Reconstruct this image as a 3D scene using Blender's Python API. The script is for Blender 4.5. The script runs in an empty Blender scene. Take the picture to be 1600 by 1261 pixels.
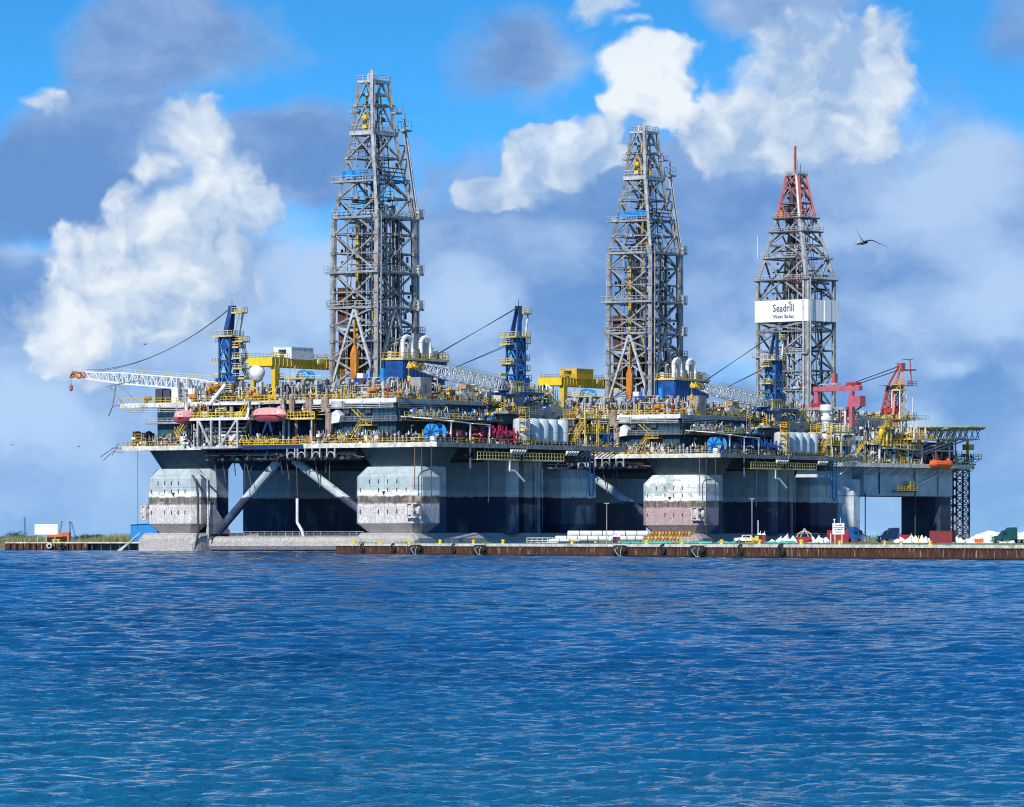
import bpy, math, random
from mathutils import Vector, Matrix
from math import radians, sin, cos, pi

scene = bpy.context.scene
COL = scene.collection

# ------------------------------------------------------------------ camera
FPX = 7450.0                      # focal length in photograph pixels (1600 wide)
EYE = 2.7
HOR = 843.0
cam_d = bpy.data.cameras.new('camera')
cam = bpy.data.objects.new('camera', cam_d)
COL.objects.link(cam)
cam.location = (0, 0, EYE)
cam.rotation_euler = (radians(90), 0, 0)
cam_d.sensor_width = 36
cam_d.lens = 36 * FPX / 1600
cam_d.shift_y = (HOR - 630.5) / 1600
cam_d.clip_start = 1
cam_d.clip_end = 60000
scene.camera = cam
scene.cycles.filter_width = 1.1

# ------------------------------------------------------------------ exposure, sun
scene.view_settings.view_transform = 'Standard'
scene.view_settings.look = 'None'
scene.view_settings.exposure = 0
scene.view_settings.gamma = 1
scene.view_settings.use_curve_mapping = False
SUN_EL = radians(37)
SX, SY = -0.48, -0.877              # horizontal direction towards the sun
sd = bpy.data.lights.new('sun', 'SUN')
sd.energy = 5.0
sd.angle = radians(0.5)
sd.color = (1.0, 0.95, 0.87)
sun = bpy.data.objects.new('sun', sd)
COL.objects.link(sun)
svec = Vector((SX * cos(SUN_EL), SY * cos(SUN_EL), sin(SUN_EL)))
sun.rotation_euler = svec.to_track_quat('Z', 'Y').to_euler()
sun.location = (0, 0, 300)

# ------------------------------------------------------------------ node helper
class NT:
    def __init__(s, tree):
        s.t = tree; s.n = tree.nodes; s.l = tree.links
    def put(s, sock, v):
        if isinstance(v, bpy.types.NodeSocket): s.l.new(v, sock)
        elif v is not None:
            if sock.type == 'RGBA' and not isinstance(v, (int, float)) and len(v) == 3: v = (*v, 1)
            sock.default_value = v
    def m(s, op, a, b=None, c=None, clamp=False):
        n = s.n.new('ShaderNodeMath'); n.operation = op; n.use_clamp = clamp
        for i, v in enumerate((a, b, c)):
            if v is not None: s.put(n.inputs[i], v)
        return n.outputs[0]
    def v(s, op, a, b=None, scale=None):
        n = s.n.new('ShaderNodeVectorMath'); n.operation = op
        s.put(n.inputs[0], a)
        if b is not None: s.put(n.inputs[1], b)
        if scale is not None: s.put(n.inputs['Scale'], scale)
        return n.outputs['Value'] if op in ('LENGTH', 'DOT_PRODUCT', 'DISTANCE') else n.outputs[0]
    def sep(s, a):
        n = s.n.new('ShaderNodeSeparateXYZ'); s.put(n.inputs[0], a); return n.outputs
    def comb(s, x, y, z):
        n = s.n.new('ShaderNodeCombineXYZ')
        for i, v in enumerate((x, y, z)): s.put(n.inputs[i], v)
        return n.outputs[0]
    def noise(s, vec, scale, detail=4, rough=0.55, dist=0.0):
        n = s.n.new('ShaderNodeTexNoise'); s.put(n.inputs['Vector'], vec)
        s.put(n.inputs['Scale'], scale); s.put(n.inputs['Detail'], detail)
        s.put(n.inputs['Roughness'], rough); s.put(n.inputs['Distortion'], dist)
        return n.outputs['Fac']
    def vor(s, vec, scale, feature='F1', out='Distance'):
        n = s.n.new('ShaderNodeTexVoronoi'); n.feature = feature
        s.put(n.inputs['Vector'], vec); s.put(n.inputs['Scale'], scale)
        return n.outputs[out]
    def ss(s, x, a, b, lo=0.0, hi=1.0):
        n = s.n.new('ShaderNodeMapRange'); n.interpolation_type = 'SMOOTHSTEP'
        s.put(n.inputs[0], x)
        for i, v in enumerate((a, b, lo, hi)): s.put(n.inputs[i + 1], v)
        return n.outputs[0]
    def mix(s, f, a, b, mode='MIX'):
        n = s.n.new('ShaderNodeMix'); n.data_type = 'RGBA'; n.blend_type = mode
        s.put(n.inputs[0], f); s.put(n.inputs[6], a); s.put(n.inputs[7], b)
        return n.outputs[2]
    def bump(s, h, strength=0.5, dist=0.1, normal=None):
        n = s.n.new('ShaderNodeBump'); s.put(n.inputs['Height'], h)
        n.inputs['Strength'].default_value = strength; n.inputs['Distance'].default_value = dist
        if normal is not None: s.put(n.inputs['Normal'], normal)
        return n.outputs[0]
    def co(s, which='Object'):
        return s.n.new('ShaderNodeTexCoord').outputs[which]

# ------------------------------------------------------------------ sky with clouds
world = bpy.data.worlds.new('World')
scene.world = world
world.use_nodes = True
wt = NT(world.node_tree)
wt.n.clear()
wout = wt.n.new('ShaderNodeOutputWorld')
bg = wt.n.new('ShaderNodeBackground')
bg.inputs['Strength'].default_value = 0.1
wt.l.new(bg.outputs[0], wout.inputs[0])
d = wt.co('Generated')
dx, dy, dz = wt.sep(d)
sky = wt.n.new('ShaderNodeTexSky')
sky.sky_type = 'NISHITA'
sky.sun_disc = False
sky.sun_elevation = SUN_EL
sky.sun_rotation = math.atan2(SX, SY)
sky.altitude = 0
sky.air_density = 1.0
sky.dust_density = 0.2
sky.ozone_density = 4.0
absz = wt.m('ABSOLUTE', dz)
up = wt.m('MULTIPLY_ADD', absz, 3.6, 0.13)      # deep clear air: blue right down to the horizon
wt.put(sky.inputs[0], wt.comb(dx, dy, up))
hsv = wt.n.new('ShaderNodeHueSaturation')
hsv.inputs['Saturation'].default_value = 1.3
hsv.inputs['Value'].default_value = 2.9
hsv.inputs['Hue'].default_value = 0.492
wt.put(hsv.inputs['Color'], sky.outputs[0])
clear = wt.v('SCALE', hsv.outputs[0], scale=wt.ss(absz, 0.10, 0.75, 1.0, 0.45))    # the air darkens towards the zenith
# bearing and elevation in thousandths of a radian, so that clouds are laid out by direction
az = wt.m('MULTIPLY', wt.m('ARCTAN2', dx, dy), 1000)
el = wt.m('MULTIPLY', wt.m('ARCSINE', dz), 1000)
P = wt.comb(az, el, 0)
def D(px, py): return ((px - 800) / 7.45, (HOR - py) / 7.45)
bend = wt.noise(P, 0.055, 3, 0.6)
bend2 = wt.noise(wt.v('ADD', P, (300, 90, 7)), 0.055, 3, 0.6)
Pw = wt.v('ADD', P, wt.comb(wt.m('MULTIPLY_ADD', bend, 16, -8), wt.m('MULTIPLY_ADD', bend2, 13, -6.5), 0))
def blobs(lst, Pv):
    acc = None
    for (px, py, rx, ry, w) in lst:
        cx, cy = D(px, py)
        q = wt.v('MULTIPLY', wt.v('SUBTRACT', Pv, (cx, cy, 0)), (7.45 / rx, 7.45 / ry, 0))
        b = wt.m('MULTIPLY', wt.m('SUBTRACT', 1.0, wt.v('LENGTH', q)), w)
        if acc is None: acc = b
        else:
            n = wt.m('SMOOTH_MAX', acc, b, 0.25); acc = n
    return acc
def puff(Pv, s1=0.035):
    a = wt.noise(Pv, s1, 10, 0.63)
    b = wt.vor(Pv, s1 * 3.2, 'SMOOTH_F1'); c = wt.vor(Pv, s1 * 8, 'SMOOTH_F1')
    return wt.m('ADD', a, wt.m('ADD', wt.m('MULTIPLY', wt.m('SUBTRACT', 0.5, b), 0.26), wt.m('MULTIPLY', wt.m('SUBTRACT', 0.5, c), 0.12)))
white = [(300, 205, 70, 75, 1), (330, 280, 85, 75, 1), (378, 335, 75, 55, 1), (250, 350, 120, 75, 1), (165, 420, 120, 95, 1), (300, 420, 150, 80, .8),
         (105, 510, 110, 90, .8), (230, 490, 150, 80, .75), (350, 400, 60, 40, .6), (250, 265, 50, 40, .9), (960, 175, 40, 40, .8),
         (1008, 120, 84, 74, 1.2), (1005, 178, 55, 40, .9), (880, 245, 120, 48, 1.1), (940, 225, 50, 36, .9), (785, 305, 75, 40, 1.1), (835, 265, 90, 50, 1),
         (940, 5, 62, 60, .9), (975, 40, 40, 22, .6),
         (1300, 110, 180, 120, 1), (1390, 50, 110, 90, .9), (1215, 125, 80, 100, .85), (1200, 210, 150, 80, .8), (1330, 210, 120, 70, .6), (40, 165, 100, 45, .85)]
deck = [(0, 760, 260, 160, 1), (60, 270, 230, 190, 1), (150, 40, 330, 120, .75), (480, 250, 190, 90, .9), (200, 560, 500, 260, 1), (790, 90, 150, 80, .4), (1200, 10, 130, 60, .5),
        (760, 520, 500, 300, 1.1), (1150, 420, 420, 260, 1.1), (1450, 500, 420, 330, 1.1), (1560, 280, 220, 160, .8), (600, 700, 900, 200, 1.1),
        (1300, 700, 900, 200, 1.1), (1000, 300, 240, 120, .9), (1590, 60, 60, 90, .35)]
# soft grey-blue cloud sheet; beyond the frame it goes on as broken cloud
wide = wt.noise(wt.v('ADD', P, (77, 11, 3)), 0.006, 5, 0.55)
n_soft = wt.noise(wt.v('ADD', Pw, (10, 40, 0)), 0.02, 7, 0.55)
far = wt.m('MULTIPLY', wt.ss(wt.v('LENGTH', wt.v('MULTIPLY', P, (0.0075, 0.0075, 0))), 0.9, 1.25), 1.0)
dsh = wt.m('ADD', blobs(deck, Pw), wt.m('MULTIPLY_ADD', n_soft, 1.7, -0.85))
dsh = wt.m('ADD', wt.m('MULTIPLY', dsh, wt.m('SUBTRACT', 1, far)), wt.m('MULTIPLY', wt.m('MULTIPLY_ADD', wide, 6, -3.45), far))
cov1 = wt.ss(dsh, -0.06, 0.34, 0, 0.92)
tone = wt.noise(wt.v('MULTIPLY', wt.v('ADD', Pw, (50, 0, 0)), (1, 1.5, 1)), 0.016, 7, 0.55)
tone2 = wt.noise(wt.v('MULTIPLY', wt.v('ADD', Pw, (150, 40, 0)), (1, 1.6, 1)), 0.05, 6, 0.6)
tn = wt.m('ADD', tone, wt.m('MULTIPLY_ADD', tone2, 0.40, -0.20))
darks = [(70, 300, 190, 120, 1), (20, 250, 120, 90, .8), (470, 250, 130, 70, .9), (520, 310, 90, 60, .6), (790, 110, 90, 60, .35), (1230, 330, 260, 70, .6), (1440, 420, 240, 60, .6), (1500, 560, 200, 70, .45), (640, 620, 200, 60, .4),
         (860, 520, 160, 80, .45), (60, 470, 100, 60, .6), (150, 50, 260, 90, .25), (1000, 430, 120, 70, .3), (30, 740, 160, 50, .4)]
lights = [(1530, 240, 130, 60, .8), (1400, 470, 110, 60, .4), (280, 500, 260, 80, .8), (480, 440, 90, 120, .7), (740, 470, 110, 80, .8), (1560, 470, 130, 110, .8), (90, 640, 180, 60, .7), (1200, 220, 120, 80, .8), (1480, 300, 190, 60, .7), (1150, 545, 120, 50, .7), (1400, 690, 140, 60, .6), (560, 640, 260, 60, .5), (1490, 570, 70, 30, .8),
          (340, 560, 180, 70, .7), (1420, 330, 120, 50, .6), (880, 380, 120, 60, .4), (20, 400, 100, 30, .6)]
tn = wt.m('ADD', tn, wt.m('MULTIPLY', wt.m('MAXIMUM', blobs(lights, Pw), 0), 0.34))
tn = wt.m('SUBTRACT', tn, wt.m('MULTIPLY', wt.m('MAXIMUM', blobs(darks, Pw), 0), 0.36))
c1 = wt.mix(wt.ss(tn, 0.28, 0.74), (1.45, 2.85, 6.0), (4.7, 6.3, 8.7))
# bright heaped clouds, lit from the sun's side (upper left)
pf = puff(Pw)
pfo = puff(wt.v('ADD', Pw, (-3.2, 3.0, 0)))
base = blobs(white, Pw)
den = wt.m('ADD', base, wt.m('MULTIPLY_ADD', pf, 1.5, -0.80))
den = wt.m('ADD', wt.m('MULTIPLY', den, wt.m('SUBTRACT', 1, far)), wt.m('MULTIPLY', wt.m('ADD', wt.m('MULTIPLY_ADD', wide, 5, -3.6), wt.m('MULTIPLY_ADD', pf, 1.0, -0.5)), far))
soft0 = wt.noise(wt.v('ADD', P, (25, 300, 0)), 0.028, 4, 0.55)
cov2 = wt.ss(den, -0.01, wt.ss(soft0, 0.40, 0.62, 0.14, 0.50))
soft = wt.noise(wt.v('ADD', P, (5, 500, 0)), 0.02, 4, 0.5)
cov2 = wt.m('MULTIPLY', cov2, wt.ss(soft, 0.25, 0.50, 0.75, 1.0))
big = wt.noise(wt.v('ADD', Pw, (31, 62, 9)), 0.022, 4, 0.55); bigo = wt.noise(wt.v('ADD', Pw, (31 - 9, 62 + 9, 9)), 0.022, 4, 0.55)
rel = wt.m('ADD', wt.m('MULTIPLY', wt.m('SUBTRACT', pf, pfo), 0.85), wt.m('MULTIPLY', wt.m('SUBTRACT', big, bigo), 0.8))
lit = wt.m('ADD', wt.m('MULTIPLY', rel, 3.3), wt.m('ADD', wt.m('MULTIPLY', den, 0.28), wt.m('MULTIPLY_ADD', tone, 1.5, -0.42)), clamp=True)
c2 = wt.mix(lit, (3.5, 5.1, 7.7), (8.7, 9.3, 9.8))
skyc = wt.mix(cov1, clear, c1)
skyc = wt.mix(wt.m('MULTIPLY', cov2, 0.97), skyc, c2)
# thin bright haze close to the horizon
hz = wt.ss(absz, 0.0, 0.03, 0.5, 0.0)
skyc = wt.mix(hz, skyc, (2.5, 4.9, 8.4))
wt.put(bg.inputs['Color'], skyc)
world.cycles.sampling_method = 'NONE'

# ------------------------------------------------------------------ materials
MATS = {}
def new_mat(name):
    m = bpy.data.materials.new(name); m.use_nodes = True
    t = NT(m.node_tree); b = m.node_tree.nodes['Principled BSDF']
    MATS[name] = m
    return m, t, b
def paint(name, col, rust=0.25, rough=0.5, dirt=0.25, metal=0.0, rustc=(0.16, 0.055, 0.02), bump=0.15, nscale=0.6):
    """weathered painted steel: tone drift, vertical dirt runs, rust blooms"""
    m, t, b = new_mat(name)
    pos = t.n.new('ShaderNodeNewGeometry').outputs['Position']
    n1 = t.noise(pos, nscale, 5, 0.6)
    run = t.noise(t.v('MULTIPLY', pos, (1.4, 1.4, 0.18)), 1.2, 4, 0.65)
    c = t.mix(t.ss(n1, 0.3, 0.7), [k * (1 - dirt) for k in col], [min(1, k * (1 + dirt * .5)) for k in col])
    c = t.mix(t.ss(run, 0.55, 0.75, 0, dirt), c, (0.05, 0.045, 0.04))
    if rust > 0:
        n2 = t.noise(pos, nscale * 2.7, 6, 0.7)
        c = t.mix(t.ss(n2, 0.66 - rust * .3, 0.74 - rust * .2, 0, 0.8), c, rustc)
    t.put(b.inputs['Base Color'], c)
    t.put(b.inputs['Roughness'], t.m('MULTIPLY_ADD', n1, 0.3, rough - 0.15))
    b.inputs['Metallic'].default_value = metal
    if bump: t.put(b.inputs['Normal'], t.bump(run, bump, 0.05))
    return m
def multi(name, cols, cell=0.6, rough=0.55):
    """equipment steel: each small machine part its own paint, cells of real size"""
    m, t, b = new_mat(name)
    pos = t.n.new('ShaderNodeNewGeometry').outputs['Position']
    v = t.vor(pos, cell, 'F1', 'Color')
    r = t.n.new('ShaderNodeValToRGB'); r.color_ramp.interpolation = 'CONSTANT'
    e = r.color_ramp.elements
    e[0].position = 0; e[0].color = (*cols[0], 1)
    e[1].position = 1 / len(cols); e[1].color = (*cols[1], 1)
    for i in range(2, len(cols)):
        x = e.new(i / len(cols)); x.color = (*cols[i], 1)
    t.put(r.inputs[0], t.sep(v)[0])
    t.put(b.inputs['Base Color'], r.outputs[0]); b.inputs['Roughness'].default_value = rough
    return m
paint('steel', (0.30, 0.31, 0.325), 0.25, 0.45, 0.35)
paint('steel_light', (0.46, 0.475, 0.48), 0.2, 0.45, 0.35)
paint('mast_steel', (0.30, 0.30, 0.295), 0.35, 0.5, 0.45)
paint('steel_dark', (0.06, 0.065, 0.075), 0.2, 0.5, 0.3)
paint('black_steel', (0.02, 0.022, 0.026), 0.1, 0.6, 0.2)
paint('deck_plate', (0.24, 0.27, 0.28), 0.35, 0.6, 0.4)
paint('deck_edge', (0.66, 0.66, 0.58), 0.35, 0.55, 0.35)
paint('hull_shaded', (0.025, 0.075, 0.115), 0.12, 0.5, 0.3)  # grey-blue hull walls, shade under the upper deck darkened into the colour
paint('hull_grey', (0.27, 0.33, 0.38), 0.15, 0.5, 0.25)
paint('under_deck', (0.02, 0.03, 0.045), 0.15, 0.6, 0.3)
paint('yellow', (0.64, 0.42, 0.03), 0.12, 0.45, 0.2)
paint('yellow_bright', (0.76, 0.54, 0.015), 0.05, 0.4, 0.1)
paint('yellow_pale', (0.66, 0.54, 0.20), 0.15, 0.45, 0.2)
paint('orange', (0.55, 0.21, 0.03), 0.2, 0.5, 0.3)
paint('white', (0.80, 0.81, 0.80), 0.12, 0.4, 0.12)
paint('white_clean', (0.82, 0.83, 0.84), 0.0, 0.35, 0.05)
paint('white_patch', (0.70, 0.74, 0.76), 0.2, 0.5, 0.2)
paint('blue', (0.006, 0.075, 0.29), 0.2, 0.45, 0.4)
paint('blue_light', (0.02, 0.25, 0.62), 0.08, 0.4, 0.2)
paint('navy', (0.010, 0.035, 0.12), 0.1, 0.4, 0.2)
paint('red', (0.36, 0.025, 0.03), 0.15, 0.5, 0.2)
paint('magenta_red', (0.33, 0.012, 0.06), 0.10, 0.5, 0.2)
paint('crane_red', (0.42, 0.11, 0.10), 0.15, 0.5, 0.2)
paint('pink_red', (0.46, 0.11, 0.15), 0.1, 0.5, 0.15)
paint('lifeboat_pink', (0.66, 0.34, 0.33), 0.0, 0.4, 0.12)
paint('lifeboat_red', (0.50, 0.10, 0.11), 0.0, 0.4, 0.12)
paint('lifeboat_orange', (0.85, 0.16, 0.03), 0.0, 0.35, 0.08)
paint('rust_brown', (0.22, 0.12, 0.08), 0.5, 0.8, 0.4)
paint('pipe_brown', (0.34, 0.25, 0.19), 0.4, 0.7, 0.35)
paint('tower_blue', (0.010, 0.06, 0.23), 0.25, 0.45, 0.4)
paint('container_red', (0.20, 0.015, 0.022), 0.15, 0.6, 0.2)
paint('container_orange', (0.62, 0.20, 0.07), 0.4, 0.7, 0.3)
paint('tank_grey', (0.50, 0.58, 0.63), 0.08, 0.4, 0.12)
paint('rubber', (0.018, 0.018, 0.02), 0.0, 0.85, 0.3)
paint('tyre_rubber', (0.022, 0.022, 0.024), 0.0, 0.9, 0.3)
paint('rope', (0.55, 0.50, 0.38), 0.0, 0.9, 0.2)
paint('wood_post', (0.52, 0.47, 0.38), 0.1, 0.9, 0.3)
paint('tarp_green', (0.06, 0.42, 0.33), 0.0, 0.6, 0.2)
paint('teal_paint', (0.008, 0.075, 0.08), 0.0, 0.4, 0.1)
paint('shed_blue', (0.01, 0.24, 0.62), 0.03, 0.6, 0.08)
paint('feather', (0.035, 0.035, 0.04), 0.0, 0.8, 0.2)
paint('feather_white', (0.65, 0.65, 0.62), 0.0, 0.8, 0.1)
paint('far_crane', (0.06, 0.14, 0.28), 0.0, 0.8, 0.0)
paint('text_black', (0.02, 0.02, 0.025), 0.0, 0.8, 0.0, bump=0)
paint('text_grey', (0.07, 0.09, 0.12), 0.0, 0.8, 0.0, bump=0)
paint('text_red', (0.55, 0.01, 0.03), 0.0, 0.8, 0.0, bump=0)
paint('star_green', (0.35, 0.42, 0.08), 0.0, 0.8, 0.0, bump=0)
paint('rack_brown', (0.11, 0.05, 0.035), 0.4, 0.8, 0.3)
m, t, b = new_mat('glass'); b.inputs['Base Color'].default_value = (0.01, 0.015, 0.02, 1); b.inputs['Roughness'].default_value = 0.06
m, t, b = new_mat('chrome'); b.inputs['Base Color'].default_value = (0.7, 0.7, 0.7, 1); b.inputs['Roughness'].default_value = 0.2; b.inputs['Metallic'].default_value = 1
multi('machine_mix', [(.5, .5, .5), (.06, .07, .08), (.62, .62, .6), (.75, .48, .03), (.3, .32, .34), (.03, .03, .04), (.7, .7, .68), (.2, .22, .25)], 0.9)
multi('machine_grey', [(.45, .46, .47), (.10, .11, .12), (.6, .62, .62), (.3, .32, .34), (.05, .05, .06), (.55, .56, .56)], 0.8)
multi('machine_yellow', [(.78, .5, .03), (.5, .3, .03), (.8, .65, .2), (.1, .08, .03), (.7, .36, .03)], 1.0)

def growth(name, pink=0.0, cover=1.0, patch=0.0, line=12.3):
    """column plating: grey-blue paint over the load line, antifouling and dried barnacles under it"""
    m, t, b = new_mat(name)
    co = t.n.new('ShaderNodeNewGeometry').outputs['Position']
    x, y, z = t.sep(co)
    wob = t.m('MULTIPLY_ADD', t.noise(t.v('MULTIPLY', co, (1, 1, .4)), 0.7, 6, 0.7), 1.3, -0.65)
    zz = t.m('ADD', z, wob)
    n1 = t.noise(co, 0.35, 5, 0.6)
    run = t.noise(t.v('MULTIPLY', co, (1.6, 1.6, 0.10)), 1.0, 5, 0.65)
    top = t.mix(t.ss(n1, 0.3, 0.7), (0.31, 0.395, 0.42), (0.47, 0.54, 0.55))
    top = t.mix(t.ss(run, 0.55, 0.75, 0, 0.55), top, (0.20, 0.24, 0.26))
    if patch > 0:
        c1 = t.vor(t.v('MULTIPLY', co, (0.55, 0.55, 0.6)), 1.0, 'F1', 'Color')
        br = t.n.new('ShaderNodeTexBrick'); br.inputs['Scale'].default_value = 1
        t.put(br.inputs['Vector'], t.comb(t.m('ADD', x, y), z, 0))
        br.inputs['Brick Width'].default_value = 1.5; br.inputs['Row Height'].default_value = 1.2
        br.inputs['Mortar Size'].default_value = 0.10; br.inputs['Mortar Smooth'].default_value = 0.6
        br.inputs['Color1'].default_value = (0.80, 0.80, 0.78, 1); br.inputs['Color2'].default_value = (0.62, 0.63, 0.62, 1)
        br.inputs['Mortar'].default_value = (0.50, 0.52, 0.50, 1)
        pm = t.ss(t.noise(co, 0.22, 6, 0.7), 0.44, 0.52, 0, patch)
        top = t.mix(pm, top, br.outputs['Color'])
        top = t.mix(t.ss(t.noise(co, 1.3, 5, 0.7), 0.55, 0.62, 0, 0.5 * patch), top, (0.82, 0.82, 0.80))
    # plate seams
    seam = t.m('ABSOLUTE', t.m('SUBTRACT', t.m('FRACT', t.m('MULTIPLY', t.m('ADD', t.m('MULTIPLY', x, 1.22), t.m('MULTIPLY', y, .35)), 1 / 3.1)), 0.5))
    seamz = t.m('ABSOLUTE', t.m('SUBTRACT', t.m('FRACT', t.m('MULTIPLY', z, 1 / 2.9)), 0.5))
    sm = t.m('MAXIMUM', t.ss(seam, 0.478, 0.495), t.ss(seamz, 0.478, 0.495))
    top = t.mix(t.m('MULTIPLY', sm, 0.45), top, (0.16, 0.19, 0.20))
    streak = t.noise(t.v('MULTIPLY', co, (2.6, 2.6, 0.07)), 1.0, 4, 0.6)
    top = t.mix(t.m('MULTIPLY', t.ss(streak, 0.60, 0.70), t.ss(n1, 0.40, 0.6, 0, .75)), top, (0.24, 0.13, 0.08))
    scr = t.noise(t.v('MULTIPLY', co, (.5, .5, 1.6)), 1.1, 6, 0.75)
    top = t.mix(t.ss(scr, 0.63, 0.68, 0, 0.7), top, (0.78, 0.80, 0.78)); top = t.mix(t.ss(scr, 0.36, 0.32, 0, 0.6), top, (0.13, 0.16, 0.17))
    # white waterline strip with chips
    wl = t.m('MULTIPLY', t.ss(zz, line + .05, line + .3), t.ss(zz, line + 1.5, line + 1.1))
    chip = t.ss(t.noise(t.v('MULTIPLY', co, (1, 1, 2)), 0.8, 5, 0.7), 0.40, 0.48)
    top = t.mix(t.m('MULTIPLY', t.m('MULTIPLY', wl, chip), cover), top, (0.84, 0.84, 0.82))
    # bare brown-grey band just under the line
    band = t.mix(t.ss(run, 0.35, 0.7), (0.075, 0.065, 0.06), (0.22, 0.19, 0.17))
    band = t.mix(t.ss(t.noise(co, 0.5, 4, 0.6), 0.48, 0.7, 0, 0.7), band, (0.50, 0.37, 0.27))
    # barnacles
    sp = t.noise(t.v('MULTIPLY', co, (1, 1, .8)), 5.0, 6, 0.8); sp2 = t.noise(co, 0.45, 4, 0.6)
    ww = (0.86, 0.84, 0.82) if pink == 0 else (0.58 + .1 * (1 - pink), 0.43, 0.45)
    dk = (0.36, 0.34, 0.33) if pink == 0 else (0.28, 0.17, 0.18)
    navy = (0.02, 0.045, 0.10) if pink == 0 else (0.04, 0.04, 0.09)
    barn = t.mix(t.ss(sp, 0.43, 0.55), dk, ww)
    barn = t.mix(t.ss(sp2, 0.35, 0.65, 0.40, 0.0), barn, (0.30, 0.28, 0.27))
    barn = t.mix(t.m('MULTIPLY', t.ss(zz, 6.9, 5.8), 0.5), barn, t.mix(t.ss(sp, 0.4, 0.6), (0.10, 0.09, 0.08), (0.45, 0.43, 0.41)))
    barn = t.mix(t.ss(streak, 0.56, 0.68, 0, 0.7), barn, (0.30, 0.25, 0.21)); barn = t.mix(t.ss(scr, 0.60, 0.68, 0, 0.6), barn, (0.88, 0.87, 0.85))
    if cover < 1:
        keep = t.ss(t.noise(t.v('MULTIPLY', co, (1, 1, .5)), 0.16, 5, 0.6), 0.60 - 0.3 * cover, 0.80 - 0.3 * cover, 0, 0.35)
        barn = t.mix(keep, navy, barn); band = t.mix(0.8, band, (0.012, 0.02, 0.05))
    under = t.mix(t.ss(zz, line - 2.0, line - 1.3), barn, band)
    c = t.mix(t.ss(zz, line - .06, line + .06), under, top)
    t.put(b.inputs['Base Color'], c)
    b.inputs['Roughness'].default_value = 0.65
    hh = t.m('ADD', t.m('MULTIPLY', sp, t.ss(zz, line - 1.8, line - 2.2, 0, 1)), t.m('MULTIPLY', sm, -0.3))
    t.put(b.inputs['Normal'], t.bump(hh, 0.6, 0.25))
    return m
growth('plating_front')
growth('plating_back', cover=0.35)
growth('plating_front_pink', pink=1.0, patch=1.0)
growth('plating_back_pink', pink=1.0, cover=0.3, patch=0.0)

# ------------------------------------------------------------------ mesh helpers
class MB:
    def __init__(s): s.v = []; s.f = []
    def add(s, vs, fs):
        o = len(s.v); s.v += [tuple(p) for p in vs]; s.f += [tuple(i + o for i in q) for q in fs]; return s
    def box(s, x0, x1, y0, y1, z0, z1):
        return s.add([(x0, y0, z0), (x1, y0, z0), (x1, y1, z0), (x0, y1, z0), (x0, y0, z1), (x1, y0, z1), (x1, y1, z1), (x0, y1, z1)],
              [(3, 2, 1, 0), (4, 5, 6, 7), (0, 1, 5, 4), (1, 2, 6, 5), (2, 3, 7, 6), (3, 0, 4, 7)])
    def tube(s, a, b, r, n=6, r2=None):
        a = Vector(a); b = Vector(b); d = b - a
        if d.length < 1e-6: return s
        q = d.to_track_quat('Z', 'Y'); r2 = r if r2 is None else r2
        ph = pi / n
        v = [a + q @ Vector((cos(2 * pi * i / n + ph) * r, sin(2 * pi * i / n + ph) * r, 0)) for i in range(n)]
        v += [b + q @ Vector((cos(2 * pi * i / n + ph) * r2, sin(2 * pi * i / n + ph) * r2, 0)) for i in range(n)]
        f = [(i, (i + 1) % n, n + (i + 1) % n, n + i) for i in range(n)]
        return s.add(v, f + [tuple(reversed(range(n))), tuple(range(n, 2 * n))])
    def path(s, pts, r, n=6):
        for a, b in zip(pts, pts[1:]): s.tube(a, b, r, n)
        return s
    def loft(s, rings, cap=True):
        n = len(rings[0]); v = [p for r in rings for p in r]; f = []
        for k in range(len(rings) - 1):
            for i in range(n):
                f.append((k * n + i, k * n + (i + 1) % n, (k + 1) * n + (i + 1) % n, (k + 1) * n + i))
        if cap: f += [tuple(reversed(range(n))), tuple(range((len(rings) - 1) * n, len(rings) * n))]
        return s.add(v, f)
    def lathe(s, c, prof, n=16, axis='z'):
        rings = []
        for (r, h) in prof:
            ring = []
            for i in range(n):
                a = 2 * pi * i / n
                p = (cos(a) * r, sin(a) * r, h)
                if axis == 'x': p = (h, p[0], p[1])
                if axis == 'y': p = (p[1], h, p[0])
                ring.append((c[0] + p[0], c[1] + p[1], c[2] + p[2]))
            rings.append(ring)
        return s.loft(rings)
    def sphere(s, c, rx, ry=None, rz=None, n=16, m=8):
        ry = ry or rx; rz = rz or rx
        rings = [[(c[0] + rx * sin(pi * k / m) * cos(2 * pi * i / n), c[1] + ry * sin(pi * k / m) * sin(2 * pi * i / n), c[2] - rz * cos(pi * k / m)) for i in range(n)] for k in range(1, m)]
        rings = [[(c[0] + (p[0] - c[0]) * .02, c[1] + (p[1] - c[1]) * .02, c[2] - rz) for p in rings[0]]] + rings + [[(c[0] + (p[0] - c[0]) * .02, c[1] + (p[1] - c[1]) * .02, c[2] + rz) for p in rings[-1]]]
        return s.loft(rings)
    def mesh(s, name, mat=None, smooth=False):
        me = bpy.data.meshes.new(name); me.from_pydata(s.v, [], s.f)
        me.materials.append(MATS[mat] if mat else None)
        if smooth:
            me.shade_smooth()
            try: me.set_sharp_from_angle(angle=radians(35))
            except Exception: pass
        me.update(); return me
    def build(s, name, mat, parent=None, smooth=False, **kw):
        o = bpy.data.objects.new(name, s.mesh(name, mat, smooth)); COL.objects.link(o)
        if parent: o.parent = parent
        return tag(o, **kw)
def tag(o, label=None, cat=None, group=None, kind=None):
    if label: o['label'] = label
    if cat: o['category'] = cat
    if group: o['group'] = group
    if kind: o['kind'] = kind
    return o
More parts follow.
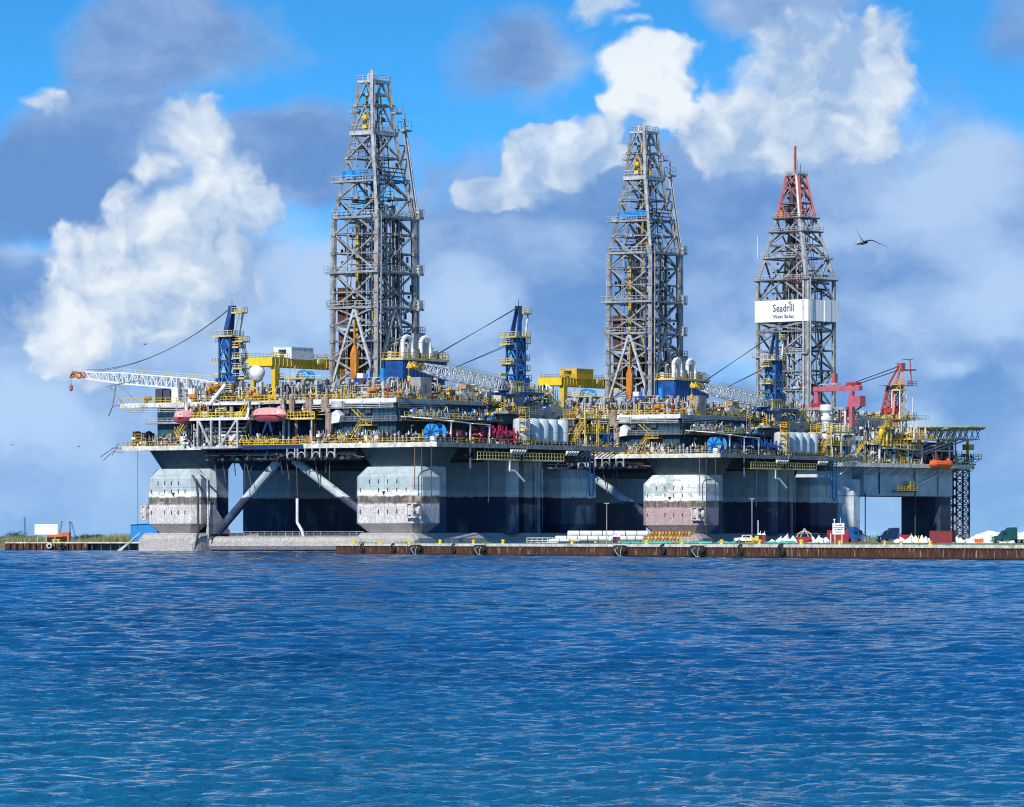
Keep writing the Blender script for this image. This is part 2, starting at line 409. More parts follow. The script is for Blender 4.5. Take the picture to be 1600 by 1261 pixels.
def empty(name, loc, rz=0.0, **kw):
    o = bpy.data.objects.new(name, None); COL.objects.link(o)
    o.location = loc; o.rotation_euler = (0, 0, rz); o.empty_display_size = 1
    return tag(o, **kw)
UNIT = {}
def unit(shape, mat):
    k = (shape, mat)
    if k not in UNIT:
        mb = MB()
        if shape == 'box': mb.box(-.5, .5, -.5, .5, 0, 1)
        elif shape == 'ibeam':                                   # H section
            mb.box(-.5, .5, -.5, -.36, 0, 1); mb.box(-.5, .5, .36, .5, 0, 1); mb.box(-.08, .08, -.36, .36, 0, 1)
        elif shape == 'cyl': mb.tube((0, 0, 0), (0, 0, 1), .5, 10)
        elif shape == 'angle': mb.box(-.5, .5, -.5, -.3, 0, 1); mb.box(-.5, -.3, -.3, .5, 0, 1)
        UNIT[k] = mb.mesh(shape + '_section', mat, smooth=(shape == 'cyl'))
    return UNIT[k]
def bar(name, a, b, w, mat, parent, shape='box', h=None):
    a = Vector(a); b = Vector(b); d = b - a
    o = bpy.data.objects.new(name, unit(shape, mat)); COL.objects.link(o)
    q = d.to_track_quat('Z', 'Y')
    o.rotation_mode = 'QUATERNION'; o.rotation_quaternion = q
    o.location = a; o.scale = (w, h or w, max(d.length, 1e-4))
    o.parent = parent
    return o
def blk(name, x0, x1, y0, y1, z0, z1, mat, parent):
    o = bpy.data.objects.new(name, unit('box', mat)); COL.objects.link(o)
    o.location = ((x0 + x1) / 2, (y0 + y1) / 2, z0); o.scale = (abs(x1 - x0), abs(y1 - y0), z1 - z0)
    o.parent = parent
    return o
def rail_mb(pts, h=1.15, step=1.6, r=0.055, mids=1):
    mb = MB(); U = Vector((0, 0, 1))
    for a, b in zip(pts, pts[1:]):
        a = Vector(a); b = Vector(b)
        for k in range(mids + 1):
            z = h * (1 - k / (mids + 1)); mb.tube(a + U * z, b + U * z, r, 4)
        mb.tube(a + U * .07, b + U * .07, r * 1.1, 4)
        n = max(1, round((b - a).length / step))
        for i in range(n + 1):
            p = a.lerp(b, i / n); mb.tube(p, p + U * h, r, 4)
    return mb
def rail(pts, parent, mat='yellow', h=1.15, r=0.055, step=1.6, name='railing'):
    return rail_mb(pts, h, step, r).build(name, mat, parent)
def stairs(a, b, w, parent, mat='yellow', side=(1, 0, 0)):
    """flight from a (low) to b (high); side = direction of its width"""
    a = Vector(a); b = Vector(b); s = Vector(side).normalized() * w
    mb = MB()
    for o in (Vector((0, 0, 0)), s):
        mb.tube(a + o, b + o, .14, 4); mb.tube(a + o + Vector((0, 0, 1.1)), b + o + Vector((0, 0, 1.1)), .06, 4)
        for i in range(6):
            p = a.lerp(b, i / 5) + o; mb.tube(p, p + Vector((0, 0, 1.1)), .05, 4)
    n = max(3, int((b - a).length / .5))
    for i in range(n):
        p = a.lerp(b, (i + .5) / n); mb.tube(p, p + s, .09, 4)
    return mb.build('staircase', mat, parent)
def copy_tree(o, parent=None):
    c = o.copy(); COL.objects.link(c); c.parent = parent
    for ch in list(o.children): copy_tree(ch, c)
    return c
class Frame:
    """ground frame of a rig: origin at its near corner, x to the right along the near side, y away along the other"""
    def __init__(s, px, depth, yaw):
        s.X0 = (px - 800) * depth / FPX; s.D = depth; s.yaw = radians(yaw); s.c = cos(s.yaw); s.s = -sin(s.yaw)
    def z(s, x, y, py): return EYE + (HOR - py) * (s.D - s.s * x + s.c * y) / FPX
    def F(s, px, py, y):
        k = (px - 800) / FPX
        x = (k * (s.D + s.c * y) - s.X0 - s.s * y) / (s.c + k * s.s)
        return Vector((x, y, s.z(x, y, py)))
    def R(s, px, py, x):
        k = (px - 800) / FPX
        y = (k * (s.D - s.s * x) - s.X0 - s.c * x) / (s.s - k * s.c)
        return Vector((x, y, s.z(x, y, py)))
def W(px, py, depth):
    return Vector(((px - 800) * depth / FPX, depth, EYE + (HOR - py) * depth / FPX))
# ================================================================== WATER AND LAND
import numpy as np
m, t, b = new_mat('sea_water')
pos = t.n.new('ShaderNodeNewGeometry').outputs['Position']
def wl(sx, sy, off, det, dist=0.4):
    return t.noise(t.v('ADD', t.v('MULTIPLY', pos, (1 / sx, 1 / sy, 1)), (off, off * 1.7, 0)), 1.0, det, 0.6, dist)
h = t.m('MULTIPLY', wl(0.26, 0.20, 3, 3), 0.10)
h = t.m('ADD', h, t.m('MULTIPLY', wl(0.9, 1.0, 8, 3), 0.30))
h = t.m('ADD', h, t.m('MULTIPLY', t.m('MULTIPLY', wl(2.5, 5.0, 9, 3), 1.8), t.ss(t.sep(pos)[1], 200, 500)))
h = t.m('ADD', h, t.m('MULTIPLY', t.m('MULTIPLY', wl(8, 18, 19, 3), 4.0), t.ss(t.sep(pos)[1], 350, 700)))
t.put(b.inputs['Normal'], t.bump(h, 1.0, 1.0))
gust = t.noise(t.v('MULTIPLY', pos, (1 / 22, 1 / 90, 1)), 1.0, 6, 0.65)
wc = t.mix(t.ss(gust, 0.35, 0.65), (0.0, 0.022, 0.095), (0.0, 0.070, 0.24))
wc = t.mix(t.ss(t.m('ADD', t.sep(pos)[1], t.m('MULTIPLY', t.sep(pos)[0], 2.0)), 110, 25, 0, 0.8), wc, (0.005, 0.115, 0.22))
t.put(b.inputs['Base Color'], wc)
b.inputs['Roughness'].default_value = 0.06
b.inputs['IOR'].default_value = 1.33
b.inputs['Specular IOR Level'].default_value = 0.25
# wind chop: many short-crested trains, nearer the camera's shore finer because only there can it be resolved
wr = np.random.RandomState(7)
NW = 120
lam = 0.25 * (1.9 / 0.25) ** (wr.rand(NW) ** 1.35)
lam[-34:] = 2.2 * (9 / 2.2) ** wr.rand(34)
ang = np.radians(90 + wr.normal(0, 40, NW) + 8)
amp = 0.0027 * lam ** 0.95 * np.where(lam > 2.2, 0.42, 1.0) * (0.7 + 0.6 * wr.rand(NW))
ph = wr.rand(NW) * 2 * np.pi
kx, ky = 2 * np.pi / lam * np.cos(ang), 2 * np.pi / lam * np.sin(ang)
def water_height(X, Y, lmin):
    Z = np.zeros_like(X); sv = (amp / lam) ** 2; gain = min(2.6, (sv.sum() / max(1e-9, sv[lam >= lmin].sum())) ** .5)
    for a_, x_, y_, p_, l_ in zip(amp, kx, ky, ph, lam):
        if l_ < lmin: continue
        q = np.sin(X * x_ + Y * y_ + p_ + 0.8 * np.sin(X * .11 + Y * .037 + p_ * 3) + 0.8 * np.sin(X * .031 - Y * .071 + p_))
        Z += a_ * q
    g = 1 + .35 * np.sin(X * .05 + Y * .021) * np.sin(Y * .013 - X * .017)
    return Z * g * gain
vs, fs, off = [], [], 0
BANDS = [(38, 112, 16, 24, .11, .10), (111, 262, 26, 50, .30, .28), (260, 565, 52, 95, .75, .65), (560, 1200, 110, 230, 1.15, 1.15)]
for bi, (y0, y1, hw0, hw1, sx_, sy_) in enumerate(BANDS):
    ny = int((y1 - y0) / sy_) + 1; nx = int((hw0 + hw1) / sx_) + 1
    Yr = np.linspace(y0, y1, ny); U = np.linspace(-1, 1, nx)
    HW = hw0 + (hw1 - hw0) * (Yr - y0) / (y1 - y0)
    X = HW[:, None] * U[None, :]; Y = np.repeat(Yr[:, None], nx, 1)
    Z = water_height(X, Y, 2.2 * sx_)
    if bi < 3:                                           # melt into the next, coarser band before the seam
        r0 = int(ny * .80); Zn = water_height(X[r0:], Y[r0:], 2.2 * BANDS[bi + 1][4])
        wgt = np.clip((Y[r0:] - Y[r0, 0]) / (BANDS[bi + 1][0] - Y[r0, 0]), 0, 1); Z[r0:] = Z[r0:] * (1 - wgt) + Zn * wgt
    vs.append(np.stack([X, Y, Z], -1).reshape(-1, 3))
    i0 = (np.arange(ny - 1)[:, None] * nx + np.arange(nx - 1)[None, :]).ravel() + off
    fs.append(np.stack([i0, i0 + 1, i0 + nx + 1, i0 + nx], -1)); off += ny * nx
V = np.concatenate(vs).astype(np.float32); Fq = np.concatenate(fs).astype(np.int32)
extra = np.array([(-3000, -60, -.25), (3000, -60, -.25), (3000, 3000, -.25), (-3000, 3000, -.25)], np.float32)
Fq = np.concatenate([Fq, [[len(V), len(V) + 1, len(V) + 2, len(V) + 3]]]).astype(np.int32); V = np.concatenate([V, extra])
me = bpy.data.meshes.new('water'); me.vertices.add(len(V)); me.vertices.foreach_set('co', V.ravel())
me.loops.add(Fq.size); me.loops.foreach_set('vertex_index', Fq.ravel())
me.polygons.add(len(Fq)); me.polygons.foreach_set('loop_start', np.arange(0, Fq.size, 4, dtype=np.int32)); me.polygons.foreach_set('use_smooth', np.ones(len(Fq), bool))
me.update(calc_edges=True); me.materials.append(MATS['sea_water'])
wo = bpy.data.objects.new('water', me); COL.objects.link(wo)
tag(wo, 'blue choppy channel water in front of the rigs', kind='structure')
print('water verts', len(V))

m, t, b = new_mat('ground_mix')
pos = t.n.new('ShaderNodeNewGeometry').outputs['Position']
g = t.noise(t.v('MULTIPLY', pos, (1, .3, 1)), 0.12, 6, 0.65)
c = t.mix(t.ss(g, 0.40, 0.55), (0.08, 0.11, 0.03), (0.24, 0.22, 0.17))
c = t.mix(t.ss(t.noise(pos, 1.5, 4, .6), 0.45, 0.65, 0, 0.6), c, (0.16, 0.17, 0.07))
t.put(b.inputs['Base Color'], c); b.inputs['Roughness'].default_value = 0.95
land = [(-8000, 1340), (-126, 1340), (-126, 1185), (-92, 1185), (-88, 1260), (-60, 1480), (150, 1480), (150, 1400), (112, 1290), (62, 1180), (45, 1160), (0, 1035),
        (-28, 1035), (-31.4, 877), (122.4, 481), (9000, 481), (9000, 30000), (-8000, 30000)]
mb = MB()
n = len(land)
mb.add([(x, y, 1.95) for x, y in land] + [(x, y, -1) for x, y in land], [tuple(range(n))] + [(i, n + i, n + (i + 1) % n, (i + 1) % n) for i in range(n)])
mb.build('ground', 'ground_mix', kind='structure', label='flat sandy and grassy land behind the quays')

# ------------------------------------------------------------------ quay (right): cap, sheet piles, fenders, bollards
m, t, b = new_mat('rusty_piling')
pos = t.n.new('ShaderNodeNewGeometry').outputs['Position']
x, y, z = t.sep(pos)
r1 = t.noise(t.v('MULTIPLY', pos, (1.5, 1.5, .5)), 1.2, 6, 0.7)
c = t.mix(t.ss(r1, 0.35, 0.7), (0.03, 0.012, 0.008), (0.13, 0.045, 0.018))
c = t.mix(t.ss(t.noise(t.v('MULTIPLY', pos, (2.2, 2.2, .25)), 1.1, 4, 0.6), 0.58, 0.68, 0, 0.6), c, (0.42, 0.36, 0.30))
c = t.mix(t.ss(z, 0.45, 0.1), c, (0.03, 0.022, 0.016))
t.put(b.inputs['Base Color'], c); b.inputs['Roughness'].default_value = 0.9
t.put(b.inputs['Normal'], t.bump(r1, 0.5, 0.08))
m, t, b = new_mat('concrete_cap')
pos = t.n.new('ShaderNodeNewGeometry').outputs['Position']
r1 = t.noise(pos, 0.5, 6, 0.7)
c = t.mix(t.ss(r1, 0.4, 0.62), (0.70, 0.70, 0.62), (0.48, 0.48, 0.41))
c = t.mix(t.ss(t.noise(t.v('MULTIPLY', pos, (1, 1, 3)), 0.25, 6, 0.75), 0.55, 0.62, 0, .8), c, (0.28, 0.27, 0.20))
t.put(b.inputs['Base Color'], c); b.inputs['Roughness'].default_value = 0.9

def sheet_pile_mesh(pitch, depth, ztop):
    mb = MB(); q = pitch
    prof = [(0, 0), (q * .18, 0), (q * .36, -depth), (q * .82, -depth), (q, 0)]
    vs = [(px_, py_, zz) for zz in (-.6, ztop) for px_, py_ in prof] + [(px_, py_ + .06, zz) for zz in (-.6, ztop) for px_, py_ in prof]
    k = len(prof); fs = []
    for i in range(k - 1):
        fs.append((i, i + 1, k + i + 1, k + i))
        fs.append((2 * k + i + 1, 2 * k + i, 3 * k + i, 3 * k + i + 1))
        fs.append((k + i, k + i + 1, 3 * k + i + 1, 3 * k + i))
    mb.add(vs, fs)
    return mb.mesh('sheet_pile', 'rusty_piling')
qa = Vector((-32, 876, 0)); qb = Vector((122, 479.3, 0))
qdir = (qb - qa).normalized(); qang = math.atan2(qdir.y, qdir.x); qn = Vector((qdir.y, -qdir.x, 0))   # outward normal
quay = empty('quay', qa, qang, label='long sheet piled quay with pale concrete cap in front of the rigs', cat='quay')
L = (qb - qa).length
MB().box(0, L, -0.62, 2.2, 1.55, 2.0).build('cap_beam', 'concrete_cap', quay)
MB().box(0, L, -.68, -.56, 0.10, 0.28).build('waler', 'rusty_piling', quay)
pm = sheet_pile_mesh(1.3, 0.55, 1.54)
npile = min(300, int(L / 1.3))
for i in range(npile):
    o = bpy.data.objects.new('sheet_pile', pm); COL.objects.link(o); o.parent = quay; o.location = (i * 1.3, 0, 0)
# patches of repaired concrete on the cap
rng = random.Random(4)
def on_quay(px, off=0.0, z=0.0):
    """world point on the quay line that the bearing px meets, off metres out over the water"""
    k = (px - 800) / FPX
    tpar = (k * qa.y - qa.x) / (qdir.x - k * qdir.y)
    p = qa + qdir * tpar + qn * off
    return Vector((p.x, p.y, z)), tpar
GF = 'black rubber fenders along the quay face'
tyre_prof = [(.30, -.16), (.52, -.16), (.60, -.08), (.60, .08), (.52, .16), (.30, .16), (.28, 0), (.30, -.16)]
def tyre(parent, c, axis, s=1.0, name='tyre', mat='tyre_rubber'):
    mb = MB(); rings = []
    n = 16
    for (r, hh) in tyre_prof[:-1]:
        ring = []
        for i in range(n):
            a = 2 * pi * i / n
            p = (cos(a) * r * s, sin(a) * r * s, hh * s)
            p = {'x': (p[2], p[0], p[1]), 'y': (p[0], p[2], p[1]), 'z': p}[axis]
            ring.append(tuple(c[j] + p[j] for j in range(3)))
        rings.append(ring)
    rings.append(rings[0])
    mb.loft(rings, cap=False)
    return mb.build(name, mat, parent, smooth=True)
big = [(660, 'third'), (760, ''), (980, ''), (1101, '')]
marks = {573: 'slim black tyre fender hanging nearest the quay\'s left end', 621: 'slim black tyre fender second from the quay\'s left end', 716: 'slim black tyre fender between two wide roped fenders',
         1043: 'slim black tyre fender below the orange floats', 1165: 'slim black tyre fender below the white pickup', 1229: 'tall black tyre fender with white rope, rightmost on the quay'}
for px, lab in marks.items():
    p, _ = on_quay(px, .75)
    f = empty('tyre_fender', (p.x, p.y, 0), qang, label=lab, cat='fender', group=GF)
    s = 1.25 if px == 1229 else 1.0
    for k in range(3): tyre(f, (0.05 * k, 0, .45 + .5 * k), 'y' if k % 2 else 'x', s)
    MB().tube((0, .3, 1.0), (0, .5, 2.05), .04, 4).build('chain', 'steel_dark', f)
blabs = ['wide roped black fender leftmost of the four big ones', 'wide roped black fender second of four, left of the white pipes', 'wide roped black fender below the white pipe stack', 'wide roped black fender rightmost of the four big ones']
for k, (px, _) in enumerate(big):
    p, _ = on_quay(px, 1.2)
    f = empty('net_fender', (p.x, p.y, 0), qang, label=blabs[k], cat='fender', group=GF)
    MB().lathe((0, 0, .95), [(.2, -2.0), (.72, -1.6), (.8, -.8), (.8, .8), (.72, 1.6), (.2, 2.0)], 14, 'x').build('core', 'rubber', f, smooth=True)
    for i in range(6): tyre(f, (-1.5 + .6 * i, 0, .95), 'x', 1.45)
    mb = MB()
    mb.path([(1.0, .2, 2.1), (.2, -1.05, 1.1), (1.7, -1.0, .15), (2.0, -.4, .1)], .045, 4); mb.path([(1.0, .2, 2.1), (2.3, -.9, 1.0), (2.2, -.9, .15)], .045, 4)
    mb.build('mooring_rope', 'rope', f)
def bollard(p, rz, lab, s=1.0, group='yellow bollards on the quay edge'):
    f = empty('bollard', p, rz, label=lab, cat='bollard', group=group)
    MB().lathe((0, 0, 0), [(.34 * s, 0), (.34 * s, .08), (.2 * s, .14), (.18 * s, .45 * s), (.34 * s, .55 * s), (.34 * s, .68 * s), (.1 * s, .75 * s)], 12).build('post', 'yellow_bright', f, smooth=True)
    MB().tube((-.55 * s, 0, .48 * s), (.55 * s, 0, .48 * s), .12 * s, 8).build('cross_bar', 'yellow_bright', f)
names = ['leftmost of the row', 'above the first slim fender', 'just right of the second slim fender', 'between fenders, left of the fairlead column', 'in the middle of the left column', 'before the dark left rig side', 'left of the white pipes',
         'between the toilets and the orange floats', 'at the right end of the orange floats', 'right of the last wide fender', 'beside the white pickup', 'left of the red cradle', 'under the warning sign', 'below the dark blue truck', 'right of the dark blue truck', 'right of the red skip']
for i, px in enumerate([546, 587, 632, 680, 732, 778, 886, 1002, 1057, 1119, 1178, 1243, 1303, 1373, 1399, 1444]):
    p, _ = on_quay(px, -0.9, 2.0)
    bollard(p, qang, 'yellow mooring bollard on the quay, ' + names[i], 0.95 if px < 1300 else 0.75)

# ------------------------------------------------------------------ quay (left)
ql = empty('quay', (-125.8, 1183, 0), 0, label='short rusty quay at far left under the white billboard', cat='quay')
MB().box(0, 34, -.1, 2, 1.75, 2.1).build('cap_beam', 'concrete_cap', ql)
pm2 = sheet_pile_mesh(1.6, 0.5, 1.76)
for i in range(13):
    o = bpy.data.objects.new('sheet_pile', pm2); COL.objects.link(o); o.parent = ql; o.location = (i * 1.6, 0, 0)
for i in range(6):
    MB().tube((21.6 + i * 2.3, .5, -1), (21.6 + i * 2.3, .5, 1.75), .22, 8).build('timber_pile', 'steel_dark', ql)
for i, px in enumerate((77, 97)):
    p = W(px, 853, 1182)
    f = empty('tyre_fender', (p.x, 1181.9, p.z), 0, label=['worn grey tyre hanging on the left quay below the billboard', 'black tyre hanging on the left quay below the orange container'][i], cat='tyre', group='tyres hanging on the left quay')
    tyre(f, (0, 0, 0), 'y', 1.25, mat='machine_grey' if i == 0 else 'tyre_rubber'); MB().tube((0, .1, .5), (0, .2, 1.6), .05, 4).build('chain', 'steel_dark', f)
for i, px in enumerate((84, 91)):
    p = W(px, 843, 1184.2)
    bollard(Vector((p.x, 1184.2, 2.1)), 0, ['yellow bollard on the left quay beside the orange container', 'yellow bollard at the foot of the orange container'][i], 1.0, 'yellow bollards on the left quay')

# billboard, container, shed on the left shore
def seg_board(name, px0, px1, py0, py1, depth, lab, cat, mat='white_clean'):
    a = W(px0, py1, depth); c = W(px1, py0, depth)
    f = empty(name, (a.x, depth, 2.0), 0, label=lab, cat=cat)
    w = c.x - a.x; z0 = a.z - 2; z1 = c.z - 2
    MB().box(0, w, 0, .12, z0, z1).build('board', mat, f)
    for x_ in (.12 * w, .5 * w, .88 * w): MB().box(x_ - .1, x_ + .1, .14, .34, 0, z1 - .1).build('post', 'wood_post', f)
    return f, w, z0, z1
def text(s, size, mat, parent, loc, rot=(pi / 2, 0, 0), name='lettering', align='CENTER', sx=1.0, bold=0.0, ext=0.012):
    cu = bpy.data.curves.new(name, 'FONT'); cu.body = s; cu.size = size; cu.align_x = align; cu.extrude = ext; cu.offset = bold; cu.resolution_u = 2
    o = bpy.data.objects.new(name, cu); COL.objects.link(o)
    dg = bpy.context.evaluated_depsgraph_get()
    me = bpy.data.meshes.new_from_object(o.evaluated_get(dg)); bpy.data.objects.remove(o); bpy.data.curves.remove(cu)
    me.name = name; me.materials.clear(); me.materials.append(MATS[mat])
    o = bpy.data.objects.new(name, me); COL.objects.link(o); o.parent = parent; o.location = loc; o.rotation_euler = rot; o.scale = (sx, 1, 1)
    return o
f, w, z0, z1 = seg_board('billboard', 54, 90, 819, 835.3, 1186, 'large plain white billboard on posts at far left', 'billboard')
mb = MB()
rr = random.Random(2)
xx = .3
while xx < w - .5:                                   # the faint, unreadable line of print near the top
    ww_ = rr.uniform(.1, .3); mb.box(xx, xx + ww_, -.02, -.004, z1 - .55, z1 - .4); xx += ww_ + rr.uniform(.06, .35)
mb.box(w * .62, w * .7, -.02, -.004, z1 - .95, z1 - .87); mb.box(w * .62, w * .78, -.02, -.004, z1 - 1.5, z1 - 1.42)
mb.build('print', 'steel', f)
def container(pos, rz, l, w, hh, mat, lab, doors=True, group=None):
    f = empty('shipping_container', pos, rz, label=lab, cat='container', group=group)
    b_ = MB(); b_.box(0, l, 0, w, .12, hh)
    n = int(l / .45)
    for i in range(n):
        x_ = .2 + (l - .4) * i / n
        b_.box(x_, x_ + .2, -.05, 0, .3, hh - .25); b_.box(x_, x_ + .2, w, w + .05, .3, hh - .25)
    b_.build('body', mat, f)
    fr = MB()
    for x_ in (-.04, l - .12):
        for y_ in (-.08, w - .08): fr.box(x_, x_ + .16, y_, y_ + .16, 0, hh + .04)
    fr.box(0, l, -.07, .05, hh - .12, hh + .03); fr.box(0, l, -.07, .05, .02, .2)
    fr.build('frame', mat, f)
    if doors:
        for k in range(2):
            dmb = MB(); y0_ = .1 + k * (w - .2) / 2; y1_ = y0_ + (w - .2) / 2 - .05
            dmb.box(-.06, 0, y0_, y1_, .2, hh - .15)
            dmb.build('door', mat, f)
            for q in (.3, .7):
                MB().tube((-.12, y0_ + (y1_ - y0_) * q, .2), (-.12, y0_ + (y1_ - y0_) * q, hh - .15), .035, 5).build('lock_rod', 'white', f)
    return f
container(W(74, 0, 1190).xy.to_3d() + Vector((0, 0, 2.0)), radians(-4), 5.4, 2.4, 2.45, 'container_orange', 'rusty orange shipping container behind the white billboard', doors=False)
a = W(204, 818, 1260); c = W(240, 840, 1260)
sh = empty('shed', (a.x, 1260, 2.0), 0, label='plain blue metal shed behind the left rig column', cat='shed')
hh = a.z - 2
MB().add([(0, 0, 0), (7, 0, 0), (7, 8, 0), (0, 8, 0), (0, 0, hh - .35), (7, 0, hh + .1), (7, 8, hh + .1), (0, 8, hh - .35)], [(3, 2, 1, 0), (4, 5, 6, 7), (0, 1, 5, 4), (1, 2, 6, 5), (2, 3, 7, 6), (3, 0, 4, 7)]).build('wall', 'shed_blue', sh)
MB().box(3.4, 5.3, -.08, 0, 0, 1.7).build('door', 'white_clean', sh)
mb = MB(); mb.add([(-.3, -.3, hh - .36), (7.3, -.3, hh + .12), (7.3, 8.3, hh + .12), (-.3, 8.3, hh - .36), (-.3, -.3, hh - .28), (7.3, -.3, hh + .2), (7.3, 8.3, hh + .2), (-.3, 8.3, hh - .28)], [(3, 2, 1, 0), (4, 5, 6, 7), (0, 1, 5, 4), (1, 2, 6, 5), (2, 3, 7, 6), (3, 0, 4, 7)]); mb.build('roof', 'shed_blue', sh)

# far harbour cranes on the skyline
for i, (px, top, lean, lab) in enumerate([(40, 806, 1, 'tall faint blue crane boom on the skyline left of the billboard'), (91, 813, -3, 'faint crane boom on the skyline just right of the billboard'), (109, 813, 0, 'upright faint crane boom above the orange container'), (119, 814, 4, 'leaning faint crane boom, rightmost on the left skyline')]):
    p = W(px, 843, 3200); hgt = (HOR - top) * 3200 / FPX
    f = empty('harbour_crane', (p.x, 3200, 2), 0, label=lab, cat='crane', group='far harbour cranes on the skyline')
    lx = lean * -.8
    bm = MB()
    for s_ in (-.5, .5): bm.tube((s_ * 1.2, 0, 0), (lx + s_ * .5, 0, hgt), .16, 4); bm.tube((s_ * 1.2, 1.6, 0), (lx + s_ * .5, .8, hgt), .16, 4)
    for k in range(8):
        z_ = hgt * k / 8; bm.tube((-.6 + lx * k / 8, 0, z_), (.6 + lx * (k + 1) / 8, 0, hgt * (k + 1) / 8), .13, 4)
    bm.build('boom', 'far_crane', f)
    MB().box(-1.6, 1.8, -1, 1, 0, 2.6).build('cab', 'far_crane', f)
    MB().box(lx - .6, lx + .6, -.3, .6, hgt - .8, hgt).build('boom_head', 'far_crane', f)

# ------------------------------------------------------------------ shrubs and grass on the shore
def leaf_mat(name, c0, c1):
    m, t, b = new_mat(name)
    g = t.n.new('ShaderNodeNewGeometry'); oi = t.n.new('ShaderNodeObjectInfo')
    r = t.noise(g.outputs['Position'], 0.8, 3, 0.6)
    t.put(b.inputs['Base Color'], t.mix(t.ss(r, 0.3, 0.7), c0, c1)); b.inputs['Roughness'].default_value = 0.7
leaf_mat('leaf_dark', (0.018, 0.05, 0.02), (0.05, 0.11, 0.03))
leaf_mat('grass_dry', (0.10, 0.15, 0.04), (0.30, 0.28, 0.12))
leaf_mat('grass_green', (0.06, 0.14, 0.03), (0.14, 0.22, 0.05))
def leaves(mb, c, rx, ry, rz, n, s, r):
    for _ in range(n):
        while True:
            p = Vector((r.uniform(-1, 1), r.uniform(-1, 1), r.uniform(-1, 1)))
            if .35 < p.length < 1: break
        p = Vector((c[0] + p.x * rx, c[1] + p.y * ry, c[2] + p.z * rz))
        a = Vector((r.gauss(0, 1), r.gauss(0, 1), r.gauss(0, 1))).normalized(); bb = a.orthogonal().normalized()
        k = s * r.uniform(.6, 1.4)
        mb.add([p - a * k, p + bb * k * .5, p + a * k, p - bb * k * .5], [(0, 1, 2, 3)])
shr = [(22, 1420, 5.5, 'dark green round shrub at the picture\'s left edge behind the quay'), (36, 1500, 3.5, 'low dark shrub left of the billboard'), (52, 1440, 3.2, 'small dark shrub at the billboard\'s left post'), (128, 1420, 4.6, 'dark green shrub right of the orange container'),
       (152, 1430, 4.4, 'rounded green shrub between container and blue shed'), (-2, 1400, 3.0, 'shrub cut by the left edge of the picture'), (142, 1500, 3.2, 'low green shrub between two larger ones')]
for i, (px, dep, sz, lab) in enumerate(shr):
    r = random.Random(i + 5); p = W(px, 843, dep)
    f = empty('shrub', (p.x, dep, 2), 0, label=lab, cat='shrub', group='shrubs on the left shore')
    mb = MB()
    for k in range(9):
        leaves(mb, (r.uniform(-.75, .75) * sz * .6, r.uniform(-.5, .5) * sz * .6, sz * (.22 + .2 * r.random())), sz * .34, sz * .3, sz * .2, 130, .16, r)
    mb.build('foliage', 'leaf_dark', f)
    st = MB()
    for k in range(5): st.tube((r.uniform(-.3, .3), r.uniform(-.3, .3), 0), (r.uniform(-1, 1) * sz * .35, r.uniform(-.6, .6) * sz * .3, sz * .35), .08, 5, .03)
    st.build('stem', 'wood_post', f)
def grass(name, lab, box, n, hmin, hmax, mat, seed, wdt=.12):
    r = random.Random(seed); mb = MB()
    for _ in range(n):
        x_ = r.uniform(box[0], box[1]); y_ = r.uniform(box[2], box[3]); hh = r.uniform(hmin, hmax) * (.5 + .5 * abs(sin(x_ * .21) + cos(x_ * .053)))
        a = r.uniform(0, pi); dx_, dy_ = cos(a) * wdt, sin(a) * wdt; lx, ly = r.uniform(-.4, .4) * hh, r.uniform(-.3, .3) * hh
        mb.add([(x_ - dx_, y_ - dy_, 1.95), (x_ + dx_, y_ + dy_, 1.95), (x_ + lx, y_ + ly, 1.95 + hh)], [(0, 1, 2)])
    mb.build(name, mat, label=lab, kind='stuff')
grass('grass', 'tall dry grass on the far left shore', (-150, -70, 1345, 1420), 9000, .6, 2.1, 'grass_dry', 1)
grass('grass', 'dry grass belt beyond the rigs', (-70, 190, 1485, 1540), 9000, .5, 1.6, 'grass_dry', 2)
grass('grass', 'green scrub seen through the right rig\'s legs', (95, 230, 1560, 1600), 5000, 1.0, 2.8, 'grass_green', 6)
mb = MB(); r = random.Random(8)
for i in range(4200):
    tt = r.uniform(0, L); off = r.uniform(2.3, 9) if tt > 150 else r.uniform(2.4, 4.5)
    p = qa + qdir * tt - qn * off; hh = r.uniform(.05, .28) * (1 + (sin(tt * .3) > .5)); a = r.uniform(0, pi)
    mb.add([(p.x - cos(a) * .1, p.y - sin(a) * .1, 1.95), (p.x + cos(a) * .1, p.y + sin(a) * .1, 1.95), (p.x + r.uniform(-.1, .1), p.y, 1.95 + hh)], [(0, 1, 2)])
mb.build('grass', 'grass_green', label='short weeds growing along the quay edge', kind='stuff')
# ================================================================== DRILLING RIGS
R1 = Frame(655, 1050, -35)
R2 = Frame(1099, 1187, -32.4)

def sect(x0, x1, y0, y1, c, i, z):
    x0 += i; x1 -= i; y0 += i; y1 -= i
    return [(x0 + c, y0, z), (x1 - c, y0, z), (x1, y0 + c, z), (x1, y1 - c, z), (x1 - c, y1, z), (x0 + c, y1, z), (x0, y1 - c, z), (x0, y0 + c, z)]
def frus(s0, s1):
    return [sect(*s0), sect(*s1)]

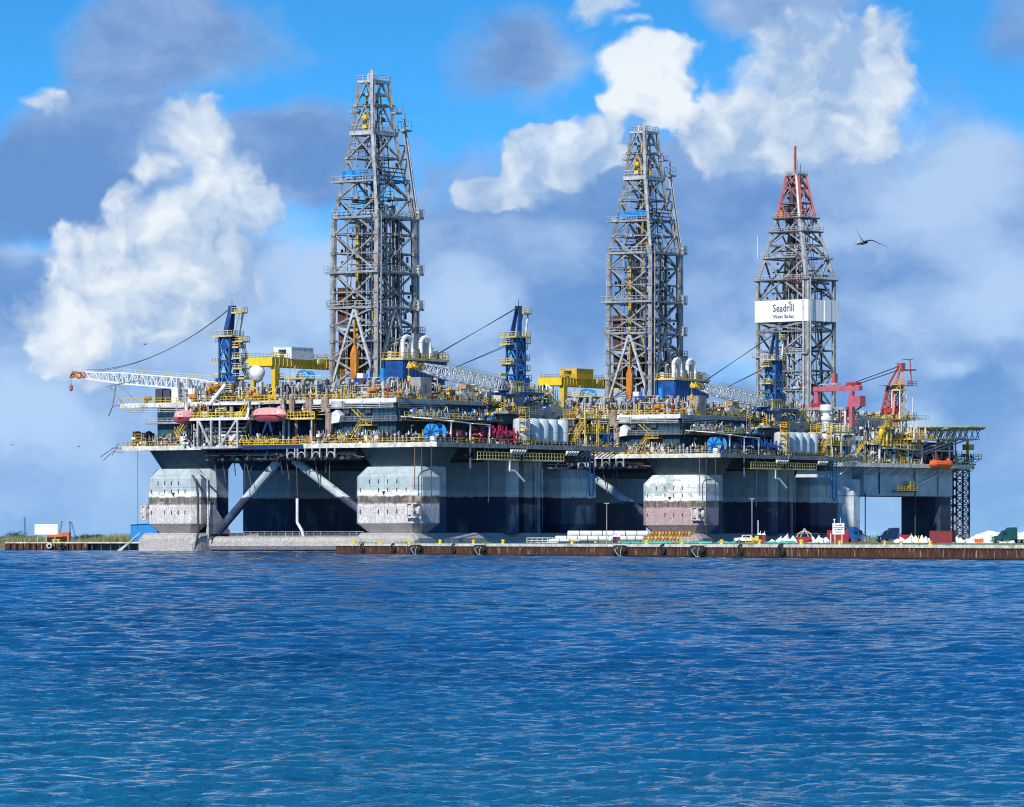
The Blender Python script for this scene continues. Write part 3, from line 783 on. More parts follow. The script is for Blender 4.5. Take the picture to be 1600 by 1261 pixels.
def column(root, core, blister, mat_c, mat_b, anodes=True, flare=(1.6, 1.6)):
    x0, x1, y0, y1 = core
    mb = MB()
    rings = [sect(x0, x1, y0, y1, 1.2, 0, 3.9), sect(x0, x1, y0, y1, 1.2, 0, 18.9)]
    mb.loft(rings)
    col = mb.build('column', mat_c, root)
    mb = MB(); fx, fy = flare
    a = sect(x0, x1, y0, y1, 1.2, -.02, 18.9); b_ = [(p[0] + (fx if p[0] > (x0 + x1) / 2 else -fx), p[1] + (fy if p[1] > (y0 + y1) / 2 else -fy), 23.2) for p in sect(x0, x1, y0, y1, 1.2, 0, 0)]
    mb.loft([a, b_]); mb.build('flared_collar', 'hull_grey' if mat_b is None else 'collar_grey', col)
    if blister:
        X0, X1, Y0, Y1 = blister
        mb = MB()
        mb.loft([sect(X0, X1, Y0, Y1, 1.4, 1.9, 4.25), sect(X0, X1, Y0, Y1, 1.6, 0, 6.3), sect(X0, X1, Y0, Y1, 1.6, 0, 16.6), sect(X0, X1, Y0, Y1, 1.4, 1.7, 18.85)])
        bl = mb.build('blister', mat_b, col)
        if anodes:
            n = 6
            for k in range(n):
                for (z_, y_) in ((15.6, 1), (13.7, 1), (8.9, 1)):
                    if (k * 7 + int(z_)) % 5 == 0: continue
                    xx = X0 + 2.2 + (X1 - X0 - 5.5) * k / (n - 1)
                    bar('anode', (xx, Y0 - .12, z_ - .45), (xx, Y0 - .12, z_ + .45), .16, 'steel_dark', col)
            mb = MB(); xm = X0 + 8.6
            mb.add([(xm - .55, Y0 - .03, 13.4), (xm + .55, Y0 - .03, 13.4), (xm, Y0 - .03, 12.4), (xm - .55, Y0 - .005, 13.4), (xm + .55, Y0 - .005, 13.4), (xm, Y0 - .005, 12.4)], [(2, 1, 0), (3, 4, 5), (0, 1, 4, 3), (1, 2, 5, 4), (2, 0, 3, 5)])
            mb.build('load_mark', 'text_black', col)
    return col
paint('collar_grey', (0.05, 0.10, 0.125), 0.15, 0.55, 0.35)

def fairlead(col, x, y, z, s=1.0):
    mb = MB()
    mb.box(x - 1.5 * s, x + 1.5 * s, y - .9, y + .6, z + 1.3, z + 1.8); mb.box(x - 1.4 * s, x + 1.1 * s, y - .8, y + .6, z - 1.8, z - 1.4)
    mb.box(x - 1.5 * s, x - 1.0 * s, y - 1.0, y + .6, z - 1.7, z + 1.6); mb.box(x + .1, x + .6, y - 1.0, y + .6, z - 1.7, z + 1.6)
    mb.lathe((x - .3, y - .4, z), [(.1, -.4), (1.1, -.3), (.85, 0), (1.1, .3), (.1, .4)], 14, 'y')
    mb.lathe((x + 1.7, y + .3, z - .2), [(.1, -.5), (1.2, -.4), (.9, 0), (1.2, .4), (.1, .5)], 14, 'x')
    mb.build('fairlead', 'plating_front', col)

def derrick(root, cx, cy, levels, prof, mat, topmat=None, wleg=.75, wb=.4, seed=0, topz=1e9, base_z=34.0, chev=None):
    """levels: z of each girder ring; prof(z)->(W,L)"""
    def corner(z, i):
        w, l = prof(z); return Vector((cx + (w / 2) * (1 if i in (1, 2) else -1), cy + (l / 2) * (1 if i in (2, 3) else -1), z))
    w0, l0 = prof(levels[0])
    mb = MB()
    mb.box(cx - w0 / 2 - 1, cx + w0 / 2 + 1, cy - l0 / 2 - 1, cy + l0 / 2 + 1, levels[0] - .9, levels[0] - .05)
    for i in range(4):
        p = corner(levels[0], i); mb.box(p.x - .7, p.x + .7, p.y - .7, p.y + .7, base_z, levels[0] - .9)
    dk = mb.build('derrick', 'steel_dark', root)
    mt = lambda z: topmat if (topmat and z > topz) else mat
    for k in range(len(levels) - 1):
        z0, z1 = levels[k], levels[k + 1]
        for i in range(4):
            j = (i + 1) % 4
            a, b_, c, d_ = corner(z0, i), corner(z0, j), corner(z1, i), corner(z1, j)
            bar('leg', a, c, wleg if z0 < 80 else wleg * .8, mt(z0), dk)
            bar('girder', c, d_, wb * .95, mt(z1), dk, 'ibeam')
            mid0, mid1 = a.lerp(b_, .5), c.lerp(d_, .5)
            style = (chev[k] if chev else ('A', 'V')[k % 2])
            wbb = wb if z0 < 85 else wb * .8
            if style == 'A': bar('brace', a, mid1, wbb, mt(z0), dk); bar('brace', b_, mid1, wbb, mt(z0), dk)
            elif style == 'V': bar('brace', c, mid0, wbb, mt(z0), dk); bar('brace', d_, mid0, wbb, mt(z0), dk)
            elif style == 'X': bar('brace', a, d_, wbb, mt(z0), dk); bar('brace', b_, c, wbb, mt(z0), dk)
    return dk, corner

def platform(dk, x0, x1, y0, y1, z, mat='steel', rmat='steel_light', th=.3, h=1.2, hole=None):
    if hole:
        a0, a1, b0, b1 = hole; mb = MB()
        mb.box(x0, x1, y0, b0, z - th, z); mb.box(x0, x1, b1, y1, z - th, z); mb.box(x0, a0, b0, b1, z - th, z); mb.box(a1, x1, b0, b1, z - th, z)
        mb.build('platform', mat, dk)
    else: blk('platform', x0, x1, y0, y1, z - th, z, mat, dk)
    rail([(x0, y0, z), (x1, y0, z), (x1, y1, z), (x0, y1, z), (x0, y0, z)], dk, rmat, h, .06, 1.5)

# ---- small machinery, each kind built once and copied
def small_works(root, name, x0, x1, y0, y1, z0, h, n, seed, mats=(('steel_light', 3), ('black_steel', 4), ('white', 2), ('steel', 3), ('yellow', 2)), s=1.0):
    """dense pipework and fittings too small to pick apart: one joined part per paint"""
    r = random.Random(seed); tot = sum(w for _, w in mats)
    for mname, w in mats:
        mb = MB()
        for i in range(int(n * w / tot)):
            x, y = r.uniform(x0, x1), r.uniform(y0, y1); k = r.random(); z = z0 + (0 if r.random() < .5 else r.uniform(0, h * .7))
            if k < .30: mb.tube((x, y, z), (x, y, min(z + r.uniform(.5, h), z0 + h)), r.uniform(.05, .13) * s, 5)
            elif k < .50:
                l = r.uniform(.6, 2.6) * s; a = (l, 0) if (x1 - x0 > y1 - y0) == (r.random() < .8) else (0, l); mb.tube((x, y, z + .3), (x + a[0], y + a[1], z + .3 + r.choice([0, 0, 0, .6, -.3])), r.uniform(.05, .12) * s, 5)
            elif k < .80:
                a, b_, c = r.uniform(.12, .5) * s, r.uniform(.12, .5) * s, r.uniform(.15, .7) * s; mb.box(x - a, x + a, y - b_, y + b_, z, z + c)
            elif k < .92: mb.lathe((x, y, z), [(.05, 0), (.22 * s, .05), (.28 * s, .35 * s), (.12, .5 * s), (.12, .9 * s)], 7)
            else: mb.tube((x, y, z), (x + r.uniform(-1, 1), y, z + r.uniform(.4, 1.2)), .06 * s, 4)
        mb.build(name, mname, root, kind='stuff')
KIT = {}
def kit():
    def add(name, mb, mat, smooth=False): KIT.setdefault(name, []).append(mb.mesh(name, mat, smooth))
    for mat in ('steel', 'white', 'yellow', 'machine_grey'):
        mb = MB(); mb.box(-1, 1, -.7, .7, 0, .25); mb.lathe((-.2, 0, .85), [(.1, -.8), (.5, -.7), (.5, .5), (.3, .6), (.1, .6)], 10, 'x'); mb.box(.45, .95, -.4, .4, .25, 1.1)
        mb.tube((.6, 0, 1.1), (.6, 0, 1.9), .1, 5); mb.tube((.6, 0, 1.9), (-.9, 0, 1.9), .1, 5); add('pump_unit', mb, mat)
    for mat in ('steel_light', 'machine_mix', 'yellow_pale'):
        mb = MB()
        for i in range(4):
            x = -.9 + .6 * i; mb.tube((x, 0, 0), (x, 0, 1.7 + .3 * (i % 2)), .09, 5); mb.lathe((x, 0, .8), [(.09, -.15), (.22, -.12), (.22, .12), (.09, .15)], 7)
        mb.tube((-1, 0, .5), (1.1, 0, .5), .13, 5); mb.tube((-1, .3, 1.3), (1.1, .3, 1.3), .13, 5); add('valve_manifold', mb, mat)
    for mat in ('white', 'steel', 'machine_grey', 'deck_edge'):
        mb = MB(); mb.box(-.9, .9, -.6, .6, .1, 1.9); mb.box(-.95, .95, -.65, .65, 1.9, 2.0); mb.box(-.8, -.05, -.64, -.6, .25, 1.8); mb.box(.05, .8, -.64, -.6, .25, 1.8); mb.box(-.9, -.7, -.5, .5, 0, .1); mb.box(.7, .9, -.5, .5, 0, .1); add('locker', mb, mat)
    for mat in ('steel_light', 'steel', 'white'):
        mb = MB(); mb.path([(-.6, 0, 0), (-.6, 0, 2.2), (-.35, 0, 2.6), (.35, 0, 2.6), (.6, 0, 2.2), (.6, 0, .6)], .16, 6); mb.lathe((.6, 0, .5), [(.1, -.1), (.35, 0), (.35, .2), (.16, .35)], 8); add('gooseneck_vent', mb, mat)
    for mat in ('orange', 'orange', 'yellow'):
        mb = MB(); mb.lathe((0, 0, 0), [(.35, 0), (.35, 1.0), (.95, 1.3), (1.0, 1.8), (.6, 2.2), (.1, 2.3)], 9); mb.lathe((.9, .2, 1.6), [(.3, -.6), (.75, -.3), (.8, .4), (.2, .7)], 8, 'x'); mb.tube((-.6, 0, .2), (-1.3, 0, 1.6), .15, 5); add('hooded_ventilator', mb, mat)
    for mat in ('steel', 'steel_light', 'rack_brown'):
        mb = MB(); mb.box(-.35, .35, -.35, .35, 0, .2); mb.box(-.18, .18, -.18, .18, 0, 3.6); mb.box(-.3, .3, -.3, .3, 3.0, 4.0); mb.lathe((0, 0, 4.0), [(.4, 0), (.02, .35)], 4); mb.box(-.05, .6, -.05, .05, 1.6, 1.75); add('vent_post', mb, mat)
    for mat in ('yellow', 'machine_yellow'):
        mb = MB()
        for (x, y) in ((-1, -.8), (1, -.8), (1, .8), (-1, .8)): mb.tube((x, y, 0), (x, y, 2.4), .09, 4)
        mb.box(-1.1, 1.1, -.9, .9, 1.15, 1.3)
        for z in (1.8, 2.4): mb.path([(-1, -.8, z), (1, -.8, z), (1, .8, z), (-1, .8, z), (-1, -.8, z)], .06, 4)
        mb.tube((-1, -.8, 0), (1, -.8, 1.2), .06, 4); mb.tube((-1, .8, 1.2), (1, .8, 0), .06, 4); add('access_frame', mb, mat)
    for mat in ('white', 'steel_light', 'blue_light', 'machine_grey'):
        mb = MB(); mb.lathe((0, 0, 1.0), [(.05, -1.3), (.6, -1.15), (.7, -.9), (.7, .9), (.6, 1.15), (.05, 1.3)], 12, 'x'); mb.box(-.9, -.6, -.6, .6, 0, .6); mb.box(.6, .9, -.6, .6, 0, .6); mb.tube((0, 0, 1.6), (0, 0, 2.2), .12, 5); add('storage_tank', mb, mat, True)
    for mat in ('machine_mix', 'machine_grey', 'machine_mix'):
        r = random.Random(len(KIT)); mb = MB()
        for i in range(14):
            x, y, z = r.uniform(-1.2, 1), r.uniform(-.8, .6), r.uniform(0, 1.7); a, b_, c = r.uniform(.1, .6), r.uniform(.1, .5), r.uniform(.1, .6)
            if i % 3: mb.box(x, x + a, y, y + b_, z, z + c)
            else: mb.tube((x, y, z), (x + r.uniform(-.8, .8), y, z + r.uniform(-.4, .8)), .07, 5)
        mb.box(-1.2, 1.2, -.8, .8, 0, .15); add('machinery_skid', mb, mat)
    mb = MB()
    for y in (-.5, .5): mb.lathe((0, y, .8), [(.1, -.06), (.8, -.06), (.8, .06), (.1, .06)], 14, 'y')
    mb.lathe((0, 0, .8), [(.5, -.45), (.5, .45)], 12, 'y'); mb.box(-.6, .6, -.6, .6, 0, .12); add('cable_reel', mb, 'blue_light')
    mb = MB(); mb.tube((0, 0, 0), (0, 0, 3.4), .09, 5); mb.tube((0, 0, 3.4), (.5, -.4, 3.5), .06, 4); mb.box(.3, .8, -.7, -.2, 3.35, 3.65); add('floodlight_pole', mb, 'steel_light')
    mb = MB(); mb.tube((0, 0, 0), (0, 0, 1.3), .2, 8); mb.lathe((0, 0, 1.3), [(.2, 0), (.3, .1), (.2, .3)], 8); add('gas_bottle', mb, 'red')
kit()
PLAIN = ['pump_unit', 'valve_manifold', 'locker', 'gooseneck_vent', 'hooded_ventilator', 'access_frame', 'storage_tank', 'machinery_skid', 'machinery_skid', 'machinery_skid', 'valve_manifold', 'cable_reel', 'floodlight_pole', 'gas_bottle', 'pump_unit', 'locker', 'access_frame']
def place(name, root, p, rz=0, s=1.0, var=None, r=random):
    ms = KIT[name]; me = ms[(var if var is not None else r.randrange(len(ms))) % len(ms)]
    o = bpy.data.objects.new(name, me); COL.objects.link(o); o.parent = root
    o.location = p; o.rotation_euler = (0, 0, rz); o.scale = (s, s, s) if isinstance(s, (int, float)) else s
    return o
def clutter(root, x0, x1, y0, y1, z, n, seed, kinds=PLAIN, s=(.8, 1.3)):
    r = random.Random(seed)
    for i in range(n):
        k = r.choice(kinds)
        place(k, root, (r.uniform(x0, x1), r.uniform(y0, y1), z), r.choice([0, pi / 2, pi, -pi / 2]) + r.uniform(-.05, .05), r.uniform(*s), r=r)

def pipes(root, a, b, n, dv, r_, mat, name='pipe'):
    a = Vector(a); b = Vector(b); dv = Vector(dv)
    for i in range(n): bar(name, a + dv * i, b + dv * i, r_ * 2, mat, root, 'cyl')

def lattice_boom(a, b, w, hgt, n, root, mat, tip=.6, name='boom', r0=.2, r1=.11):
    """four chords with zig-zag lacing, tapering towards b"""
    a = Vector(a); b = Vector(b); d_ = (b - a).normalized(); side = d_.cross(Vector((0, 0, 1))).normalized(); up_ = side.cross(d_).normalized()
    def c(t, i):
        k = 1 - (1 - tip) * max(0, (t - .72) / .28) if t > .72 else min(1, .45 + t * 4)
        return a.lerp(b, t) + side * (w / 2 * k * (1 if i in (1, 2) else -1)) + up_ * (hgt / 2 * k * (1 if i in (2, 3) else -1))
    mb = MB()
    for s_ in range(n):
        t0, t1 = s_ / n, (s_ + 1) / n
        for i in range(4):
            j = (i + 1) % 4
            mb.tube(c(t0, i), c(t1, i), r0, 4)
            mb.tube(c(t0, i), c(t1, j) if s_ % 2 else c(t1, i), r1, 4) if not (s_ % 2 == 0) else mb.tube(c(t0, j), c(t1, i), r1, 4)
            mb.tube(c(t0, i), c(t0, j), r1, 4)
    return mb.build(name, mat, root), c

def pedestal_crane(root, x, y, ang, z0=38.0, top=56.4, blen=42, slack=3.0, tipz=None, mat='tower_blue', mat2='blue', boommat='white', tipmat='crane_red', tz=0, second=False):
    """knuckled tower crane; boom leaves the base along direction ang (local)"""
    ca, sa = cos(ang), sin(ang)
    def T(u, v, z): return Vector((x + ca * u - sa * v, y + sa * u + ca * v, z))     # u along the boom
    mb = MB()
    mb.lathe((x, y, z0 - 4.2), [(1.9, 0), (1.9, 2.6), (2.5, 3.0), (2.5, 3.9)], 16)
    cr = mb.build('crane', 'hull_grey', root, smooth=True)
    def bxo(name, u0, u1, v0, v1, za, zb, m_): 
        mb = MB(); q = [T(u0, v0, za), T(u1, v0, za), T(u1, v1, za), T(u0, v1, za), T(u0, v0, zb), T(u1, v0, zb), T(u1, v1, zb), T(u0, v1, zb)]
        mb.add(q, [(3, 2, 1, 0), (4, 5, 6, 7), (0, 1, 5, 4), (1, 2, 6, 5), (2, 3, 7, 6), (3, 0, 4, 7)]); return mb.build(name, m_, cr)
    def prail(u0, u1, v0, v1, z, m_='yellow_pale'): rail([T(u0, v0, z), T(u1, v0, z), T(u1, v1, z), T(u0, v1, z), T(u0, v0, z)], cr, m_, 1.1, .07, 1.1)
    def plat(u0, u1, v0, v1, z): bxo('platform', u0, u1, v0, v1, z - .25, z, 'yellow_pale'); prail(u0, u1, v0, v1, z)
    bxo('slewing_deck', -3.4, 3.2, -2.6, 2.6, z0 - .3, z0 + .5, mat); prail(-3.6, 3.3, -2.8, 2.8, z0 + .5)
    bxo('machinery_house', -3.2, -1.4, -1.6, 1.6, z0 + .5, z0 + 3.0, mat)
    h = 1.45; zt = z0 + 12.2
    zs = [z0 + .5, z0 + 3.6, z0 + 6.6, z0 + 9.4, zt]
    for (u, v) in ((-h, -h), (h, -h), (h, h), (-h, h)): bar('leg', T(u, v, z0 + .5), T(u, v, zt), .42, mat2 if v < 0 else mat, cr)
    for k in range(4):
        za, zb = zs[k], zs[k + 1]
        for (p, q) in (((-h, -h), (h, -h)), ((h, -h), (h, h)), ((h, h), (-h, h)), ((-h, h), (-h, -h))):
            mp = ((p[0] + q[0]) / 2, (p[1] + q[1]) / 2)
            bar('brace', T(*p, za), T(*mp, zb), .24, 'blue_light', cr); bar('brace', T(*q, za), T(*mp, zb), .24, 'blue_light', cr)
            bar('girder', T(*p, zb), T(*q, zb), .35, mat, cr)
    bxo('ladder_trunk', -h - 1.1, -h - .3, -.7, .7, z0 + 2, zt, mat)
    bxo('winch_room', -h + .1, h - .1, -h + .2, h - .1, zs[3] + .3, zs[4] - .3, mat)
    for z_, (u0, u1) in ((zs[0] + 2.0, (-5.0, -h)), (zs[1] + 1.2, (-4.4, -h)), (zs[2] + .6, (-4.2, -h)), (zs[3] + .3, (-3.4, 1.2)), (zs[3] + 1.6, (-4.6, -h))): plat(u0, u1, -2.0, .8, z_)
    plat(-2.6, 3.0, -2.3, 2.3, zt + .1); plat(1.2, 3.2, -2.2, .6, zs[3] + 1.2); plat(1.2, 3.6, -2.0, 1.2, zs[2] - .4)
    for (u0, v0, za, u1, zb) in ((-4.6, -1.6, zs[0] + 2, -3.0, zs[1] + 1.2), (-2.2, -1.6, zs[1] + 1.2, -4.0, zs[2] + .6), (-4.2, -1.6, zs[2] + .6, -2.6, zs[3] + 1.6)): stairs(T(u0, v0, za), T(u1, v0, zb), .7, cr, 'steel', side=(-sa, ca, 0))
    bxo('tie_beam', -2.4, 2.6, -2.3, -1.9, z0 + 5.6, z0 + 6.2, 'yellow_bright')
    bxo('tie_beam', 2.2, 4.6, -1.2, -.8, z0 + 3.4, z0 + 3.9, 'yellow_bright')
    # operator cab at the boom foot
    bxo('cab', 2.3, 4.2, -2.4, -.6, z0 + .6, z0 + 2.7, mat2)
    # mast: two plates leaning together
    for v in (-1.1, 1.1):
        mb = MB(); q = [T(1.3, v - .2, zt), T(-1.2, v - .2, zt), T(-1.6, v * .35 - .15, top), T(-.6, v * .35 - .15, top), T(1.3, v + .2, zt), T(-1.2, v + .2, zt), T(-1.6, v * .35 + .15, top), T(-.6, v * .35 + .15, top)]
        q2 = q[:]; q2[0] = T(.9, v - .2, zt); q2[4] = T(.9, v + .2, zt); q2[1] = T(-.5, v - .2, zt); q2[5] = T(-.5, v + .2, zt)
        mb.add(q2, [(3, 2, 1, 0), (4, 5, 6, 7), (0, 1, 5, 4), (1, 2, 6, 5), (2, 3, 7, 6), (3, 0, 4, 7)]); mb.build('mast_plate', mat, cr)
        bar('backstay', T(-2.2, v, zt + .1), T(-3.6, v * .7, top - 1.6), .34, 'steel_light', cr)
    bxo('mast_head', -1.8, -.3, -.5, .5, top - .9, top, 'black_steel')
    plat(-4.6, -1.6, -1.1, 1.1, top - 1.6)
    bar('antenna', T(-1, 0, top), T(-1, 0, top + 1.3), .1, 'steel_dark', cr)
    # boom
    tz_ = tipz if tipz is not None else z0 + 1.5
    root_p = T(2.6, 0, z0 + .8); tip_p = T(blen, 0, tz_)
    bm, c = lattice_boom(root_p, tip_p, 2.4, 2.5, int(blen / 1.5), cr, boommat)
    rail_mb([root_p.lerp(tip_p, .05) + Vector((0, 0, 1.2)), root_p.lerp(tip_p, .72) + Vector((0, 0, 1.2))], 1.0, 1.7, .06).build('boom_railing', 'yellow_pale', cr)
    dv = (tip_p - root_p).normalized()
    mb = MB(); p = tip_p
    for s_ in (-.6, .6):
        o = Vector((-sa * s_, ca * s_, 0))
        mb.tube(p + o + Vector((0, 0, .5)), p + o + dv * 4.0 + Vector((0, 0, .6)), .18, 4); mb.tube(p + o - Vector((0, 0, .7)), p + o + dv * 4.6 - Vector((0, 0, .6)), .18, 4)
        mb.tube(p + o + dv * 4 + Vector((0, 0, .6)), p + o + dv * 4.9 - Vector((0, 0, .9)), .16, 4); mb.tube(p + o + Vector((0, 0, .5)), p + o + dv * 2 - Vector((0, 0, .7)), .14, 4); mb.tube(p + o + dv * 2 - Vector((0, 0, .7)), p + o + dv * 4 + Vector((0, 0, .6)), .14, 4)
    mb.build('boom_head', tipmat, cr)
    mb = MB(); c0 = p + dv * 2.5
    mb.lathe(tuple(c0 + Vector((0, 0, -.2))), [(.1, -.5), (.75, -.4), (.75, .4), (.1, .5)], 10, 'y'); mb.lathe(tuple(p + dv * 4.6 - Vector((0, 0, .3))), [(.1, -.4), (.6, -.3), (.6, .3), (.1, .4)], 10, 'y')
    mb.build('sheave', 'yellow', cr)
    mb = MB(); pt = p + dv * 4.9; mb.tube(pt, pt - Vector((0, 0, 2.4)), .06, 4); mb.lathe(tuple(pt - Vector((0, 0, 4.0))), [(.1, 0), (.42, .2), (.42, 1.2), (.15, 1.6)], 8)
    mb.build('hook_block', tipmat, cr)
    # pendants
    def cable(a, b_, sag, r=.075):
        mb = MB(); pts = [a.lerp(b_, i / 14) - Vector((0, 0, sag * 4 * (i / 14) * (1 - i / 14))) for i in range(15)]
        mb.path(pts, r, 4); mb.build('cable', 'steel_dark', cr)
    for o in (-.25, .25):
        cable(T(-.9, o, top - .3), tip_p + Vector((-sa * o, ca * o, 1.0 + o)), slack + .35 * (o > 0) * (slack > 0))
        if second: cable(T(h, o, zt - 1.4 + o), root_p.lerp(tip_p, .66) + Vector((0, 0, 1.2)), 0)
    return cr

def gantry_crane(root, x, y0, y1, z0, z1, boxmat, w=6.0):
    """portal gantry: twin girders along y on raking legs"""
    mb = MB(); mb.box(x - w / 2, x + w / 2, y0 - .6, y0 + .6, z0, z0 + .5); g = mb.build('gantry_crane', 'yellow', root)
    n = 12
    for sx in (-1, 1):
        xx = x + sx * w / 2
        mb = MB(); mb.box(xx - .5, xx + .5, y0 - 1.2, y1 + 1.2, z1 - 1.9, z1); mb.build('main_girder', 'yellow', g)
        for i in range(n * 2): 
            yy = y0 + (y1 - y0) * i / (n * 2 - 1); blk('stiffener', xx + .5, xx + .62, yy - .08, yy + .08, z1 - 1.8, z1 - .1, 'yellow', g)
        for yy in (y0 + .6, y1 - .6):
            wl_ = 1.1 if sx < 0 else 1.3
            mb = MB(); mb.loft([[(xx - .45 * .8, yy - .6 + sx * .0, z0), (xx + .45 * .8, yy - .6, z0), (xx + .36, yy + .5, z0), (xx - .36, yy + .5, z0)], [(xx - wl_ / 2, yy - .9, z1 - 1.9), (xx + wl_ / 2, yy - .9, z1 - 1.9), (xx + wl_ / 2, yy + .9, z1 - 1.9), (xx - wl_ / 2, yy + .9, z1 - 1.9)]])
            mb.build('leg', 'yellow', g)
        rail([(xx + sx * .5, y0 - 1, z1), (xx + sx * .5, y1 + 1, z1)], g, 'yellow_bright', 1.1, .06, 1.4)
    for yy in (y0 - .8, y1 + .8):
        mb = MB(); mb.box(x - w / 2 - .5, x + w / 2 + .5, yy - .45, yy + .45, z1 - 1.9, z1 - .02)
        for i in range(5): mb.box(x - w / 2 + w * i / 4 - .06, x - w / 2 + w * i / 4 + .06, yy - .55, yy + .55, z1 - 1.9, z1 + .06)
        mb.build('end_beam', 'yellow_bright', g)
    ym = y0 + (y1 - y0) * .16
    mb = MB(); mb.box(x - 1.2, x + w / 2 + .9, ym, ym + 8.2, z1 - .2, z1 + 2.4); mb.box(x - 1.3, x + w / 2 + 1.0, ym - .05, ym + 8.25, z1 + 2.4, z1 + 2.55)
    tr = mb.build('trolley_house', boxmat, g)
    MB().box(x + .2, x + 2.4, ym - .05, ym, z1 + 1.0, z1 + 2.0).build('window', 'glass', tr)
    MB().lathe((x + w / 2 + .8, ym + 10.5, z1 - .6), [(.1, -.4), (.8, -.3), (.8, .3), (.1, .4)], 10, 'x').build('hoist_drum', 'yellow_pale', g)
    clutter(g, x - 2, x + 2, y0, y0 + 6, z1 - .2, 3, 4, ['machinery_skid', 'access_frame'], (.6, .8))
    clutter(g, x - 1, x + 3, y0 + 17, y1 - 3, z1 - .6, 4, 5, ['machinery_skid', 'pump_unit', 'valve_manifold'], (.5, .7))
    return g

def lifeboat(loc, rz, lab, l=8.0, low='lifeboat_red', high='lifeboat_pink', s=1.0, canopy=0):
    f = empty('lifeboat', loc, rz, label=lab, cat='lifeboat', group='enclosed lifeboats hanging on the rigs')
    def ring(u, zb, w, ztop, wtop, full=True):
        return u, zb, w, ztop, wtop
    # stations: u, half width at gunwale, keel depth, canopy height
    st = [(-.5, .15, .25, .3), (-.44, .7, .75, .9), (-.3, 1.15, 1.05, 1.25), (0, 1.3, 1.15, 1.35), (.3, 1.15, 1.05, 1.25), (.43, .7, .7, .95), (.5, .12, .2, .35)]
    hull = MB(); top = MB(); hr = []; tr = []
    for (u, w, kd, ch) in st:
        x_ = u * l
        if canopy and -.2 < u < .2: ch *= .72
        hr.append([(x_, -w * s, 0), (x_, -w * .85 * s, -kd * .5 * s), (x_, -w * .3 * s, -kd * s), (x_, w * .3 * s, -kd * s), (x_, w * .85 * s, -kd * .5 * s), (x_, w * s, 0), (x_, w * s, .12), (x_, -w * s, .12)])
        tr.append([(x_, -w * .96 * s, .12), (x_, -w * .85 * s, ch * .6 * s), (x_, -w * .45 * s, ch * s), (x_, w * .45 * s, ch * s), (x_, w * .85 * s, ch * .6 * s), (x_, w * .96 * s, .12)])
    hull.loft(hr); top.loft(tr)
    hull.build('hull', low, f, smooth=True); top.build('canopy', high, f, smooth=True)
    mb = MB(); mb.box(-l * .44, l * .44, -1.36 * s, -1.2 * s, -.02, .14); mb.box(-l * .3, l * .3, 1.2 * s, 1.33 * s, -.02, .14); mb.build('fender_strip', low, f)
    for u in (-.28, -.1, .1, .28):
        MB().box(u * l - .2, u * l + .2, -1.13 * s, -1.0 * s, .55 * s, .75 * s).build('window', high, f)
    for u in (-.34, .34): MB().tube((u * l, 0, .9 * s), (u * l, 0, 2.2 * s), .07, 5).build('lifting_hook', 'steel', f)
    MB().lathe((l * .3, 0, 1.1 * s), [(.5, 0), (.5, .4), (.3, .6), (.05, .62)], 10).build('conning_hatch', high, f, smooth=True)
    return f

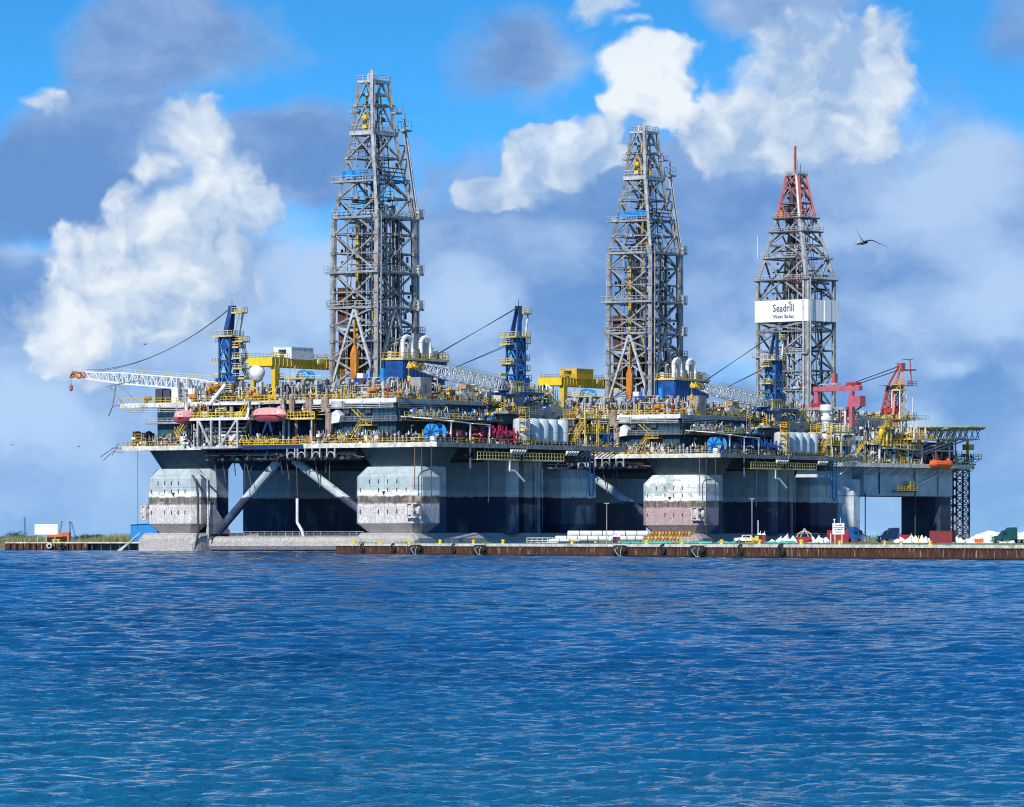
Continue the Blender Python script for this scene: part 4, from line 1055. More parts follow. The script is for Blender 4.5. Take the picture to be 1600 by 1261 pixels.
def rig(FR, root, style):
    """the twin semi-submersibles; coordinates in metres in the rig's own frame"""
    G = R1                                    # all placements worked out once, on the nearer rig
    first = style == 1
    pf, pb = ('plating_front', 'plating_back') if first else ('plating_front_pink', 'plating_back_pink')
    rg = random.Random(10 + style)
    # --- pontoons
    for (x0, x1) in ((-79.5, -61.8), (-17.5, -.5)):
        if not first and x0 < -50: continue
        mb = MB()
        mb.loft([[(x, y, z) for (x, z) in ((x0 + 1.5, -4), (x1 - 1.5, -4), (x1, -2.5), (x1, 3.0), (x1 - 1.2, 4.2), (x0 + 1.2, 4.2), (x0, 3.0), (x0, -2.5))] for y in (.4, 71)])
        pn = mb.build('pontoon', pf, root)
        mb = MB(); mb.loft([[(x0 + 1.5 + q, y, -3 + q) if False else (x, y, z) for (x, z) in ((x0 + 1.5 + q, -3.5 + q), (x1 - 1.5 - q, -3.5 + q), (x1 - q, -2), (x1 - q, 2.8 - q), (x1 - 1.2 - q, 4.0 - q), (x0 + 1.2 + q, 4.0 - q), (x0 + q, 2.8 - q), (x0 + q, -2))] for y, q in ((-1.6, 1.1), (-.7, .25), (.42, .02))]); mb.build('pontoon_head', pf, pn)
    # --- columns
    if first:
        ca = column(root, (-77.6, -61.6, 4.6, 11.4), (-78.0, -62.6, -.2, 5.6), pb, pf, flare=(1.6, 2.6))
        fairlead(ca, -78.2, 1.0, 9.0, .7)
        mb = MB(); mb.path([(-63.4, -.6, 17.3), (-62.2, -.7, 15.6), (-61.8, -.7, 13), (-61.7, -.7, 4.3), (-62.6, -.9, .2)], .28, 8); mb.build('caisson_pipe', 'steel_dark', ca)
        mb = MB(); mb.path([(-63.0, 1.0, 18.2), (-60.9, 1.6, 16.6), (-60.9, 2.0, 3)], .22, 8); mb.build('caisson_pipe', pf, ca)
        mb = MB(); mb.loft([[(-61.6, y, z) for (y, z) in ((2, 4), (10.5, 4), (3.2, 11.5))], [(-60.9, y, z) for (y, z) in ((2, 4), (10.5, 4), (3.2, 11.5))]]); mb.build('gusset_plate', pf, ca)
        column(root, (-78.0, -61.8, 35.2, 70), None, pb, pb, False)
    cb = column(root, (-17.4, -1.6, 4.6, 13.6), (-18.1, 0.0, -.3, 9.2), pb, pf, flare=(1.6, 2.6))
    fairlead(cb, -1.3, -.4, 9.2, 1.0)
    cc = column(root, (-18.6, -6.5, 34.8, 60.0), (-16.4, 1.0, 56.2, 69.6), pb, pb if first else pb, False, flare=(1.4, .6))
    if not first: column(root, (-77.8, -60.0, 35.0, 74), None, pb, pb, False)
    mb = MB(); mb.loft([sect(-18.7, -.4, 34.6, 39.4, .5, 0, 3.9), sect(-18.7, -.4, 34.6, 39.4, .5, 0, 22.8)]); mb.build('column_fin', pb, cc)
    mb = MB(); mb.loft([sect(-9, -2.6, 46.6, 53.0, 1.8, 0, 3.9), sect(-9, -2.6, 46.6, 53.0, 1.8, 0, 22.8)]); mb.build('column_fin', pb, cc)
    for yy in (42.0, 44.2): bar('caisson_pipe', (-5.4, yy, 3), (-5.4, yy, 22.8), .9, pb, cc, 'cyl')
    for yy in (48.2, 51.0): bar('fender_rib', (-2.4, yy, 5), (-2.4, yy, 19), .4, pb, cc)
    for yy in (36, 37.6): bar('anode', (-.3, yy, 8.4), (-.3, yy, 9.6), .22, 'steel', cc)
    lad = MB()
    for o in (0, .6): lad.tube((-2.3, 49.2 + o, 4), (-2.3, 49.2 + o, 22), .07, 4)
    for k in range(36): lad.tube((-2.3, 49.2, 4.2 + k * .5), (-2.3, 49.8, 4.2 + k * .5), .05, 4)
    lad.build('ladder', 'steel_light', cc)
    # --- braces between the pontoons
    if first:
        bar('horizontal_brace', (-62.5, 5, 1.75), (-17, 5, 1.75), 3.3, pf, root, 'cyl')
        bar('horizontal_brace', (-62.5, 60, 1.75), (-17, 60, 1.75), 3.3, pb, root, 'cyl')
    for (a, b_) in (((-60.5, 5, 4.4), (-43.0, 5, 20.6)), ((-38.5, 5, 20.6), (-17.0, 5, 7.5)), ((-60.5, 60, 4.4), (-41.5, 60, 20.6)), ((-38.5, 60, 20.6), (-17.0, 60, 6.0))):
        if not first and a[0] < -50: continue
        bar('diagonal_brace', a, b_, 1.95, pb, root, 'cyl')
    if first:
        rail([(-57, 5, 3.45), (-19, 5, 3.45)], root, 'steel_light', 1.0, .06, 2.0)
        mb = MB(); mb.path([(-40, 8, 12.0), (-40, 8, 6.5), (-38.6, 8, 4.6), (-38.2, 8, 3.2)], .35, 8); mb.build('bent_riser', 'white_patch', root)
        for k in range(4):                         # mooring and debris at the left pontoon's foot
            bar('mooring_chain', (-79 - k * .6, -.5, 4.2 - k * .5), (-83.0 - k * .3, -2.5, .1), .45, pf, root, 'cyl')
    # --- deck box and lower deck
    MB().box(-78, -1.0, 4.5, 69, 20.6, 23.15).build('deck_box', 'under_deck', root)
    mb = MB(); mb.box(-84, 5.2, -.6, 74, 23.2, 23.9)
    mb.build('lower_deck', 'deck_plate', root)
    for (x0, x1, y0, y1) in ((-84.1, -52, -.78, -.6), (-31.5, 5.3, -.78, -.6), (5.2, 5.38, -.78, 26), (5.2, 5.38, 34, 74)):
        blk('deck_edge_beam', x0, x1, y0, y1, 23.1, 24.15, 'deck_edge' if y1 < 0 or x0 < 5 else 'deck_plate', root)
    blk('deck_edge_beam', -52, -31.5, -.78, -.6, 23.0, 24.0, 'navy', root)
    rl = random.Random(3)
    # under-deck frames, pipes and trays seen in the shade
    for i in range(22):
        x = -60 + i * 2.0; bar('deck_frame', (x, .2, 22.9), (x, 4.4, 20.9), .3, 'steel_dark', root)
    for k in range(5): bar('pipe', (-61, .6 + .5 * k, 22.2 - .4 * k), (-18, .6 + .5 * k, 22.2 - .4 * k), .35, ['steel_dark', 'hull_grey', 'black_steel', 'steel', 'steel_dark'][k], root, 'cyl')
    for k in range(12):
        x = rl.uniform(-60, -20); bar('hanging_pipe', (x, 2 + k * .1, 21.5), (x + rl.uniform(-2, 2), 2 + k * .1, 15 + rl.uniform(-3, 3)), .25, 'steel_dark', root, 'cyl')
    for px in (450, 466, 489, 512):                # tensioner cradles
        p = G.F(px, 697, -.6); mb = MB(); x = p.x
        mb.box(x - .12, x + .12, -1.0, -.6, 21.0, 23.1); mb.box(x + 2.05, x + 2.28, -1.0, -.6, 21.0, 23.1)
        pts = [(x + 1.1 + 1.0 * cos(a_), -.9, 21.2 + 1.1 * sin(a_)) for a_ in [pi * i / 6 for i in range(7)]]
        mb.path(pts, .13, 5); mb.build('tensioner_cradle', 'steel_light', root)
    # --- railings along the lower deck
    rail([(-84, -.5, 24), (-52.5, -.5, 24)], root); rail([(-31, -.5, 24), (5, -.5, 24), (5, 27, 24)], root)
    rail([(-52, -.5, 24), (-31.2, -.5, 24)], root, 'yellow_bright', 1.15, .07)
    rail([(5, 33, 24), (5, 73, 24), (-10, 73.6, 24)], root); rail([(-84, -.5, 24), (-84, 20, 24)], root)
    # fenders / boards along the right edge
    for i in range(11):
        y = 27.5 + i * 1.0 + (i > 5) * 16; mb = MB(); mb.loft([[(5.2, y, 22.9), (6.2, y, 22.9), (5.2, y, 21.8)], [(5.2, y + .5, 22.9), (6.2, y + .5, 22.9), (5.2, y + .5, 21.8)]]); mb.build('deck_bracket', 'white_patch', root)
    for i in range(9): bar('deck_strut', (5.2, 58 + i * 1.7, 23), (3.2, 57.2 + i * 1.7, 21.6), .2, 'steel_light', root)
    # --- hull walls between the decks
    xl = G.F(246, 690, 3.5).x; xm = G.F(302, 690, 3.5).x
    MB().box(xl, xm, 3.5, 30, 24, 33.0).build('deck_house', 'hull_shaded', root)
    for k in range(5):
        x = xl + 1.0 + k * (xm - xl - 2) / 4
        blk('window', x - .35, x + .35, 3.38, 3.5, 31.0, 32.0, 'glass', root)
    blk('walkway', xl - 2.2, xm, 1.8, 3.4, 29.2, 29.45, 'deck_plate', root); rail([(xl - 2.1, 1.9, 29.45), (xm, 1.9, 29.45)], root, 'steel_light', 1.1, .06)
    blk('wall', xm, -31, 13, 13.4, 24, 33.0, 'navy', root)
    xr = G.F(522, 690, 2.6).x
    MB().box(xr, -8.5, 2.8, 40, 24, 33.0).build('deck_house', 'hull_shaded', root)
    for k in range(13):                            # plating ribs, doors, ports on the right block
        x = xr + 1.2 + k * (-8.5 - xr - 2) / 12
        blk('wall_rib', x - .1, x + .1, 2.6, 2.8, 24.2, 33, 'hull_shaded', root)
    for k in range(14):
        y = 4 + k * 2.6; blk('wall_rib', -8.5, -8.3, y, y + .18, 24.2, 33, 'hull_shaded', root)
    for k, y in enumerate((8, 15, 24, 33)): blk('door', -8.5, -8.42, y, y + 1.1, 24.2, 26.3, 'steel' if k % 2 else 'blue_light', root)
    for (xa, ya, za) in ((xr + 3, 2.7, 31.4), (xr + 9, 2.7, 31.4), (xr + 15, 2.7, 26.4)): blk('cabinet', xa, xa + 1.6, 2.1, 2.8, za - .6, za + .6, 'steel_dark', root)
    blk('walkway', xr, -7.0, 1.4, 2.9, 28.9, 29.1, 'steel_dark', root); rail([(xr, 1.5, 29.1), (-7.2, 1.5, 29.1)], root, 'steel', 1.0, .05)
    blk('walkway', -8.5, -6.3, 2, 38, 28.9, 29.1, 'steel_dark', root); rail([(-6.4, 2, 29.1), (-6.4, 38, 29.1)], root, 'yellow_pale', 1.1, .06)
    for k in range(9):
        x = xm + 1.5 + k * 3.0
        bar('hull_truss', (x, 11.5, 24.2), (x + (1.5 if k % 2 else -1.5), 11.5, 33), .45, 'blue' if k % 3 else 'navy', root)
    # brown riser stacks
    for (px, y0_, ybot, w_, m_) in ((447, 655, 688, 1.0, 'steel_dark'), (463, 652, 688, .8, 'pipe_brown'), (490, 650, 680, 1.3, 'rack_brown'), (514, 645, 680, 1.7, 'pipe_brown')):
        p = G.F(px, y0_, 1.5); zb = G.z(p.x, 1.5, ybot)
        bar('riser_stack', (p.x, 1.5, 24), (p.x, 1.5, p.z), w_, m_, root, 'cyl')
        blk('stack_foot', p.x - w_ * .7, p.x + w_ * .7, .8, 2.2, 24.1, 25.8, 'orange', root)
        mb = MB(); mb.path([(p.x, 1.5, p.z), (p.x - .9, 1.5, p.z + .9), (p.x - .9, 1.5, p.z + 4.0)], w_ * .38, 9); mb.build('exhaust_elbow', 'pipe_brown', root)
    # platform with yellow rail in the recess
    p0 = G.F(449, 640, .2); p1 = G.F(492, 640, .2)
    blk('platform', p0.x, p1.x, 0, 3, 29.6, 29.9, 'yellow_pale', root); rail([(p0.x, .1, 29.9), (p1.x, .1, 29.9)], root, 'yellow_bright', 1.4, .09, 1.0)
    bar('post', (p0.x + .3, .4, 24), (p0.x + .3, .4, 29.6), .35, 'steel_light', root); bar('post', (p1.x - 1, .4, 24), (p1.x - 1, .4, 29.6), .35, 'steel_light', root)
    # white ducts on the wall
    p = G.F(527, 655, 1.6); mb = MB(); mb.loft([[(p.x - 1.2, y, 28.6), (p.x + 1.0, y, 28.9), (p.x + 1.4, y, 30.4), (p.x + .2, y, 31.6), (p.x - 1.0, y, 31.0)] for y in (.9, 2.6)]); mb.build('air_duct', 'white_patch', root)
    mb = MB(); mb.box(p.x - 1.6, p.x + 1.4, 1.4, 2.6, 32.2, 33.6); mb.build('air_intake', 'steel_light', root)
    # stairs by the right block
    a = G.F(543, 688, .6); b_ = G.F(562, 663, .6); stairs((a.x, .6, 24), (b_.x, .6, 28.2), 1.1, root, side=(0, 1, 0))
    c_ = G.F(543, 644, .6); stairs((b_.x + 1.2, 1.9, 28.2), (c_.x, 1.9, 32.0), 1.1, root, side=(0, 1, 0))
    blk('platform', b_.x - .4, b_.x + 3.5, .4, 2.6, 28.0, 28.2, 'yellow', root); rail([(b_.x, .4, 28.2), (b_.x + 3.5, .4, 28.2)], root)
    # lower deck machinery, front and right
    clutter(root, xl - 3, xm + 1, .6, 1.4, 24.1, 5, 31 + style, s=(.8, 1.2))
    clutter(root, -47, -32, .8, 2, 24.1, 8, 40, ['valve_manifold', 'machinery_skid', 'pump_unit'])
    clutter(root, -27, -10, .6, 1.8, 24.1, 13, 55, ['valve_manifold', 'machinery_skid', 'pump_unit', 'gooseneck_vent', 'locker', 'gas_bottle'])
    clutter(root, -7, 3, 1, 34, 24.1, 26, 66, ['machinery_skid', 'valve_manifold', 'pump_unit', 'locker', 'floodlight_pole', 'access_frame', 'cable_reel'])
    clutter(root, -6, 3.6, 58, 73, 24.1, 18, 67, ['machinery_skid', 'valve_manifold', 'access_frame', 'pump_unit'])
    for i in range(11):
        p = G.F(575 + i * 6, 685, .8); place('vent_post', root, (p.x, .9, 24), 0, (.8, .8, .42 + .1 * (i % 3)), i % 2)
    # blue anchor winches
    for (px, xx) in ((668, 2.4), (938, 2.0)):
        p = G.R(px, 674, xx) if px > 700 else Vector((2.2, 3.0, 26.2))
        mb = MB(); mb.lathe((p.x, p.y, 26.3), [(.4, -1.6), (2.1, -1.5), (2.1, -1.3), (1.3, -1.2), (1.3, 1.2), (2.1, 1.3), (2.1, 1.5), (.4, 1.6)], 20, 'y')
        wch = mb.build('anchor_winch', 'blue_light', root, smooth=True)
        for q in range(8): bar('spoke', (p.x, p.y - 1.62, 26.3), (p.x + 2.0 * cos(q * pi / 4 + .2), p.y - 1.62, 26.3 + 2.0 * sin(q * pi / 4 + .2)), .22, 'blue', wch)
        blk('winch_frame', p.x - 2.0, p.x + 2.0, p.y - 1.0, p.y + 1.0, 24, 25.0, 'blue', wch)
        blk('winch_motor', p.x + .4, p.x + 1.6, p.y - 2.6, p.y - 1.7, 24.2, 25.4, 'white', wch)
    # pump row (red on the near rig, deep blue on the other)
    pm_ = 'magenta_red' if first else 'blue'
    rp = random.Random(12)
    blk('control_box', 1.0, 3.2, G.R(706, 680, 2).y, G.R(706, 680, 2).y + 2.4, 24.1, 27.0, 'red' if first else 'blue', root)
    for i in range(7):
        y = 19.5 + i * 2.2; mb = MB()
        mb.lathe((1.6, y, 26.2), [(.1, -.8), (.9, -.7), (.9, .4), (.5, .8)], 10, 'y'); mb.box(.2, 3, y - .7, y + .7, 24.1, 25.2)
        for q in range(7):
            a_ = (rp.uniform(0, 3.4), y + rp.uniform(-.9, .9), 24.5); mb.tube(a_, (a_[0] + rp.uniform(-.4, .4), a_[1], rp.uniform(26.5, 28.6)), rp.uniform(.08, .2), 6)
            mb.box(a_[0] - .3, a_[0] + .3, a_[1] - .3, a_[1] + .3, a_[2] + 1.6, a_[2] + 2.1)
        mb.build('mud_pump', pm_, root)
    # white sloping canopies above the right walkway
    for (pxa, pxb, pya, pyb) in ((672, 706, 651, 656), (707, 736, 655, 659), (737, 766, 659, 661)):
        a = G.R(pxa, pya, 3.0); b_ = G.R(pxb, pyb, 3.0)
        mb = MB(); mb.add([(-5, a.y, a.z + .1), (3.4, a.y, a.z - .5), (3.4, b_.y - .3, b_.z - .5), (-5, b_.y - .3, b_.z + .1), (-5, a.y, a.z + .25), (3.4, a.y, a.z - .3), (3.4, b_.y - .3, b_.z - .3), (-5, b_.y - .3, b_.z + .25)],
            [(3, 2, 1, 0), (4, 5, 6, 7), (0, 1, 5, 4), (1, 2, 6, 5), (2, 3, 7, 6), (3, 0, 4, 7)]); mb.build('canopy_panel', 'white_clean', root)
        bar('post', (3.2, b_.y - .6, 18.5 if pxa == 707 else 24), (3.2, b_.y - .6, b_.z - .4), .32, 'white', root)
    # mid-level equipment along the right face
    for (pxa, pxb, py) in ((655, 672, 645), (672, 765, 650)):
        a = G.R(pxa, py, 2); b_ = G.R(pxb, py, 2); rail([(-2, a.y, 29.6), (-2, b_.y, 29.6)], root, 'yellow_pale', 1.2, .08)
    blk('walkway', -6, -2, 2, 36, 29.3, 29.6, 'steel_dark', root)
    clutter(root, -6, -3, 4, 35, 29.6, 12, 77, ['valve_manifold', 'machinery_skid', 'locker', 'cable_reel'], (.7, 1.0))
    # service walkway slung under the right edge
    a = G.R(742, 715, 4.6); b_ = G.R(877, 715, 4.6); ym = (a.y + b_.y) / 2 + 1
    for (ya, yb) in ((a.y, ym - 1.5), (ym, b_.y)):
        blk('hanging_walkway', 3.4, 5.4, ya, yb, 20.4, 20.6, 'yellow_pale', root); rail([(5.3, ya, 20.6), (5.3, yb, 20.6)], root, 'yellow_pale', 1.6, .09, 1.2)
        for y in (ya, (ya + yb) / 2, yb): bar('hanger', (4.4, y, 20.6), (4.4, y, 23.2), .2, 'steel_dark', root)
    p = G.R(803, 730, 5.0); mb = MB(); mb.path([(5.2, p.y - 2, 20.4), (5.2, p.y - 2, 18.2), (5.2, p.y, 18.1), (5.6, p.y + 3.2, 15.8)], .27, 6); mb.build('discharge_pipe', 'white', root)
    for (px, y0_, y1_, m_) in ((648, 700, 765, 'rust_brown'), (659, 697, 835, 'steel_dark'), (674, 697, 790, 'steel_dark'), (763, 700, 785, 'steel_light'), (762 + 160, 700, 768, 'hull_grey'), (908, 730, 770, 'steel'), (916, 700, 776, 'blue_light')):
        p = G.R(px, y0_, 1.0) if px > 692 else G.F(px, y0_, -1.0)
        x_ = p.x if px < 692 else 1.0
        bar('drain_pipe', (x_, p.y, 23.2), (x_, p.y, G.z(x_, p.y, y1_)), .22, m_, root, 'cyl')
    mb = MB()
    for q in range(2):
        p = G.R(921 + q * 7, 765, 1.2); mb.tube((1.2, p.y, 23), (1.2, p.y, 14.0), .16, 6)
    pa = G.R(921, 765, 1.2); pb_ = G.R(928, 765, 1.2); mb.path([(1.2, pa.y + (pb_.y - pa.y) * (.5 - .5 * cos(a_)), 14.0 - 1.2 * sin(a_)) for a_ in [pi * i / 8 for i in range(9)]], .16, 6)
    mb.build('hose_loop', 'blue_light', root)
    # --- five bulk tanks
    for i, px in enumerate((816, 832.5, 847, 861.5, 877.5)):
        p = G.R(px, 688, 1.4); r_ = 1.75 if i else 1.95
        mb = MB(); mb.lathe((1.2, p.y, 24.6), [(.4, -.5), (r_ * .55, 0), (r_, .5), (r_, 5.1), (r_ * .9, 5.35), (r_ * .5, 5.6), (.05, 5.7)], 24)
        tk = mb.build('bulk_tank', 'tank_grey', root, smooth=True)
        for q in range(4): bar('leg', (1.2 + 1.3 * cos(q * pi / 2 + .7), p.y + 1.3 * sin(q * pi / 2 + .7), 24), (1.2 + 1.3 * cos(q * pi / 2 + .7), p.y + 1.3 * sin(q * pi / 2 + .7), 25.2), .3, 'steel_dark', tk)
        MB().lathe((1.2, p.y, 24.6), [(r_ + .04, 2.6), (r_ + .06, 2.65), (r_ + .04, 2.7)], 24).build('weld_band', 'tank_grey', tk)
    # blocks behind the tanks
    MB().box(-14, -3.2, 40.2, 71, 24, 29.0).build('deck_house', 'navy', root)
    p0 = G.R(826, 640, -4).y; p1 = G.R(903, 640, -4).y
    mb = MB(); mb.loft([[(-12, p0, z), (-4.6, p0, z), (-3.6, p0 + 4, z), (-3.6, p1 - 3, z), (-5.5, p1, z), (-12, p1, z)] for z in (29, 33.4)]); hs = mb.build('crew_quarters', 'hull_grey', root)
    for k, y in enumerate((p0 + 5, p0 + 11, p0 + 12.4)): blk('door', -3.7, -3.52, y, y + .9, 29.2, 31.2, 'steel_dark', hs)
    blk('lamp_bracket', -3.6, -3.0, p0 + 8.3, p0 + 9.6, 31.8, 32.0, 'black_steel', hs)
    MB().box(-12, -4.4, 36.5, p0, 24, 33).build('deck_house', 'hull_shaded', root)
    # stair and yellow platform tower right of the tanks
    a = G.R(905, 690, 3); b_ = G.R(912, 655, 3)
    stairs((2.5, a.y - 3, 25), (2.5, a.y + 2.5, 30.5), 1.2, root)
    for z_ in (27.2, 30.6):
        blk('platform', -3, 4, a.y + 1, a.y + 11, z_ - .2, z_, 'yellow_pale', root); rail([(4, a.y + 1, z_), (4, a.y + 11, z_)], root, 'yellow_bright', 1.2, .08, 1.2)
    for y in (a.y + 1.2, a.y + 6, a.y + 10.6): bar('post', (3.8, y, 24), (3.8, y, 33), .28, 'yellow_pale', root)
    clutter(root, -2, 3, a.y + 1, a.y + 10, 30.6, 7, 5, ['machinery_skid', 'valve_manifold', 'access_frame'], (.8, 1))
    clutter(root, -1, 4, 38, 40, 24.1, 4, 8, ['machinery_skid', 'access_frame'])
    # stack of yellow frames left of the tanks
    for k in range(4): place('access_frame', root, (3.0, 36.2, 24.1 + k * 2.1), 0, .9, k % 2)
    # --- upper deck
    MB().box(-87, -8.0, 2.2, 62, 33.3, 34.0).build('upper_deck', 'deck_plate', root)
    MB().box(-8.0, 0, 34, 48, 31.2, 31.8).build('upper_deck', 'deck_plate', root)
    blk('deck_edge_beam', -87, -60.5, 2.0, 2.2, 33.1, 34.1, 'deck_edge', root); blk('deck_edge_beam', -33, -7.9, 2.0, 2.2, 33.1, 34.1, 'white_patch', root); blk('deck_edge_beam', -60.5, -33, 2.0, 2.2, 33.3, 34.0, 'steel_light', root)
    blk('deck_edge_beam', -8.0, -7.8, 2.2, 60, 33.1, 34.0, 'hull_grey', root)
    rail([(-86.5, 2.3, 34), (-8.1, 2.3, 34), (-8.1, 36, 34)], root, 'yellow', 1.2, .07)
    rail([(-8, 36, 34), (0, 36, 31.8), (0, 48, 31.8)], root, 'yellow', 1.1, .07)
    for k in range(3):
        z_ = 32.9 - k * .42
        bar('pipe', (-86 + k, 1.6, z_), (-62, 1.6, z_), .2, 'steel_light', root, 'cyl'); bar('pipe', (-33, 1.6, z_), (-8.2, 1.6, z_), .2, 'steel_light', root, 'cyl'); bar('pipe', (-7.4, 2.4, z_), (-7.4, 20, z_), .18, 'steel', root, 'cyl')
    for x in list(range(-85, -61, 5)) + list(range(-32, -8, 5)): bar('pipe_hanger', (x, 1.6, 31.9), (x, 1.6, 33.6), .14, 'steel_light', root)
    # row of vent posts along the front of the upper deck
    posts = (280, 295.5, 304, 317.5, 330, 341, 350, 365, 377, 387, 397, 408, 420, 431.7, 440, 448, 454, 466, 474, 481, 488, 495, 502, 511, 517, 522, 530, 537, 544.5, 551, 558, 567, 576, 585, 592, 599, 607, 614, 621)
    for i, px in enumerate(posts):
        y = 3.4 + (i * 37 % 7) * .9; p = G.F(px, 615, y)
        if not first and px < 400: continue
        place('vent_post', root, (p.x, y, 34), 0, (1.35, 1.35, .92 + .3 * ((i * 13 % 5) / 5) + (.25 if px < 300 else 0)), (i * 5) % 8 == 3 and 2 or i % 2)
    for i in range(46):
        px = rg.uniform(286, 640); y = rg.uniform(4, 11); p = G.F(px, 600, y)
        if not first and px < 400: continue
        place(rg.choice(['gooseneck_vent', 'valve_manifold', 'machinery_skid', 'floodlight_pole', 'machinery_skid', 'pump_unit']), root, (p.x, y, 34), rg.choice([0, pi / 2, pi]), rg.uniform(.8, 1.25), r=rg)
    for i in range(26):
        px = rg.uniform(400 if not first else 300, 640); y = rg.uniform(3.2, 9); p = G.F(px, 600, y); bar('standpipe', (p.x, y, 34), (p.x, y, 34 + rg.uniform(2.2, 4.2)), rg.uniform(.2, .34), rg.choice(['steel', 'steel_light', 'steel_dark', 'steel_light']), root, 'cyl')
    for k in range(4): bar('pipe', (-60, 6 + k, 37.2 - k * .5), (-12, 6 + k, 37.2 - k * .5), .25, ['steel_light', 'steel', 'steel_dark', 'steel'][k], root, 'cyl')
    for (px, py, y, s_) in ((488, 612, 3.0, .6), (583, 600, 3.5, 1.1), (623, 606, 3.2, .6)): place('hooded_ventilator', root, (G.F(px, py, y).x, y, 34.3), .6, s_, 0)
    clutter(root, -84 if first else -60, -40, 12, 40, 34, 30, 90 + style, s=(.9, 1.5)); clutter(root, -27, -10, 4, 22, 34, 26, 95, s=(.9, 1.5)); clutter(root, -20, -9, 24, 60, 34, 30, 96, s=(.9, 1.5))
    place('gas_bottle', root, (G.F(606, 612, 2.9).x, 2.9, 34), 0, 1.6)
    # yellow service deck left of centre with the blue swan-neck pipe
    p = G.F(455, 590, 9); blk('platform', p.x - 4, p.x + 5, 8, 14, 39.0, 39.2, 'yellow_pale', root); rail([(p.x - 4, 8, 39.2), (p.x + 5, 8, 39.2)], root, 'yellow_pale', 1.1, .08)
    for (dx_, m_) in ((-3.5, 'yellow'), (0, 'deck_edge'), (4.5, 'yellow')): bar('post', (p.x + dx_, 8.2, 34), (p.x + dx_, 8.2, 39), .4, m_, root)
    clutter(root, p.x - 3, p.x + 4, 9, 13, 34, 5, 3, ['access_frame', 'machinery_skid', 'storage_tank'], (1.0, 1.3)); clutter(root, p.x - 3, p.x + 4, 9, 12, 39.2, 3, 6, ['floodlight_pole', 'valve_manifold'], (.6, .8))
    p = G.F(466, 590, 14); mb = MB(); mb.path([(p.x, 14, 34), (p.x, 14, 39.2)] + [(p.x + 1.4 - 1.4 * cos(a_), 14, 39.2 + 1.6 * sin(a_)) for a_ in [pi * i / 8 for i in range(1, 9)]] + [(p.x + 2.8, 14, 38.2)], .62, 10); mb.build('swan_neck_pipe', 'blue_light', root, smooth=True)
    mb = MB(); mb.path([(p.x + 1.6, 14.8, 38)] + [(p.x + 2.6 - 1.3 * cos(a_), 14.8, 39.5 + 1.3 * sin(a_)) for a_ in [pi * i / 8 for i in range(0, 9)]] + [(p.x + 3.9, 14.8, 37)], .4, 8); mb.build('swan_neck_pipe', 'blue_light', root, smooth=True)
    p = G.F(490, 590, 13); blk('platform', p.x - 2, p.x + 3, 12, 15, 38.6, 38.8, 'yellow_pale', root); rail([(p.x - 2, 12, 38.8), (p.x + 3, 12, 38.8)], root, 'yellow_pale', 1.1, .08)
    for dx_ in (-1.8, .6, 2.8): bar('post', (p.x + dx_, 12.2, 34), (p.x + dx_, 12.2, 38.6), .25, 'steel_light', root)
    bar('brace', (p.x - 1.8, 12.2, 35.5), (p.x + 2.8, 12.2, 38.5), .16, 'steel', root); bar('brace', (p.x + 2.8, 12.2, 35.5), (p.x - 1.8, 12.2, 38.5), .16, 'steel', root)
    # radome
    p = G.F(402, 576, 4); mb = MB(); mb.sphere((p.x, 4, 40.6), 1.78, n=24, m=14); rd = mb.build('radome', 'white_clean', root, smooth=True)
    MB().lathe((p.x, 4, 34), [(.25, 0), (.25, 4.4), (1.2, 4.9), (1.35, 5.3)], 12).build('pedestal', 'steel_light', rd)
    # gantry crane
    xg = G.F(413, 545, 5).x
    gantry_crane(root, xg, 4.6, 38.5, 34.6, 43.9, 'white_patch' if first else 'yellow')
    # --- drill floor block and derrick
    cx, cy = (-36.2, 31.9)
    blk('drill_floor', cx - 8, cx + 9, cy - 10.5, cy + 11, 34, 35.0, 'steel_dark', root)
    clutter(root, cx - 7, cx + 8, cy - 10, cy - 8.6, 34.2, 8, 14, ['machinery_skid', 'valve_manifold', 'locker'], (1.2, 1.6))
    def prof(z):
        if z <= 76.8: k = (z - 38.3) / 38.5; return 12.4 - .4 * k, 15.2 - 1.2 * k
        if z <= 96.4: k = (z - 76.8) / 19.6; return 12.0 + (5.9 - 12.0) * k, 14.0 + (8.0 - 14.0) * k
        k = (z - 96.4) / 12; return 5.9 - 1.6 * k, 8.0 - 2.4 * k
    lv = [38.3, 44.2, 48.1, 51.7, 55.9, 59.4, 64.0, 68.3, 72.7, 76.8, 81.0, 84.9, 90.3, 96.2, 102.4, 107.8]
    dk, corner = derrick(root, cx, cy, lv, prof, 'mast_steel', wleg=.8, wb=.40, chev='XAVXAVAVAVAVXAA')
    for z_ in lv[1:-1]:
        for i in range(4):
            q = corner(z_, i); blk('gusset', q.x - .62, q.x + .62, q.y - .62, q.y + .62, z_ - .32, z_ + .32, 'mast_steel', dk)
            if z_ < 90:
                mq = corner(z_, i).lerp(corner(z_, (i + 1) % 4), .5); blk('gusset', mq.x - .5, mq.x + .5, mq.y - .5, mq.y + .5, z_ - .35, z_ + .35, 'steel_dark' if i > 1 else 'mast_steel', dk)
    # long raking struts crossing the low panels
    for (i, j) in ((0, 1), (1, 2)):
        a, b_ = corner(38.3, i), corner(38.3, j); ap = corner(55.9, i).lerp(corner(55.9, j), .5)
        bar('raker', a, ap, .55, 'steel_light', dk); bar('raker', b_, ap, .55, 'steel_light', dk)
    w, l = prof(64)
    X0, X1, Y0, Y1 = cx - w / 2, cx + w / 2, cy - l / 2, cy + l / 2
